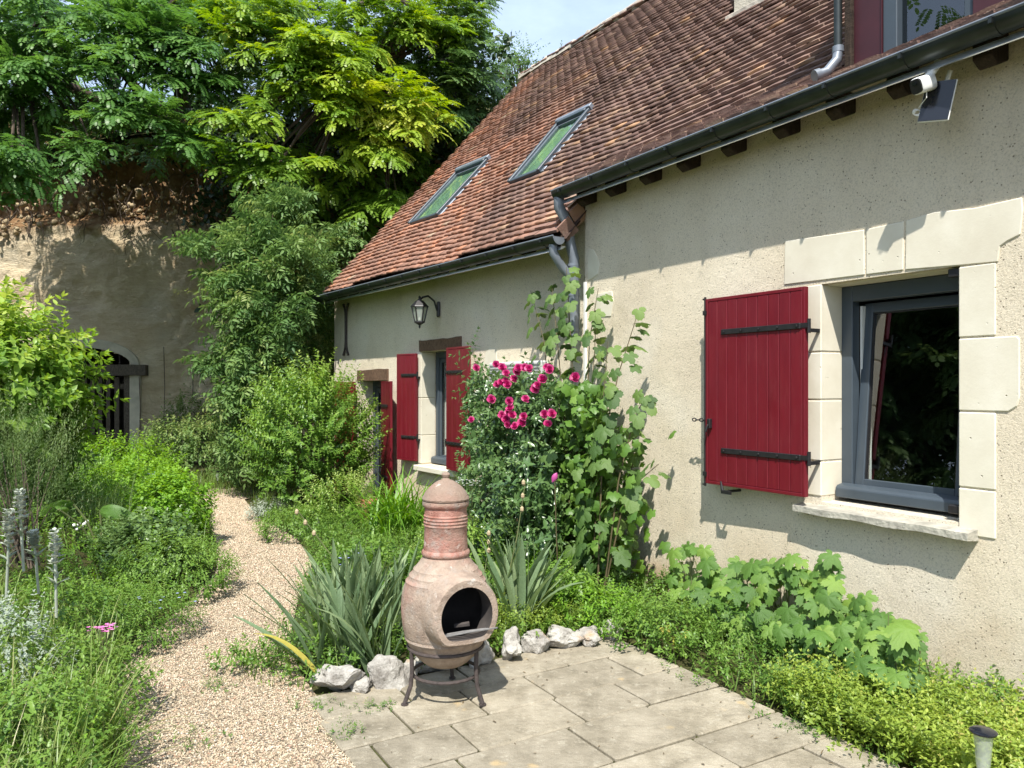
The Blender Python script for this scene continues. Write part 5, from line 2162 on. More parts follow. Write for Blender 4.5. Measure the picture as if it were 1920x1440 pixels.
rock(634, 1303, 82, 62, .2, 1, 'cracked grey-white rock at the path end of the rock edging', .34)
rock(676, 1300, 42, 34, .12, 2, 'small pinkish grey rock wedged between two larger edging rocks', .3)
rock(716, 1292, 84, 62, .2, 3, 'squarish flat-faced grey rock under the iris leaves beside the stand', .16, .1, blocky=.7)
rock(768, 1272, 36, 34, .12, 4, 'small brownish rock just behind the left stand leg', .3)
rock(815, 1262, 70, 50, .2, 5, 'shaded brown rock behind the chiminea stand', .3)
rock(898, 1250, 52, 62, .2, 6, 'tall dark rock behind the right stand leg', .3)
rock(958, 1243, 44, 66, .18, 7, 'upright white rock right of the chiminea', .38)
rock(1007, 1228, 50, 46, .16, 8, 'grainy grey-white rock beside the upright white rock', .3)
rock(1060, 1218, 62, 52, .18, 9, 'large clean white rock in the edging under the weeds', .3)
rock(1105, 1212, 48, 42, .16, 10, 'white rock with an orange stain in the edging', .3, .5)
rock(1152, 1203, 38, 42, .15, 12, 'knobbly white rock at the corner of the patio edging', .42)

# ------------------------------------------------------------------ small garden things
def solar_light(base, h, label, s=1.0):
    t = thing('garden_light', base, label, 'garden light', 'solar stake lights along the beds')
    M = Matrix.Translation(base)
    MB().lathe([(.044 * s, h - .012), (.046 * s, h - .006), (.036 * s, h), (.005, h + .003)], 20).build('cap', 'solar', t, M, smooth=True)
    MB().lathe([(.020 * s, h - .15), (.024 * s, h - .12), (.032 * s, h - .02), (.034 * s, h - .013)], 20).build('shade', 'clear', t, M, smooth=True)
    MB().lathe([(.006 * s, -.05), (.007 * s, h - .15)], 8).build('stake', 'black', t, M)
    return t


p = G(1850, 1440, .18)
solar_light((p.x, p.y + .02, -.0), .31, 'solar light with dark cap and clear shade in the golden leaves')
p = G(597, 1000)
solar_light((p.x, p.y, 0), .20, 'solar light with grey cap in the grass before the bushy shrub', .95)
p = G(408, 915)
solar_light((p.x, p.y, 0), .26, 'solar light in the grass at the far end of the path', .9)

# bundle of dark stakes with white balls
p0 = G(158, 1045, .12)
SB = thing('ball_stakes', (p0.x, p0.y, .1), 'bundle of dark stakes topped with small white balls', 'garden ornament')
for k, (du, dv) in enumerate(((-19, -60), (-13, -53), (-10, -62), (-5, -57), (0, -62), (4, -60), (5, -67))):
    tp = at(158 + du, 1045 + dv, p0.y + random.uniform(-.04, .06))
    b = MB()
    b.tube([(p0.x + (k - 3) * .006, p0.y, .08), tp], .0055, 6)
    b.build('stake', 'black', SB)
    bm = bmesh.new()
    bmesh.ops.create_icosphere(bm, subdivisions=2, radius=.016)
    me = bpy.data.meshes.new('ball')
    bm.to_mesh(me)
    bm.free()
    me.materials.append(MAT['white'])
    me.polygons.foreach_set('use_smooth', [True] * len(me.polygons))
    o = bpy.data.objects.new('ball', me)
    put(o, SB)
    o.location = tp

# pink painted metal flower on a stick between rose and mallow
pb = at(1040, 895, 5.6)
PO = thing('metal_flower', (pb.x + .03, pb.y, 0), 'magenta painted metal bud on a thin rod in front of the climber', 'garden ornament')
MB().tube([(pb.x + .03, pb.y, 0), (pb.x + .01, pb.y, pb.z * .6), (pb.x, pb.y, pb.z)], .004, 6).build('rod', 'redstem', PO)
MB().lathe([(.003, -.04), (.017, -.02), (.022, .0), (.017, .02), (.003, .036)], 10, Matrix.Translation(pb) @ Matrix.Rotation(R(25), 4, 'Y') @ Matrix.Scale(.5, 4, (0, 1, 0))).build('bud', 'pinkd', PO, smooth=True)

# terracotta pot behind the day lilies
pp = G(695, 985)
PT = thing('flower_pot', (pp.x, pp.y, 0), 'half-hidden terracotta pot among the day lilies', 'pot')
Mq = Matrix.Translation((pp.x, pp.y, 0))
MB().lathe([(.11, .0), (.15, .22), (.165, .225), (.17, .27), (.155, .275), (.15, .235), (.01, .22)], 28).build('bowl', 'terra', PT, Mq, smooth=True)

# ------------------------------------------------------------------ vegetation
SPL = [spray_locust(k) for k in range(4)]
SPE = [spray_elder(k) for k in range(4)]
LO = leaf_ovate(.5, .07, .15)
LN = leaf_ovate(.36, .06, .2)
LR = leaf_ovate(.72, .06, .1)


def scat_many(temps, pos, dirs, size, tint, up=None, roll=None):
    pos, dirs, size, tint = map(np.asarray, (pos, dirs, size, tint))
    pick = rng.integers(0, len(temps), len(pos))
    parts = []
    for k, T in enumerate(temps):
        m = pick == k
        if not m.any():
            continue
        Rm = orient(dirs[m], None if up is None else up[m], None if roll is None else roll[m])
        parts.append(scatter(T, pos[m], Rm, size[m], tint[m]))
    return join(parts)


def blob_points(blobs):
    """blobs: (u, v, du, dv, Y, dY, n) -> world points, each carrying its own depth"""
    P = []
    for u, v, du, dv, Y, dY, n in blobs:
        a = rng.random((n, 3)) * 2 - 1
        while True:
            bad = (a ** 2).sum(1) > 1
            if not bad.any():
                break
            a[bad] = rng.random((bad.sum(), 3)) * 2 - 1
        for k in range(n):
            P.append(at(u + du * a[k, 0], v + dv * a[k, 1], Y + dY * a[k, 2])[:])
    return np.array(P)


def limbs(base, forks, tips, r0, r1=.012):
    """trunk to fork points, then limbs to a share of the tips"""
    b = MB()
    base = Vector(base)
    fk = [Vector(f) for f in forks]
    for f in fk:
        m = base.lerp(f, .5) + Vector((random.uniform(-.2, .2), random.uniform(-.2, .2), .15))
        pts = [base * (1 - s) ** 2 + m * 2 * s * (1 - s) + f * s * s for s in np.linspace(0, 1, 8)]
        b.tube(pts, [r0 * (1 - .6 * s) for s in np.linspace(0, 1, 8)], 9)
    for tp in tips:
        tp = Vector(tp)
        f = min(fk, key=lambda q: (q - tp).length)
        m = f.lerp(tp, .5) + Vector((random.uniform(-.15, .15), random.uniform(-.15, .15), .2 * (tp - f).length))
        pts = [f * (1 - s) ** 2 + m * 2 * s * (1 - s) + tp * s * s for s in np.linspace(0, 1, 6)]
        b.tube(pts, [r0 * .4 * (1 - s) + r1 * s for s in np.linspace(0, 1, 6)], 5)
    return b


def locust(label, base, forks, blobs, fill, mat, size=1.0, tint=.5, tipbias=None, group='locust trees on the cliff'):
    P = blob_points(blobs)
    Q = blob_points(fill) if fill else np.zeros((0, 3))
    A = np.concatenate([P, Q])
    c = np.array(base) + [0, 0, 2.0]
    out = A - c
    out[:, 1] -= 1.2                       # reach out over the garden, towards the light
    d = nrm(out * [1, 1, .45]) + rng.normal(size=A.shape) * .35
    d[:, 2] = d[:, 2] * .5 - .05 + .15 * rng.normal(size=len(A))
    tn = tint + .16 * rng.normal(size=len(A))
    if tipbias is not None:
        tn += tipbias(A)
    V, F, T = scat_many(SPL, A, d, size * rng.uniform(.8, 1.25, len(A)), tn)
    t = thing('locust_tree', base, label, 'tree', group)
    obj_np('crown', V, F, mat, t, T)
    limbs(base, forks, P[::3], .16).build('trunk', 'bark', t, smooth=True)
    return t


# dark green locust hanging over the cliff
blA = [(40, 30, 120, 50, 12.9, .8, 25), (180, 60, 90, 45, 13.1, .6, 20), (60, 150, 90, 40, 12.5, .6, 23), (215, 120, 90, 35, 12.9, .6, 19), (255, 215, 70, 34, 12.5, .5, 19),
       (180, 278, 30, 16, 12.2, .3, 6), (38, 305, 48, 32, 11.5, .4, 14), (350, 80, 80, 50, 13.4, .7, 23), (335, 275, 48, 22, 12.8, .4, 9), (110, 215, 80, 30, 13.3, .6, 12), (370, 155, 60, 30, 13.3, .5, 12),
       (20, 215, 60, 30, 12.9, .5, 9), (300, 20, 120, 40, 13.9, .7, 19), (60, 350, 30, 20, 11.8, .3, 5), (-40, 120, 50, 160, 12.9, .8, 25)]
fiA = [(210, 100, 300, 140, 14.2, 1.0, 62), (220, 260, 260, 60, 14.4, .8, 26), (30, 300, 90, 60, 13.5, .6, 11)]
tA = locust('dark green locust tree hanging over the bare cliff face', (-7.2, 17.2, 6.8), [(-8.0, 15.0, 8.2), (-6.5, 14.5, 8.6), (-9.2, 14.2, 7.6)], blA, fiA, 'locA', 1.05, .55)
# golden locust
blB = [(500, 25, 80, 50, 13.9, .6, 22), (590, 80, 70, 50, 13.7, .5, 23), (640, 130, 70, 40, 13.7, .5, 20), (700, 190, 70, 40, 13.9, .5, 22), (770, 225, 50, 34, 14.1, .5, 19), (630, 205, 60, 28, 13.5, .4, 11),
       (465, 215, 50, 18, 12.9, .4, 11), (490, 305, 60, 20, 12.9, .4, 12), (570, 315, 60, 16, 13.1, .4, 9), (700, 265, 50, 24, 13.7, .4, 16), (800, 50, 70, 50, 14.9, .6, 20), (740, 375, 45, 20, 14.1, .4, 8), (480, 110, 40, 30, 13.5, .4, 9),
       (560, 150, 50, 40, 13.6, .4, 11), (540, 380, 40, 14, 14.3, .4, 5), (720, 70, 80, 60, 14.5, .6, 25), (660, 340, 50, 20, 14.5, .4, 6), (455, 60, 40, 20, 13.7, .3, 8)]
fiB = [(640, 120, 220, 140, 15.2, .9, 108), (650, 330, 180, 80, 15.2, .8, 50)]


def gold_shade_bias(A):
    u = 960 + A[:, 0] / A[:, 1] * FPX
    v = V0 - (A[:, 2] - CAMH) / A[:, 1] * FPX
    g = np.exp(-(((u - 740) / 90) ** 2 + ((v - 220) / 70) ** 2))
    return .34 * g - .2 * (v > 290) - .12 * (A[:, 1] > 14.5)  # lower and inner sprays tinted darker, painting the crown's shade


tB = locust('golden-leaved locust tree reaching towards the tiled roof', (-3.8, 17.6, 6.9), [(-4.6, 15.4, 8.4), (-3.0, 15.2, 9.2), (-2.6, 14.6, 7.4)], blB, fiB, 'locB', 1.0, .46, gold_shade_bias)
# grey-green locust behind the ridge
blC = [(850, 50, 50, 50, 15.5, .6, 22), (865, 140, 45, 60, 15.3, .6, 26), (885, 15, 30, 35, 16.0, .5, 12), (850, 225, 40, 45, 15.2, .5, 19), (800, 150, 40, 60, 15.8, .5, 16), (895, 190, 25, 40, 16.0, .5, 12)]
fiC = [(840, 120, 60, 150, 17.5, .8, 36)]
tC = locust('grey-green locust tree standing behind the roof edge', (-1.2, 18.6, 7.2), [(-1.4, 17.2, 9.0), (-0.9, 16.6, 10.2)], blC, fiC, 'locC', 1.0, .5)
blob_c = np.mean(np.array([v.co[:] for v in tC.children[0].data.vertices]), axis=0)
# trees on the hill behind, their shade put into a darker leaf tint
blD = [(150, -20, 260, 120, 19, 1.2, 80), (150, 160, 260, 90, 18.6, 1.0, 50)]
tD = locust('tall shaded tree on the hill behind the dark locust', (-11.0, 20.5, 8.0), [(-12, 19.6, 11), (-9.5, 19.6, 12)], blD, None, 'locA', 1.6, .35)
blE = [(560, -10, 230, 130, 20, 1.2, 80), (600, 220, 220, 130, 19, 1.0, 70)]
tE = locust('tall shaded tree on the hill behind the golden locust', (-5.4, 21.0, 8.3), [(-6.0, 20, 11), (-4.2, 20, 12.5)], blE, None, 'locC', 1.6, .35)

# a lighter small-leaved tree far behind the ridge
birch = [spray_opposite(LR, 50 + k, 8, .5, .065, .9, .5) for k in range(3)]
P = blob_points([(950, 130, 40, 40, 21, .8, 90), (975, 110, 24, 24, 21, .5, 40), (920, 160, 40, 50, 21.5, .8, 80), (1000, 150, 30, 30, 21.2, .5, 30)])
t = thing('birch_tree', (.0, 21.5, 7.6), 'thin pale-leaved tree showing beyond the far end of the ridge', 'tree')
V, F, T = scat_many(birch, P, rng.normal(size=P.shape) + [0, -.2, .4], rng.uniform(.7, 1.3, len(P)), .45 + .15 * rng.normal(size=len(P)))
obj_np('crown', V, F, 'elder', t, T)
limbs((.0, 21.5, 7.3), [(-.1, 21.3, 9.0), (.2, 21.3, 9.2)], P[::6], .09, .006).build('trunk', 'bark', t, smooth=True)
# sprig growing from the ridge
sp = at(1050, 108, 12.25)
t = thing('ridge_sprig', (sp.x, sp.y, sp.z - .1), 'tiny leafy sprig rooted in the roof ridge', 'plant')
V, F, T = scatter(spray_opposite(LR, 77, 8, .26, .05, .8, .4), np.array([sp[:]]), orient(np.array([[.1, 0, 1.0]])), np.array([1.0]), np.array([.5]))
obj_np('foliage', V, F, 'privet', t, T)
MB().tube([(sp.x, sp.y, sp.z - .15), (sp.x + .02, sp.y, sp.z + .22)], .004, 5).build('stem', 'bark', t)

# trees left of the garden, out of frame but mirrored in the panes
for k, (loc, rz, s) in enumerate((((-12.0, 4.6, 0), 1.7, 1.9), ((-13.0, 8.2, 0), .4, 1.9), ((-12.5, 1.4, 0), 2.9, 1.9), ((-14.5, 6.2, 0), 4.2, 2.3), ((-14.0, 3.0, 0), 5.0, 2.2))):
    t = thing('locust_tree', loc, ('leafy locust tree mirrored in the big window', 'tall locust tree mirrored beside the window sash', 'locust tree on the left bank beyond the path', 'tallest locust tree on the left bank', 'locust tree mirrored in the dormer pane')[k], 'tree', 'locust trees on the cliff')
    piv = Vector(blob_c)
    for ch in tC.children:
        if ch.name.startswith('trunk'):
            continue
        c = ch.copy()
        COL.objects.link(c)
        c.parent = None
        c.matrix_parent_inverse = Matrix.Identity(4)
        c.matrix_basis = Matrix.Translation(Vector(loc) + Vector((0, 0, 3.6 + .3 * k))) @ Matrix.Rotation(rz, 4, 'Z') @ Matrix.Scale(s, 4) @ Matrix.Translation(-piv)
        c.parent = t
        c.matrix_parent_inverse = Matrix.Translation(loc).inverted()
    MB().tube([(loc[0], loc[1], -.1), (loc[0] + .1, loc[1], 2.6), (loc[0], loc[1] + .2, 5.5)], [.2, .15, .06], 9).build('trunk', 'bark', t)

# ivy and undergrowth on the hillside, uncountable
n = 16000
u = rng.uniform(330, 960, n)
v = rng.uniform(60, 760, n)
Y = 15.75 + .5 * rng.random(n)
top = v < 300
Y[top] += (300 - v[top]) * .006
P = np.stack([(u - 960) / FPX * Y, Y, CAMH + (V0 - v) / FPX * Y], 1)
lump = vnoise(P, .8)
rag = u - 330 + 110 * vnoise(P, 1.6, 4.0) + 25 * rng.normal(size=n) > 60 + 70 * (v > 420)
P, lump = P[rag], lump[rag]
n = len(P)
P[:, 1] -= .45 * lump + .15
d = rng.normal(size=(n, 3)) + [0, -.8, -.4]
V, F, T = scatter(LR, P, orient(d, rng.normal(size=(n, 3)) + [0, -1.2, .6]), rng.uniform(.09, .17, n), .45 + .2 * rng.normal(size=n))
# extra over the top lip on the left
n2 = 7000
x2 = rng.uniform(-16, -4.6, n2)
z2 = 6.2 + 1.6 * rng.random(n2)
y2 = 15.8 + .4 * (z2 - 6.2) + .3 * rng.random(n2)
P2 = np.stack([x2, y2, z2], 1)
r2 = scatter(LR, P2, orient(rng.normal(size=(n2, 3)) + [0, -.8, -.5]), rng.uniform(.09, .16, n2), .4 + .2 * rng.normal(size=n2))
V, F, T = join([(V, F, T), r2])
iv = obj_np('ivy', V, F, 'ivy', None, T)
tag(iv, 'dark ivy and undergrowth covering the hillside behind the house', 'ivy', kind='stuff')

# ---- shrubs
def shrub(name, label, cat, base, center, radii, n, temps, size, mat, tint=.5, up=.35, shell=.45, lump=.35, stems=18, stem_mat='bark', lowcut=-.8, sr=.012, seed=0.0, topbias=.1, group=None, minz=.05):
    d = nrm(rng.normal(size=(n, 3)))
    d = d[d[:, 2] > lowcut]
    r = (shell + (1 - shell) * rng.random(len(d)) ** .55)
    bump = 1 + lump * vnoise(d * 1.0, 1.9, seed + 3.3) + lump * .5 * vnoise(d, 4.5, seed)
    P = np.array(center) + d * np.array(radii) * (r * bump)[:, None]
    ok = P[:, 2] > gz(P[:, 0], P[:, 1]) + minz
    P, d, r = P[ok], d[ok], r[ok]
    dr = nrm(d * np.array([1, 1, .6])) + [0, 0, up] + .35 * rng.normal(size=P.shape)
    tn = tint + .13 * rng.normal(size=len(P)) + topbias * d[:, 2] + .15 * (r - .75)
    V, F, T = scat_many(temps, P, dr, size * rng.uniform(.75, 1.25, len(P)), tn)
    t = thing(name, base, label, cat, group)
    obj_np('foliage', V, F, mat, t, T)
    if stems:
        stems_mesh(base, P[:: max(1, len(P) // stems)], sr, .003).build('stems', stem_mat, t)
    return t


# elder by the cliff
pe = at(500, 640, 11.8)
SPE2 = SPE
t = thing('elder_tree', (pe.x, pe.y, 0), 'tall bushy elder with dull green leaves before the cliff', 'tree')
blobs = [(510, 430, 60, 40, 11.7, .6, 49), (550, 400, 30, 22, 11.7, .3, 19), (470, 475, 50, 45, 11.5, .6, 57), (530, 500, 95, 60, 11.3, .7, 118), (440, 545, 40, 24, 11.3, .5, 34), (500, 590, 85, 60, 11.1, .7, 125), (590, 590, 60, 70, 12.3, .5, 76),
         (630, 470, 25, 30, 12.5, .3, 17), (490, 680, 70, 70, 11.0, .6, 106), (480, 770, 65, 60, 10.9, .6, 87), (550, 680, 60, 60, 12.1, .5, 57), (380, 480, 30, 16, 11.4, .3, 11), (410, 690, 22, 20, 11.1, .3, 15), (500, 840, 75, 30, 10.7, .4, 57)]
P = blob_points(blobs)
c = np.array([pe.x, pe.y + .4, 1.6])
d = nrm(P - c) * [1, 1, .5] + [0, -.3, .45] + .35 * rng.normal(size=P.shape)
V, F, T = scat_many(SPE, P, d, rng.uniform(.65, 1.0, len(P)), .52 + .2 * rng.normal(size=len(P)))
obj_np('crown', V, F, 'elder', t, T)
limbs((pe.x, pe.y, 0), [(pe.x - .3, pe.y, 1.6), (pe.x + .4, pe.y, 1.8), (pe.x, pe.y - .2, 2.2)], P[::14], .09, .006).build('trunk', 'bark', t, smooth=True)
# flat pale elder flower heads
fb = MB()
fl_pos = blob_points([(620, 365 + 90, 18, 10, 12.2, .2, 6), (360, 545, 30, 8, 11.8, .2, 5), (600, 540, 40, 30, 11.7, .2, 7)])
parts = []
for q in fl_pos:
    m = 26
    o2 = rng.normal(size=(m, 3)) * [.08, .08, .015]
    parts.append(scatter(LR, q + o2, orient(rng.normal(size=(m, 3)) * [1, 1, .2]), np.full(m, .035), rng.random(m) * .3))
V, F, T = join(parts)
tag(obj_np('flower_heads', V, F, 'grass', t, T + .65), kind='stuff')

# privet-like shrub by the door
SPP = [spray_opposite(LO, 20 + k, 9, .34, .068, .8, .5) for k in range(4)]
pc = at(582, 815, 9.4)
shrub('bushy_shrub', 'big round light green shrub in front of the door', 'shrub', (pc.x, pc.y, 0), (pc.x + .02, pc.y, .86), (.68, .68, .80), 1150, SPP, .88, 'privet', .46, .75, .4, .28, 26, 'bark', -.75, topbias=.2)
# lime shrub on the left with broad leaves
SPF = [spray_opposite(LO, 40 + k, 6, .30, .12, .85, .35) for k in range(4)]
pc = at(-12, 690, 6.6)
shrub('lime_shrub', 'lime green broad-leaved shrub beside the cellar gate', 'shrub', (pc.x, pc.y, .3), (pc.x, pc.y, 1.55), (.58, .6, .62), 640, SPF, .95, 'forsy', .5, .35, .45, .3, 20, 'bark', -.9, topbias=.25)
pc = at(20, 830, 6.9)
shrub('lime_shrub', 'lower darker half of the broad-leaved growth under the lime shrub', 'shrub', (pc.x, pc.y, .3), (pc.x, pc.y, .95), (.42, .5, .5), 220, SPF, .9, 'herb', .4, .2, .4, .3, 12, 'bark', -.9)
# rosemary
needle = tmpl([(0, 0, 0), (.5, .06, .02), (1, 0, 0), (.5, -.06, .02)], [(0, 1, 2, 3)])
SPR = [spray_opposite(needle, 60 + k, 16, .34, .034, .7, .7) for k in range(3)]
pc = at(45, 880, 4.9)
shrub('rosemary_bush', 'upright grey-green rosemary with needle leaves below the lime shrub', 'shrub', (pc.x, pc.y, .4), (pc.x - .1, pc.y, .92), (.32, .36, .40), 480, SPR, 1.0, 'rosem', .5, 1.5, .3, .3, 30, 'bark', -.9, .006, topbias=.15)

# ---- beds: ground cover and mounds
SPH = [spray_opposite(LO, 80 + k, 4, .10, .036, .9, .3) for k in range(4)]
SPS = [spray_opposite(LO, 90 + k, 4, .08, .022, .9, .3) for k in range(4)]
SPB = [spray_opposite(LR, 100 + k, 4, .12, .055, .9, .3) for k in range(4)]


def mound(name, label, u, v, Y, rx_, ry_, h, n, temps, size, mat, tint=.5, group=None, seed=1.0):
    p = at(u, v, Y)
    z0 = float(gz(p.x, p.y))
    return shrub(name, label, 'plant', (p.x, p.y, z0), (p.x, p.y, z0 + h * .15), (rx_, ry_, h), n, temps, size, mat, tint, .8, .72, .25, 0, lowcut=-.05, seed=seed, topbias=.18, group=group, minz=.0)


mound('lemon_balm', 'rounded bright green leafy mound at the bend of the path', 310, 975, 7.4, .40, .45, .52, 900, SPB, .95, 'balm', .55)
mound('lemon_balm', 'loose yellow-green herb clump behind the bright leafy mound', 255, 890, 9.4, .6, .6, .42, 700, SPB, .9, 'balm', .62, seed=4.0)
mound('herb_mound', 'wide low green mound spilling over the path edge', 325, 1060, 5.75, .45, .5, .30, 1300, SPH, .85, 'herb', .62, seed=2.0)
mound('herb_mound', 'small-leaved mound hanging onto the gravel', 245, 1130, 4.65, .34, .4, .25, 1300, SPS, 1.0, 'herb', .55, seed=5.0)
mound('herb_mound', 'dull green mound of mixed herbs left of the ball stakes', 90, 1090, 4.4, .5, .5, .26, 1000, SPH, .95, 'herb', .5, seed=6.0)
mound('herb_mound', 'dark rounded strawberry-like leaves in the middle of the left bed', 270, 1035, 6.1, .38, .35, .34, 420, SPB, 1.0, 'rosel', .6, seed=7.0)
mound('herb_mound', 'pale green herbs behind the ball stakes', 130, 985, 7.4, .5, .5, .34, 800, SPH, 1.0, 'balm', .4, seed=8.0)
mound('shade_shrub', 'low mixed green shrub right of the cellar gate', 350, 850, 13.2, .9, .7, .75, 900, SPH, 2.2, 'elder', .6, seed=9.0)
mound('shade_shrub', 'yellow-green scrub before the cellar gate', 215, 880, 12.0, .9, .7, .38, 700, SPH, 2.0, 'balm', .55, seed=10.0)
mound('shade_shrub', 'climbing scrub on the cliff beside the gate post', 350, 770, 15.5, .62, .3, 1.1, 700, SPH, 2.2, 'elder', .5, seed=11.0)
mound('shade_shrub', 'dark scrub under the elder', 490, 870, 11.9, .6, .5, .7, 700, SPH, 2.0, 'elder', .4, seed=12.0)
mound('yellow_shrub', 'small yellow-green shrub below the bushy shrub', 640, 960, 8.3, .38, .34, .46, 420, SPP, .55, 'privet', .68, seed=13.0)
mound('herb_mound', 'grey-leaved mat beside the path bend before the bushy shrub', 508, 950, 9.0, .24, .24, .14, 400, SPS, 1.2, 'silver', .6, seed=14.0)
mound('herb_mound', 'soft green clump between the path and the day lilies', 560, 975, 7.9, .4, .4, .22, 700, SPH, .9, 'herb', .6, seed=15.0)

mound('herb_mound', 'broad-leaved weeds in the long grass at the near edge', 40, 1340, 2.9, .36, .4, .30, 620, SPH, 1.0, 'herb', .6, seed=16.0)
mound('herb_mound', 'leafy weeds between the long grass and the pink flowers', 95, 1250, 3.5, .36, .4, .26, 700, SPH, 1.0, 'herb', .6, seed=17.0)
mound('herb_mound', 'silvery green artemisia left of the pink flowers', 8, 1090, 3.5, .28, .3, .38, 450, SPS, 1.2, 'silver', .3, seed=18.0)
mound('herb_mound', 'leafy weeds between the right iris and the climbing mallow', 1040, 1100, 5.2, .34, .28, .26, 420, SPB, .8, 'herb', .55, seed=21.0)
mound('herb_mound', 'low bright weeds behind the white edging rocks', 1120, 1130, 4.9, .34, .24, .20, 420, SPH, .9, 'balm', .5, seed=22.0)
mound('herb_mound', 'dark leafy clump behind the left iris clump', 690, 1060, 5.6, .4, .3, .30, 420, SPB, .9, 'herb', .4, seed=23.0)
mound('herb_mound', 'pale herbs between day lilies and rose bush', 860, 1000, 6.2, .36, .3, .40, 460, SPH, 1.1, 'privet', .5, seed=24.0)
mound('herb_mound', 'green weeds under the lobed leaves at the patio corner', 1240, 1190, 4.6, .3, .22, .2, 420, SPH, .9, 'herb', .6, seed=25.0)
# generic ground cover over all beds
def cover(poly, n, temps, size, mat, zb=0.0, h=.08, tint=.5, name='ground_cover', label='', seed=0.0):
    poly = np.array(poly)
    lo_, hi_ = poly.min(0), poly.max(0)
    q = lo_ + (hi_ - lo_) * rng.random((n * 3, 2))
    ins = np.zeros(len(q), bool)
    j = len(poly) - 1
    for i in range(len(poly)):
        xi, yi, xj, yj = *poly[i], *poly[j]
        c = ((yi > q[:, 1]) != (yj > q[:, 1])) & (q[:, 0] < (xj - xi) * (q[:, 1] - yi) / (yj - yi + 1e-12) + xi)
        ins ^= c
        j = i
    q = q[ins][:n]
    z = gz(q[:, 0], q[:, 1])
    P = np.concatenate([q, z[:, None]], 1)
    hh = h * (.6 + .8 * (.5 + vnoise(P, 1.7, seed)))
    P[:, 2] += zb + np.clip(hh, 0.01, 1) * rng.random(len(P))
    d = rng.normal(size=P.shape) * .6 + [0, 0, .9]
    V, F, T = scat_many(temps, P, d, size * rng.uniform(.7, 1.3, len(P)), tint + .15 * rng.normal(size=len(P)) + .3 * vnoise(P, 1.1, seed + 5) + .3 * vnoise(P, 3.7, seed + 9))
    o = obj_np(name, V, F, mat, None, T)
    return tag(o, label, 'ground cover', kind='stuff')


leftbed = [(xl(y) - .10, y) for y in np.linspace(2.0, 11.2, 30)] + [(-7.5, 12.5), (-9, 9), (-6, 5), (-4, 2.0)]
cover(leftbed, 7500, SPH, 1.0, 'herb', 0, .17, .58, 'ground_cover', 'mixed green ground cover filling the left bed', 1.0)
cover(leftbed, 4200, SPS, 1.25, 'balm', .0, .2, .5, 'ground_cover', 'fine bright herbs scattered through the left bed', 2.0)


def wl(n_, s_):     # bed coordinates: n across towards the wall, s along it
    p = N_R * n_ + D_R * s_
    return (p.x, p.y)


# golden oregano mat between patio and wall
gold = [wl(2.88, .8), wl(2.92, 1.6), wl(2.90, 2.2), wl(2.98, 2.6), wl(3.2, 2.55), wl(3.42, 2.15), wl(3.7, 1.85), wl(3.94, 1.55), wl(3.94, .6)]
cover(gold, 4600, SPS, 1.4, 'golden', .0, .16, .5, 'golden_oregano', 'golden yellow-green leaf mat along the patio edge', 3.0)
bed2 = [wl(3.1, 2.1), wl(2.93, 2.4), wl(2.92, 3.0), wl(2.95, 3.75), wl(1.1, 3.86), wl(.7, 4.4), (-1.35, 4.75), (-1.52, 5.5), (-1.7, 6.6), (-2.15, 7.8), (-2.9, 9.0), wl(2.0, 9.5), wl(3.9, 7.5), wl(3.94, 1.7)]
cover(bed2, 7000, SPH, .85, 'herb', 0, .14, .6, 'ground_cover', 'weedy green ground cover in the bed by the house', 4.0)
strip = [wl(1.9, 3.86), wl(2.9, 3.84), wl(2.95, 4.5), wl(1.9, 4.5)]
cover(strip, 1500, SPS, .95, 'golden', .03, .14, .38, 'golden_oregano', 'bright green drooping leaves behind the white edging rocks', 5.0)
cover([wl(2.78, 1.6), wl(2.80, 3.2), wl(2.98, 3.3), wl(2.98, 1.4)], 110, SPS, .8, 'herb', 0, .02, .5, 'weeds', 'small weeds creeping out of the bed onto the slabs', 6.0)
for k, (u, v, s_) in enumerate(((700, 1330, .2), (650, 1380, .25), (1520, 1375, .3), (370, 1395, .35), (590, 1330, .3), (400, 1290, .2), (545, 1270, .35))):
    p = G(u, v)
    m = 26
    o2 = rng.normal(size=(m, 3)) * [s_ * .25, s_ * .18, .0]
    P = np.array(p) + o2 + [0, 0, .012]
    V, F, T = scat_many(SPS, P, rng.normal(size=P.shape) * .6 + [0, 0, .8], np.full(m, .55), .5 + .15 * rng.normal(size=m))
    t = thing('weed_tuft', p, ('weed tuft in a slab joint near the stand', 'weed tuft where gravel meets the patio', 'feathery weed at the patio edge by the golden leaves', 'weed seedling in the gravel near the grass', 'green weed at the left end of the rock edging', 'flat weed in the middle of the gravel', 'weed clump at the foot of the iris')[k], 'weed')
    obj_np('foliage', V, F, 'herb', t, T)

# ---- grass
BL = [blade(b_, w_, 4) for b_ in (.25, .6, 1.0, 1.5) for w_ in (.012, .018)]


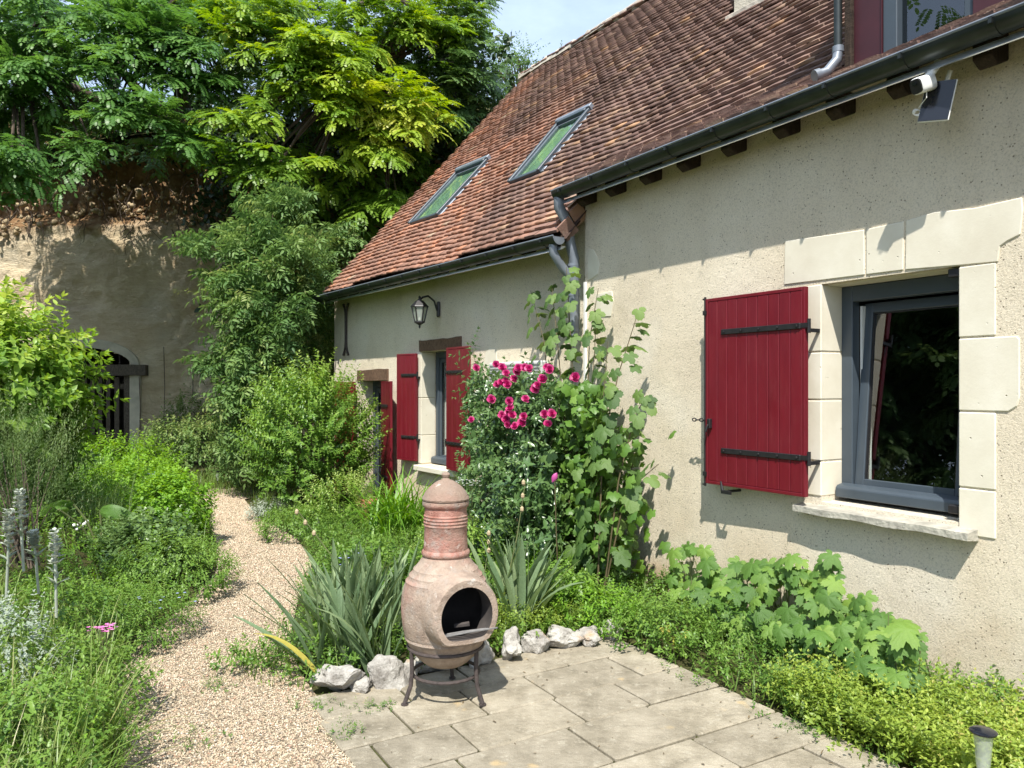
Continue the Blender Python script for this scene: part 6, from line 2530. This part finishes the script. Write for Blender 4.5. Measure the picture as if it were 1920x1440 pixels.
def grass(pts, hmin, hmax, spread, mat='grass', tint=.5, name='grass', label='', lean=(0, 0), kind='stuff', w=1.0):
    n = len(pts)
    P = np.array(pts)
    az = rng.random(n) * 2 * math.pi
    d = np.stack([np.cos(az) + lean[0], np.sin(az) + lean[1], spread * rng.normal(size=n)], 1)
    d[:, 2] = 0
    up = np.stack([np.cos(az) * spread * rng.random(n) + lean[0] * .3, np.sin(az) * spread * rng.random(n) + lean[1] * .3, np.ones(n)], 1)
    z = nrm(up)
    x = nrm(d - z * (d * z).sum(1, keepdims=True))
    y = np.cross(z, x)
    Rm = np.stack([x, y, z], 2)
    h = rng.uniform(hmin, hmax, n)
    S = np.stack([h, np.full(n, .55 * w) * (.6 + h), h], 1)
    pick = rng.integers(0, len(BL), n)
    parts = []
    for k, T in enumerate(BL):
        m = pick == k
        if m.any():
            parts.append(scatter(T, P[m], Rm[m], S[m], tint + .17 * rng.normal(size=m.sum())))
    V, F, T = join(parts)
    o = obj_np(name, V, F, mat, None, T)
    return tag(o, label, 'grass', kind=kind)


def poly_pts(poly, n, zoff=0.0):
    poly = np.array(poly)
    lo_, hi_ = poly.min(0), poly.max(0)
    q = lo_ + (hi_ - lo_) * rng.random((n * 4, 2))
    ins = np.zeros(len(q), bool)
    j = len(poly) - 1
    for i in range(len(poly)):
        xi, yi, xj, yj = *poly[i], *poly[j]
        ins ^= ((yi > q[:, 1]) != (yj > q[:, 1])) & (q[:, 0] < (xj - xi) * (q[:, 1] - yi) / (yj - yi + 1e-12) + xi)
        j = i
    q = q[ins][:n]
    return np.concatenate([q, (gz(q[:, 0], q[:, 1]) + zoff)[:, None]], 1)


nearbed = [(xl(y) - .12, y) for y in np.linspace(2.0, 4.3, 14)] + [(-3.2, 4.6), (-3.4, 3.2), (-2.8, 2.0)]
grass(poly_pts(nearbed, 2900), .16, .56, .55, 'grass', .68, 'grass', 'long seeding meadow grass at the near end of the left bed', (.25, 0))
edge = []
for y in np.linspace(2.3, 3.7, 520):
    edge.append((xl(y) + random.uniform(-.36, -.06), y, 0))
grass(edge, .2, .5, .6, 'grass', .55, 'grass', 'tall grass fringe leaning over the gravel', (.2, -.1))
grass(poly_pts(leftbed, 2600), .12, .38, .5, 'grass', .5, 'grass', 'thin grass between the herbs of the left bed')
grass(poly_pts(bed2, 3200), .06, .24, .5, 'grass', .5, 'grass', 'thin grass between the weeds in the house bed')
lawn = [(-4.5, 11.2), (-3.6, 10.6), (-3.0, 9.1), (-2.2, 8.0), (-1.2, 8.4), (-1.8, 10.0), (-3.0, 11.6)]
grass(poly_pts(lawn, 2600), .08, .22, .5, 'grass', .45, 'grass', 'short rough grass around the bushy shrub')
far = [(-7.5, 12.8), (-3.0, 12.6), (-2.8, 11.4), (-4.6, 11.3), (-6.5, 11.0)]
grass(poly_pts(far, 2400), .12, .34, .5, 'grass', .5, 'grass', 'rough grass at the far end of the path')

# feathery fennel-like clump by the ball stakes
p = at(195, 1000, 6.9)
pts = np.array([p.x, p.y, float(gz(p.x, p.y))]) + rng.normal(size=(420, 3)) * [.14, .14, 0]
o = grass(pts, .35, .68, .28, 'rosem', .5, 'feather_grass', '', w=.35, kind=None)
tag(o, 'soft feathery upright grass clump behind the ball stakes', 'grass')

# day lilies: arching strap leaves
def strap_clump(name, label, base, n, hmin, hmax, mat, wid, spread=.10, tint=.5, cat='plant', bends=(.9, 1.4, 1.9, 2.3)):
    Bs = [blade(b_, wid, 7, 2.2) for b_ in bends]
    P = np.array(base) + rng.normal(size=(n, 3)) * [spread, spread, 0]
    az = rng.random(n) * 2 * math.pi
    x = np.stack([np.cos(az), np.sin(az), np.zeros(n)], 1)
    z = np.tile([0, 0, 1.0], (n, 1))
    z = nrm(z + x * rng.uniform(-.1, .25, (n, 1)))
    x = nrm(x - z * (x * z).sum(1, keepdims=True))
    Rm = np.stack([x, np.cross(z, x), z], 2)
    h = rng.uniform(hmin, hmax, n)
    parts = []
    pick = rng.integers(0, len(Bs), n)
    for k, T in enumerate(Bs):
        m = pick == k
        if m.any():
            parts.append(scatter(T, P[m], Rm[m], h[m], tint + .15 * rng.normal(size=m.sum())))
    V, F, T = join(parts)
    t = thing(name, base, label, cat)
    obj_np('foliage', V, F, mat, t, T)
    return t


p = G(745, 1010)
strap_clump('day_lily', 'arching clump of day lily leaves behind the chiminea lid', (p.x, p.y, .02), 260, .55, .85, 'balm', .028, .16, .5)
p = G(900, 1010)
strap_clump('day_lily', 'pale arching grass below the left window', (p.x - .1, p.y - .2, .02), 140, .5, .9, 'grass', .02, .14, .6)
p = G(990, 1105)
strap_clump('day_lily', 'narrow strap leaves between rocks and rose bush', (p.x, p.y, .02), 120, .35, .6, 'balm', .024, .12, .45)

# ---- iris clumps, every sword leaf a part
def iris_mesh(k):
    rr = random.Random(k)
    bend = (.05, .18, .35, .6, 1.0)[k % 5]
    v, f = [], []
    x = z = 0.0
    seg = 7
    tw = rr.uniform(-.4, .4)
    for i in range(seg + 1):
        s_ = i / seg
        hw = .5 * .115 * (math.sin(math.pi * (.18 + .82 * min(1, s_ * .98))) ** .6 if s_ < .98 else .04) * (1 - .25 * s_)
        c, sn = math.cos(tw * s_), math.sin(tw * s_)
        for q in (1, 0, -1):
            v.append((x + q * hw * sn * .4 + (.006 if q == 0 else 0), q * hw * c, z))
        a = bend * (s_ ** 1.5 + .3 / seg)
        x += math.sin(a) / seg
        z += math.cos(a) / seg
    for i in range(seg):
        for q in range(2):
            f.append((3 * i + q, 3 * i + q + 1, 3 * i + 4 + q, 3 * i + 3 + q))
    b = MB()
    b.add(v, f)
    return b.mesh('iris_leaf', 'iris', None, True)


IRM = [iris_mesh(k) for k in range(5)]
IRY = IRM[4].copy()
IRY.materials.clear()
IRY.materials.append(MAT['irisy'])


def iris(label, fans, hmin, hmax):
    c = fans[0]
    t = thing('iris_clump', (c[0], c[1], 0), label, 'plant', 'iris clumps behind the rocks')
    for (x, y, az, cnt, tilt) in fans:
        for k in range(cnt):
            o = bpy.data.objects.new('leaf', random.choice(IRM[:4] if random.random() < .85 else IRM))
            put(o, t)
            s_ = random.uniform(hmin, hmax)
            a = az + random.uniform(-.5, .5) + (math.pi if k % 2 else 0)
            lean = (k - cnt / 2) / cnt * 1.0
            M = Matrix.Translation((x + random.uniform(-.02, .02), y + random.uniform(-.02, .02), .0)) @ Matrix.Rotation(az, 4, 'Z') @ Matrix.Rotation(lean + tilt + random.uniform(-.1, .1), 4, 'Y') @ Matrix.Rotation(math.pi * (lean < 0) + random.uniform(-.5, .5), 4, 'Z') @ Matrix.Diagonal((s_, s_ * random.uniform(.75, 1.2), s_, 1))
            o.matrix_basis = M
    return t


fans = []
for k in range(31):
    p = G(random.uniform(590, 755), random.uniform(1180, 1275))
    if p.x < xr(p.y) + .28:
        p.x = xr(p.y) + random.uniform(.28, .5)
    fans.append((p.x, p.y, random.uniform(-.9, .9), random.randint(5, 8), random.uniform(-.15, .12)))
fans += [(-1.02, 4.12, .1, 7, -.35), (-1.05, 4.35, .1, 7, -.35)]
tI = iris('broad clump of grey-green sword leaves left of the chiminea', fans, .38, .62)
for (x, y, az, s_) in ((-1.0, 3.98, 2.9, .44),):
    o = bpy.data.objects.new('yellow_leaf', IRY)
    put(o, tI)
    o['label'] = 'yellowing drooping leaf over the gravel'
    o.matrix_basis = Matrix.Translation((x, y, .06)) @ Matrix.Rotation(az, 4, 'Z') @ Matrix.Rotation(.75, 4, 'Y') @ Matrix.Scale(s_, 4)
fans = []
for k in range(11):
    p = G(random.uniform(925, 985), random.uniform(1165, 1200))
    fans.append((p.x, p.y, random.uniform(-.6, .6), random.randint(4, 7), random.uniform(-.1, .3)))
iris('smaller clump of sword leaves right of the chiminea', fans, .42, .68)

# dry seed stalks among the irises
for k, (u, v, uu, vv) in enumerate(((930, 1120, 985, 905), (880, 1130, 920, 1000), (700, 1150, 560, 960))):
    Y = 4.9
    p0, p1 = at(u, v, Y), at(uu, vv, Y)
    p0.z = 0
    t = thing('seed_stalk', p0, ('tall dry seed stalk right of the chiminea', 'dry stalk close to the chiminea chimney', 'faded flower stalk above the left iris clump')[k], 'plant')
    MB().tube([p0, p0.lerp(p1, .6) + Vector((.02, 0, .02)), p1], [.005, .004, .003], 5).build('stalk', 'twig', t)
    for q in range(3):
        c = p0.lerp(p1, 1 - q * .09)
        MB().lathe([(.003, -.02), (.012, -.008), (.012, .008), (.003, .02)], 7, Matrix.Translation(c + Vector((.012 * (q - 1), 0, 0)))).build('seed_pod', m_simple('dry_pod', (.42, .33, .2), .9), t)

# ---- mallow climbing the wall: each leaf a part
LOB = []
for k in range(4):
    T = leaf_lobed(3 if k % 2 else 5, .42, .05, .45, 34, k)
    LOB.append(mesh_np('mallow_leaf', T[0], T[1], 'mallow', None, True))
LOBB = []
for k in range(4):
    T = leaf_lobed(5, .5, .075, .35 + .1 * k, 52, 10 + k)
    LOBB.append(mesh_np('lobed_leaf', T[0], T[1], 'anemone', None, True))


def leaf_obj(me, parent, pos, face, size, hang, name='leaf'):
    """leaf whose upper side faces `face`; its tip hangs along `hang`"""
    o = bpy.data.objects.new(name, me)
    put(o, parent)
    z = Vector(face).normalized()
    x = Vector(hang)
    x = (x - z * x.dot(z)).normalized()
    y = z.cross(x)
    o.matrix_basis = Matrix(((x.x * size, y.x * size, z.x * size, pos[0]), (x.y * size, y.y * size, z.y * size, pos[1]), (x.z * size, y.z * size, z.z * size, pos[2]), (0, 0, 0, 1)))
    return o


def ground_on(u, v, off, Fm=FR):
    """point in front of a wall, `off` metres out from it, seen at a pixel"""
    x, z = Fm.px(u, v, -off)
    return Fm.w(x, -off, z)


ML_ = thing('mallow_shrub', ground_on(1130, 1040, .3), 'tall lobed-leaf mallow climbing the wall beside the roses', 'shrub')
stems_px = [[(1075, 1050), (1060, 800), (1045, 640), (1035, 540)], [(1090, 1050), (1080, 820), (1068, 600), (1062, 500)], [(1100, 1050), (1100, 800), (1105, 640), (1122, 540)], [(1120, 1050), (1130, 830), (1160, 700), (1195, 590)],
            [(1130, 1060), (1160, 900), (1190, 780), (1210, 745)], [(1130, 1060), (1165, 960), (1200, 900), (1235, 870)], [(1060, 1050), (1040, 840), (1020, 640), (995, 545)], [(1110, 1060), (1120, 900), (1130, 760), (1140, 640)],
            [(1100, 1060), (1090, 900), (1110, 740), (1118, 600)], [(1140, 1070), (1150, 1000), (1180, 920), (1190, 830)]]
nleaf = 0
for sp_ in stems_px:
    off0 = random.uniform(.25, .55)
    ctl = []
    for k, (u, v) in enumerate(sp_):
        ctl.append(ground_on(u, v, off0 * (1 - .2 * k) + .06))
    ctl[0].z = 0.02
    pts = []
    for s_ in np.linspace(0, 1, 16):
        t_ = s_ * (len(ctl) - 1)
        i = min(int(t_), len(ctl) - 2)
        pts.append(ctl[i].lerp(ctl[i + 1], t_ - i))
    b = MB()
    b.tube(pts, [.007 - .0045 * k / 15 for k in range(16)], 6)
    b.build('stem', 'redstem', ML_, smooth=True)
    L = sum((pts[k + 1] - pts[k]).length for k in range(15))
    m = int(L / .08)
    for k in range(m):
        s_ = (k + random.random() * .7) / m
        t_ = s_ * 15
        i = min(int(t_), 14)
        p = pts[i].lerp(pts[i + 1], t_ - i)
        a = random.uniform(0, 2 * math.pi)
        pet = random.uniform(.05, .16) * (1.15 - .6 * s_)
        q = p + Vector((math.cos(a) * pet, math.sin(a) * pet - .03, random.uniform(.0, .05)))
        # stay in front of the wall
        face = Vector((math.cos(a) * .6 - N_R.x * .5, math.sin(a) * .6 - N_R.y * .6, .75 + random.uniform(-.3, .3)))
        dwall = (q - C0).dot(N_R)
        if dwall > -.03:
            q -= N_R * (dwall + .05)
        leaf_obj(LOB[random.randrange(4)], ML_, q, face, random.uniform(.10, .15) * (1.15 - .45 * s_), (math.cos(a), math.sin(a), -1.0))
        nleaf += 1
# lower skirt of leaves
while nleaf < 292:
    u, v = random.uniform(1010, 1190), random.uniform(800, 1070)
    q = ground_on(u, v, random.uniform(.15, .75))
    a = random.uniform(0, 2 * math.pi)
    face = Vector((math.cos(a) * .5 - N_R.x * .5, math.sin(a) * .5 - N_R.y * .7, .8))
    leaf_obj(LOB[random.randrange(4)], ML_, q, face, random.uniform(.085, .13), (math.cos(a), math.sin(a) - .4, -1.0))
    nleaf += 1
# inner small foliage
P = []
for k in range(1500):
    u, v = random.gauss(1098, 46), random.uniform(720, 1090)
    if v < 800 and abs(u - 1090) > 40:
        continue
    P.append(ground_on(u, v, random.uniform(.1, .55))[:])
P = np.array(P)
LL = [leaf_lobed(5, .4, .04, .45, 17, 40 + k) for k in range(3)]
V, F, T = scat_many(LL, P, rng.normal(size=P.shape) + [0, -.3, -.7], rng.uniform(.045, .095, len(P)), .45 + .18 * rng.normal(size=len(P)), up=rng.normal(size=P.shape) * .6 + [-.5, -.7, .8])
tag(obj_np('inner_foliage', V, F, 'herb', ML_, T), kind='stuff')

# ---- rose bush
pr_ = ground_on(965, 1050, .75, FL)
RB = thing('rose_bush', (pr_.x, pr_.y, 0), 'dark glossy rose bush with magenta blooms against the wall', 'shrub')
SPRo = [spray_opposite(LO, 120 + k, 4, .17, .070, .9, .25) for k in range(4)]
P = []
for (u, v, du, dv, off, n_) in ((960, 800, 84, 95, .55, 560), (950, 930, 92, 95, .7, 560), (910, 740, 40, 40, .5, 50), (1000, 760, 60, 50, .5, 90), (960, 1010, 80, 40, .8, 120), (890, 690, 10, 40, .5, 10)):
    for k in range(n_):
        while True:
            a, c = random.uniform(-1, 1), random.uniform(-1, 1)
            if a * a + c * c < 1:
                break
        P.append(ground_on(u + du * a, v + dv * c, off + random.uniform(-.35, .35) * math.sqrt(1 - a * a - c * c), FL)[:])
P = np.array(P)
P[:, 2] = np.maximum(P[:, 2], .05)
V, F, T = scat_many(SPRo, P, rng.normal(size=P.shape) * .7 + [-.2, -.6, .35], rng.uniform(.8, 1.25, len(P)), .5 + .18 * rng.normal(size=len(P)))
obj_np('foliage', V, F, 'rosel', RB, T)
stems_mesh((pr_.x, pr_.y, 0), P[::60], .010, .003).build('stems', 'redstem', RB)


def rose_mesh(k):
    rr = random.Random(k)
    P, X, U, S, t = [], [], [], [], []
    pet = tmpl([(0, 0, 0), (.35, .34, .10), (.8, .42, .30), (1.0, 0.0, .36), (.8, -.42, .30), (.35, -.34, .10), (.55, 0, .02)],
               [(0, 6, 1), (1, 6, 2), (2, 6, 3), (3, 6, 4), (4, 6, 5), (5, 6, 0)])
    for ring, (m, el, s_) in enumerate(((6, .15, 1.0), (6, .55, .92), (5, .95, .8), (4, 1.25, .66), (3, 1.45, .5))):
        for q in range(m):
            a = 2 * math.pi * (q + .5 * ring) / m + rr.uniform(-.2, .2)
            e = el + rr.uniform(-.12, .12)
            P.append((0, 0, .02 * ring))
            X.append((math.cos(a) * math.cos(e), math.sin(a) * math.cos(e), math.sin(e)))
            U.append((-math.cos(a) * math.sin(e), -math.sin(a) * math.sin(e), math.cos(e)))
            S.append(s_ * rr.uniform(.9, 1.1))
            t.append(.75 - .13 * ring + rr.uniform(-.15, .15))
    V, F, T = from_leaves(pet, P, X, U, S, t)
    return mesh_np('bloom', V, F, 'rosef', T, True)


RM = [rose_mesh(k) for k in range(4)]
roses = [(930, 684), (941, 690), (949, 702), (893, 690), (973, 692), (985, 690), (992, 693), (948, 715), (940, 720), (952, 722), (963, 712), (932, 722), (968, 697), (1017, 712), (1008, 724), (1003, 730), (1026, 690), (1032, 693), (1078, 708), (1075, 712),
         (955, 753), (957, 767), (953, 775), (942, 780), (960, 780), (948, 786), (982, 782), (978, 795), (951, 797), (966, 800), (1022, 777), (1035, 777), (1027, 797), (884, 788), (985, 750), (922, 750)]
for k, (u, v) in enumerate(roses):
    o = bpy.data.objects.new('bloom', RM[k % 4])
    put(o, RB)
    q = ground_on(u, v, .98 if v > 740 else .86, FL)
    fx = Vector((-q.x * .2 + random.uniform(-.4, .3), -1, .55 + random.uniform(-.3, .4))).normalized()
    o.matrix_basis = Matrix.Translation(q) @ fx.to_track_quat('Z', 'Y').to_matrix().to_4x4() @ Matrix.Scale(random.uniform(.032, .045), 4)

# ---- big lobed leaves against the wall
AN = thing('anemone_plant', ground_on(1500, 1230, .3), 'low plant of large toothed lobed leaves against the wall', 'plant')
cnt = 0
spots = []
for (u0, u1, v0_, v1_, n_) in ((1255, 1330, 1015, 1110, 22), (1330, 1450, 1045, 1180, 46), (1440, 1570, 1040, 1200, 64), (1540, 1640, 1110, 1240, 44), (1610, 1725, 1150, 1270, 42), (1400, 1560, 1170, 1280, 44), (1180, 1215, 1150, 1190, 4), (1300, 1420, 1100, 1210, 34)):
    for k in range(n_):
        spots.append((random.uniform(u0, u1), random.uniform(v0_, v1_)))
stem_b = MB()
for (u, v) in spots:
    r = ray(u, v)
    # keep inside the bed: distance to the wall between .06 and .8 m, lower leaves further out
    off = random.uniform(.06, .3) + .55 * max(0, min(1, (v - 1060) / 190)) * random.uniform(.45, 1)
    q = ground_on(u, v, off)
    if q.z < .08:
        continue
    face = Vector((-N_R.x * .5 + random.uniform(-.6, .6), -N_R.y * .6 - .2 + random.uniform(-.5, .5), .75))
    leaf_obj(LOBB[random.randrange(4)], AN, q, face, random.uniform(.075, .135), (-N_R.x * .5 + random.uniform(-.8, .8), -.6 + random.uniform(-.4, .4), -1.1))
    g0 = Vector((q.x + random.uniform(-.12, .12) + N_R.x * .1, q.y + random.uniform(-.05, .12) + .05, 0))
    stem_b.tube([g0, g0.lerp(q, .6) + Vector((0, .03, .04)), q - Vector((0, 0, .003))], .0032, 5)
tag(stem_b.build('leaf_stalks', 'twig', AN), kind='stuff')
# yellow leaf pair at the patio edge
p = G(1270, 1235)
YL = thing('yellow_seedling', p, 'small plant with yellowing lobed leaves at the patio edge', 'plant')
ym = LOBB[0].copy()
ym.materials.clear()
ym.materials.append(MAT['irisy'])
for k in range(4):
    leaf_obj(ym, YL, (p.x + random.uniform(-.07, .07), p.y + random.uniform(-.03, .08), .07 + .03 * k), (random.uniform(-.3, .3), -.5, .9), .055, (random.uniform(-1, 1), -.6, -.2))

# ---- left bed flowers
def stachys(u, v, vb, Y, label):
    tip = at(u, v, Y)
    zb = at(u, vb, Y).z
    t = thing('woolly_spike', (tip.x, tip.y, max(0, zb - .15)), label, 'plant', 'silver woolly flower spikes')
    lean = Vector((random.uniform(-.03, .03), random.uniform(-.03, .03), 0))
    H_ = tip.z - zb
    foot = Vector((tip.x, tip.y, zb)) - lean
    b = MB()
    b.tube([foot - lean - Vector((0, 0, .2)), foot, tip], [.007, .0065, .004], 7)
    b.build('stem', m_simple('woolly_stem', (.36, .39, .32), .95), t, smooth=True)
    parts = []
    for k in range(15):
        s_ = k / 14
        m = 13
        c = np.array(foot.lerp(tip, .30 + .70 * s_)) + rng.normal(size=3) * .002
        a = rng.random(m) * 6.28
        d = np.stack([np.cos(a), np.sin(a), .4 + .5 * rng.random(m)], 1)
        r_ = .016 if (s_ > .35 or k % 3 == 0) else .004
        parts.append(scatter(LR, c + d * r_ * .6, orient(d), rng.uniform(.7, 1.2, m) * (.032 * (1.1 - .45 * s_) if r_ > .01 else .02), .3 + .35 * rng.random(m)))
    V, F, T = join(parts)
    obj_np('flower_spike', V, F, 'wool', t, T)
    m = 12
    a = rng.random(m) * 6.28
    d = np.stack([np.cos(a), np.sin(a), .7 + .8 * rng.random(m)], 1)
    s_ = rng.random(m)
    c = np.array(foot) + (np.array(tip) - np.array(foot)) * (s_ * .5 - .25)[:, None]
    V, F, T = scatter(LN, c, orient(d), rng.uniform(.05, .09, m) * (1.1 - .5 * s_), .25 + .35 * rng.random(m))
    obj_np('leaves', V, F, 'silver', t, T)


stachys(36, 922, 1000, 3.9, 'tallest silver woolly spike at the edge of the left bed')
stachys(18, 960, 1050, 3.8, 'forked silver woolly spike beside the tallest one')
stachys(62, 1000, 1045, 4.0, 'short leaning silver woolly spike')
stachys(103, 998, 1085, 3.9, 'single silver woolly spike nearest the ball stakes')


def flowers(name, label, u, v, Y, sp_, n_, size, mat, h, leafmat='herb'):
    p = at(u, v, Y)
    z0 = float(gz(p.x, p.y))
    t = thing(name, (p.x, p.y, z0), label, 'flowers')
    P = np.array(p) + rng.normal(size=(n_, 3)) * [sp_, sp_ * .6, sp_ * .25]
    parts = []
    for q in P:
        a = np.linspace(0, 2 * math.pi, 6)[:-1] + rng.random()
        d = np.stack([np.cos(a), np.sin(a), .35 + 0 * a], 1)
        parts.append(scatter(LR, np.tile(q, (5, 1)), orient(d), np.full(5, size), .3 + .5 * rng.random(5)))
    V, F, T = join(parts)
    obj_np('blossom', V, F, mat, t, T)
    b = MB()
    for q in P[::2]:
        b.tube([(p.x + random.uniform(-.02, .02), p.y, z0), Vector(q) - Vector((0, 0, .002))], .002, 4)
    tag(b.build('stems', 'twig', t), kind='stuff')


flowers('pink_flowers', 'tuft of small pink flowers in the left bed', 197, 1178, 3.75, .035, 34, .013, 'pinkf', .2)
flowers('blue_flowers', 'pale blue flowers at the far side of the left bed', 285, 890, 9.2, .06, 16, .03, 'bluef', .3)
flowers('blue_flowers', 'scattered lilac flowers on the mound beside the gravel', 300, 1125, 4.6, .11, 14, .012, 'bluef', .3)
flowers('white_flowers', 'small white flowers above the left iris leaves', 660, 1045, 5.0, .08, 12, .012, 'bluef', .3)
flowers('white_flowers', 'pale umbels beside the rose bush and left window', 880, 905, 6.4, .08, 30, .014, 'whitef', .5)

# broad banana-like leaves
bl_me = []
for k in range(2):
    v, f = [], []
    seg = 10
    x = z = 0
    for i in range(seg + 1):
        s_ = i / seg
        hw = .19 * math.sin(math.pi * min(1, .06 + .94 * s_)) ** .7 + .003
        for q in (-1, -.5, 0, .5, 1):
            v.append((x, q * hw, z + abs(q) * hw * .42 - abs(q) ** 3 * hw * .5 + .012 * math.sin(i * 2.2) * abs(q)))
        a = -.25 + 1.5 * s_
        x += math.cos(a) / seg
        z += -math.sin(a) / seg
    for i in range(seg):
        for q in range(4):
            f.append((5 * i + q, 5 * i + q + 1, 5 * i + 6 + q, 5 * i + 5 + q))
    b = MB()
    b.add(v, f)
    bl_me.append(b.mesh('broad_leaf', 'banana', None, True))
p = at(190, 935, 6.3)
BN = thing('canna_plant', (p.x, p.y, .25), 'plant with very broad arching smooth leaves in the left bed', 'plant')
for k, (du, dv, az, s_, rl) in enumerate(((-2, 22, -.45, .30, 1.25), (-52, 10, -2.5, .28, .9), (10, 95, -.9, .2, .2), (-80, 20, 1.9, .25, .2))):
    o = bpy.data.objects.new('leaf', bl_me[k % 2])
    put(o, BN)
    q = at(190 + du, 935 + dv, 6.3 - .1 * k)
    o.matrix_basis = Matrix.Translation(q) @ Matrix.Rotation(az, 4, 'Z') @ Matrix.Rotation(rl, 4, 'X') @ Matrix.Scale(s_, 4)
    b = MB()
    b.tube([(p.x, p.y, .15), (q + Vector((p.x, p.y, .3))) / 2, q], .008, 6)
    b.build('leaf_stalk', 'twig', BN)

# thin stems of the climbing plants and bare wires on the cliff
b = MB()
for (u, v0_, v1_) in ((307, 650, 800), (261, 705, 830), (360, 690, 760)):
    b.tube([at(u, v0_, 15.9), at(u + 2, (v0_ + v1_) / 2, 15.85), at(u, v1_, 15.9)], .008, 5)
b.build('bare_stems', 'bark', cliff)

# slim garden stakes by the golden leaves
for k, (u, va, vb) in enumerate(((1666, 1150, 1330), (1725, 1225, 1290))):
    q0, q1 = ground_on(u + 4, vb, .5), ground_on(u, va, .5)
    q0.z = 0
    t = thing('grass_stem', q0, ('long bare grass stem in front of the lobed leaves', 'stiff bud stalk beside the wall in the golden leaves')[k], 'plant')
    MB().tube([q0, q0.lerp(q1, .5) + Vector((-.01, 0, 0)), q1], [.003, .0025, .002], 5).build('stem', 'twig', t)
    if k:
        MB().lathe([(.003, 0), (.009, .03), (.010, .06), (.004, .075)], 8, Matrix.Translation(q1)).build('bud', 'twig', t)

# dry leaf and twig litter on the slabs and along the gravel
n = 150
q = np.stack([rng.uniform(-3.75, -1.2, n), rng.uniform(1.1, 2.9, n)], 1)
q[:60, 1] = 2.88 - np.abs(rng.normal(size=60)) * .12
P = np.array([FP.w(x_, y_, .016)[:] for x_, y_ in q])
V, F, T = scatter(LN, P, orient(rng.normal(size=(n, 3)) * [1, 1, .12]), rng.uniform(.008, .028, n), rng.random(n))
lit = obj_np('leaf_litter', V, F, m_simple('dry_litter', (.13, .095, .05), .9, var=.5, scale=30), None, T)
tag(lit, 'dry leaf bits and husks lying on the paving slabs', 'litter', kind='stuff')
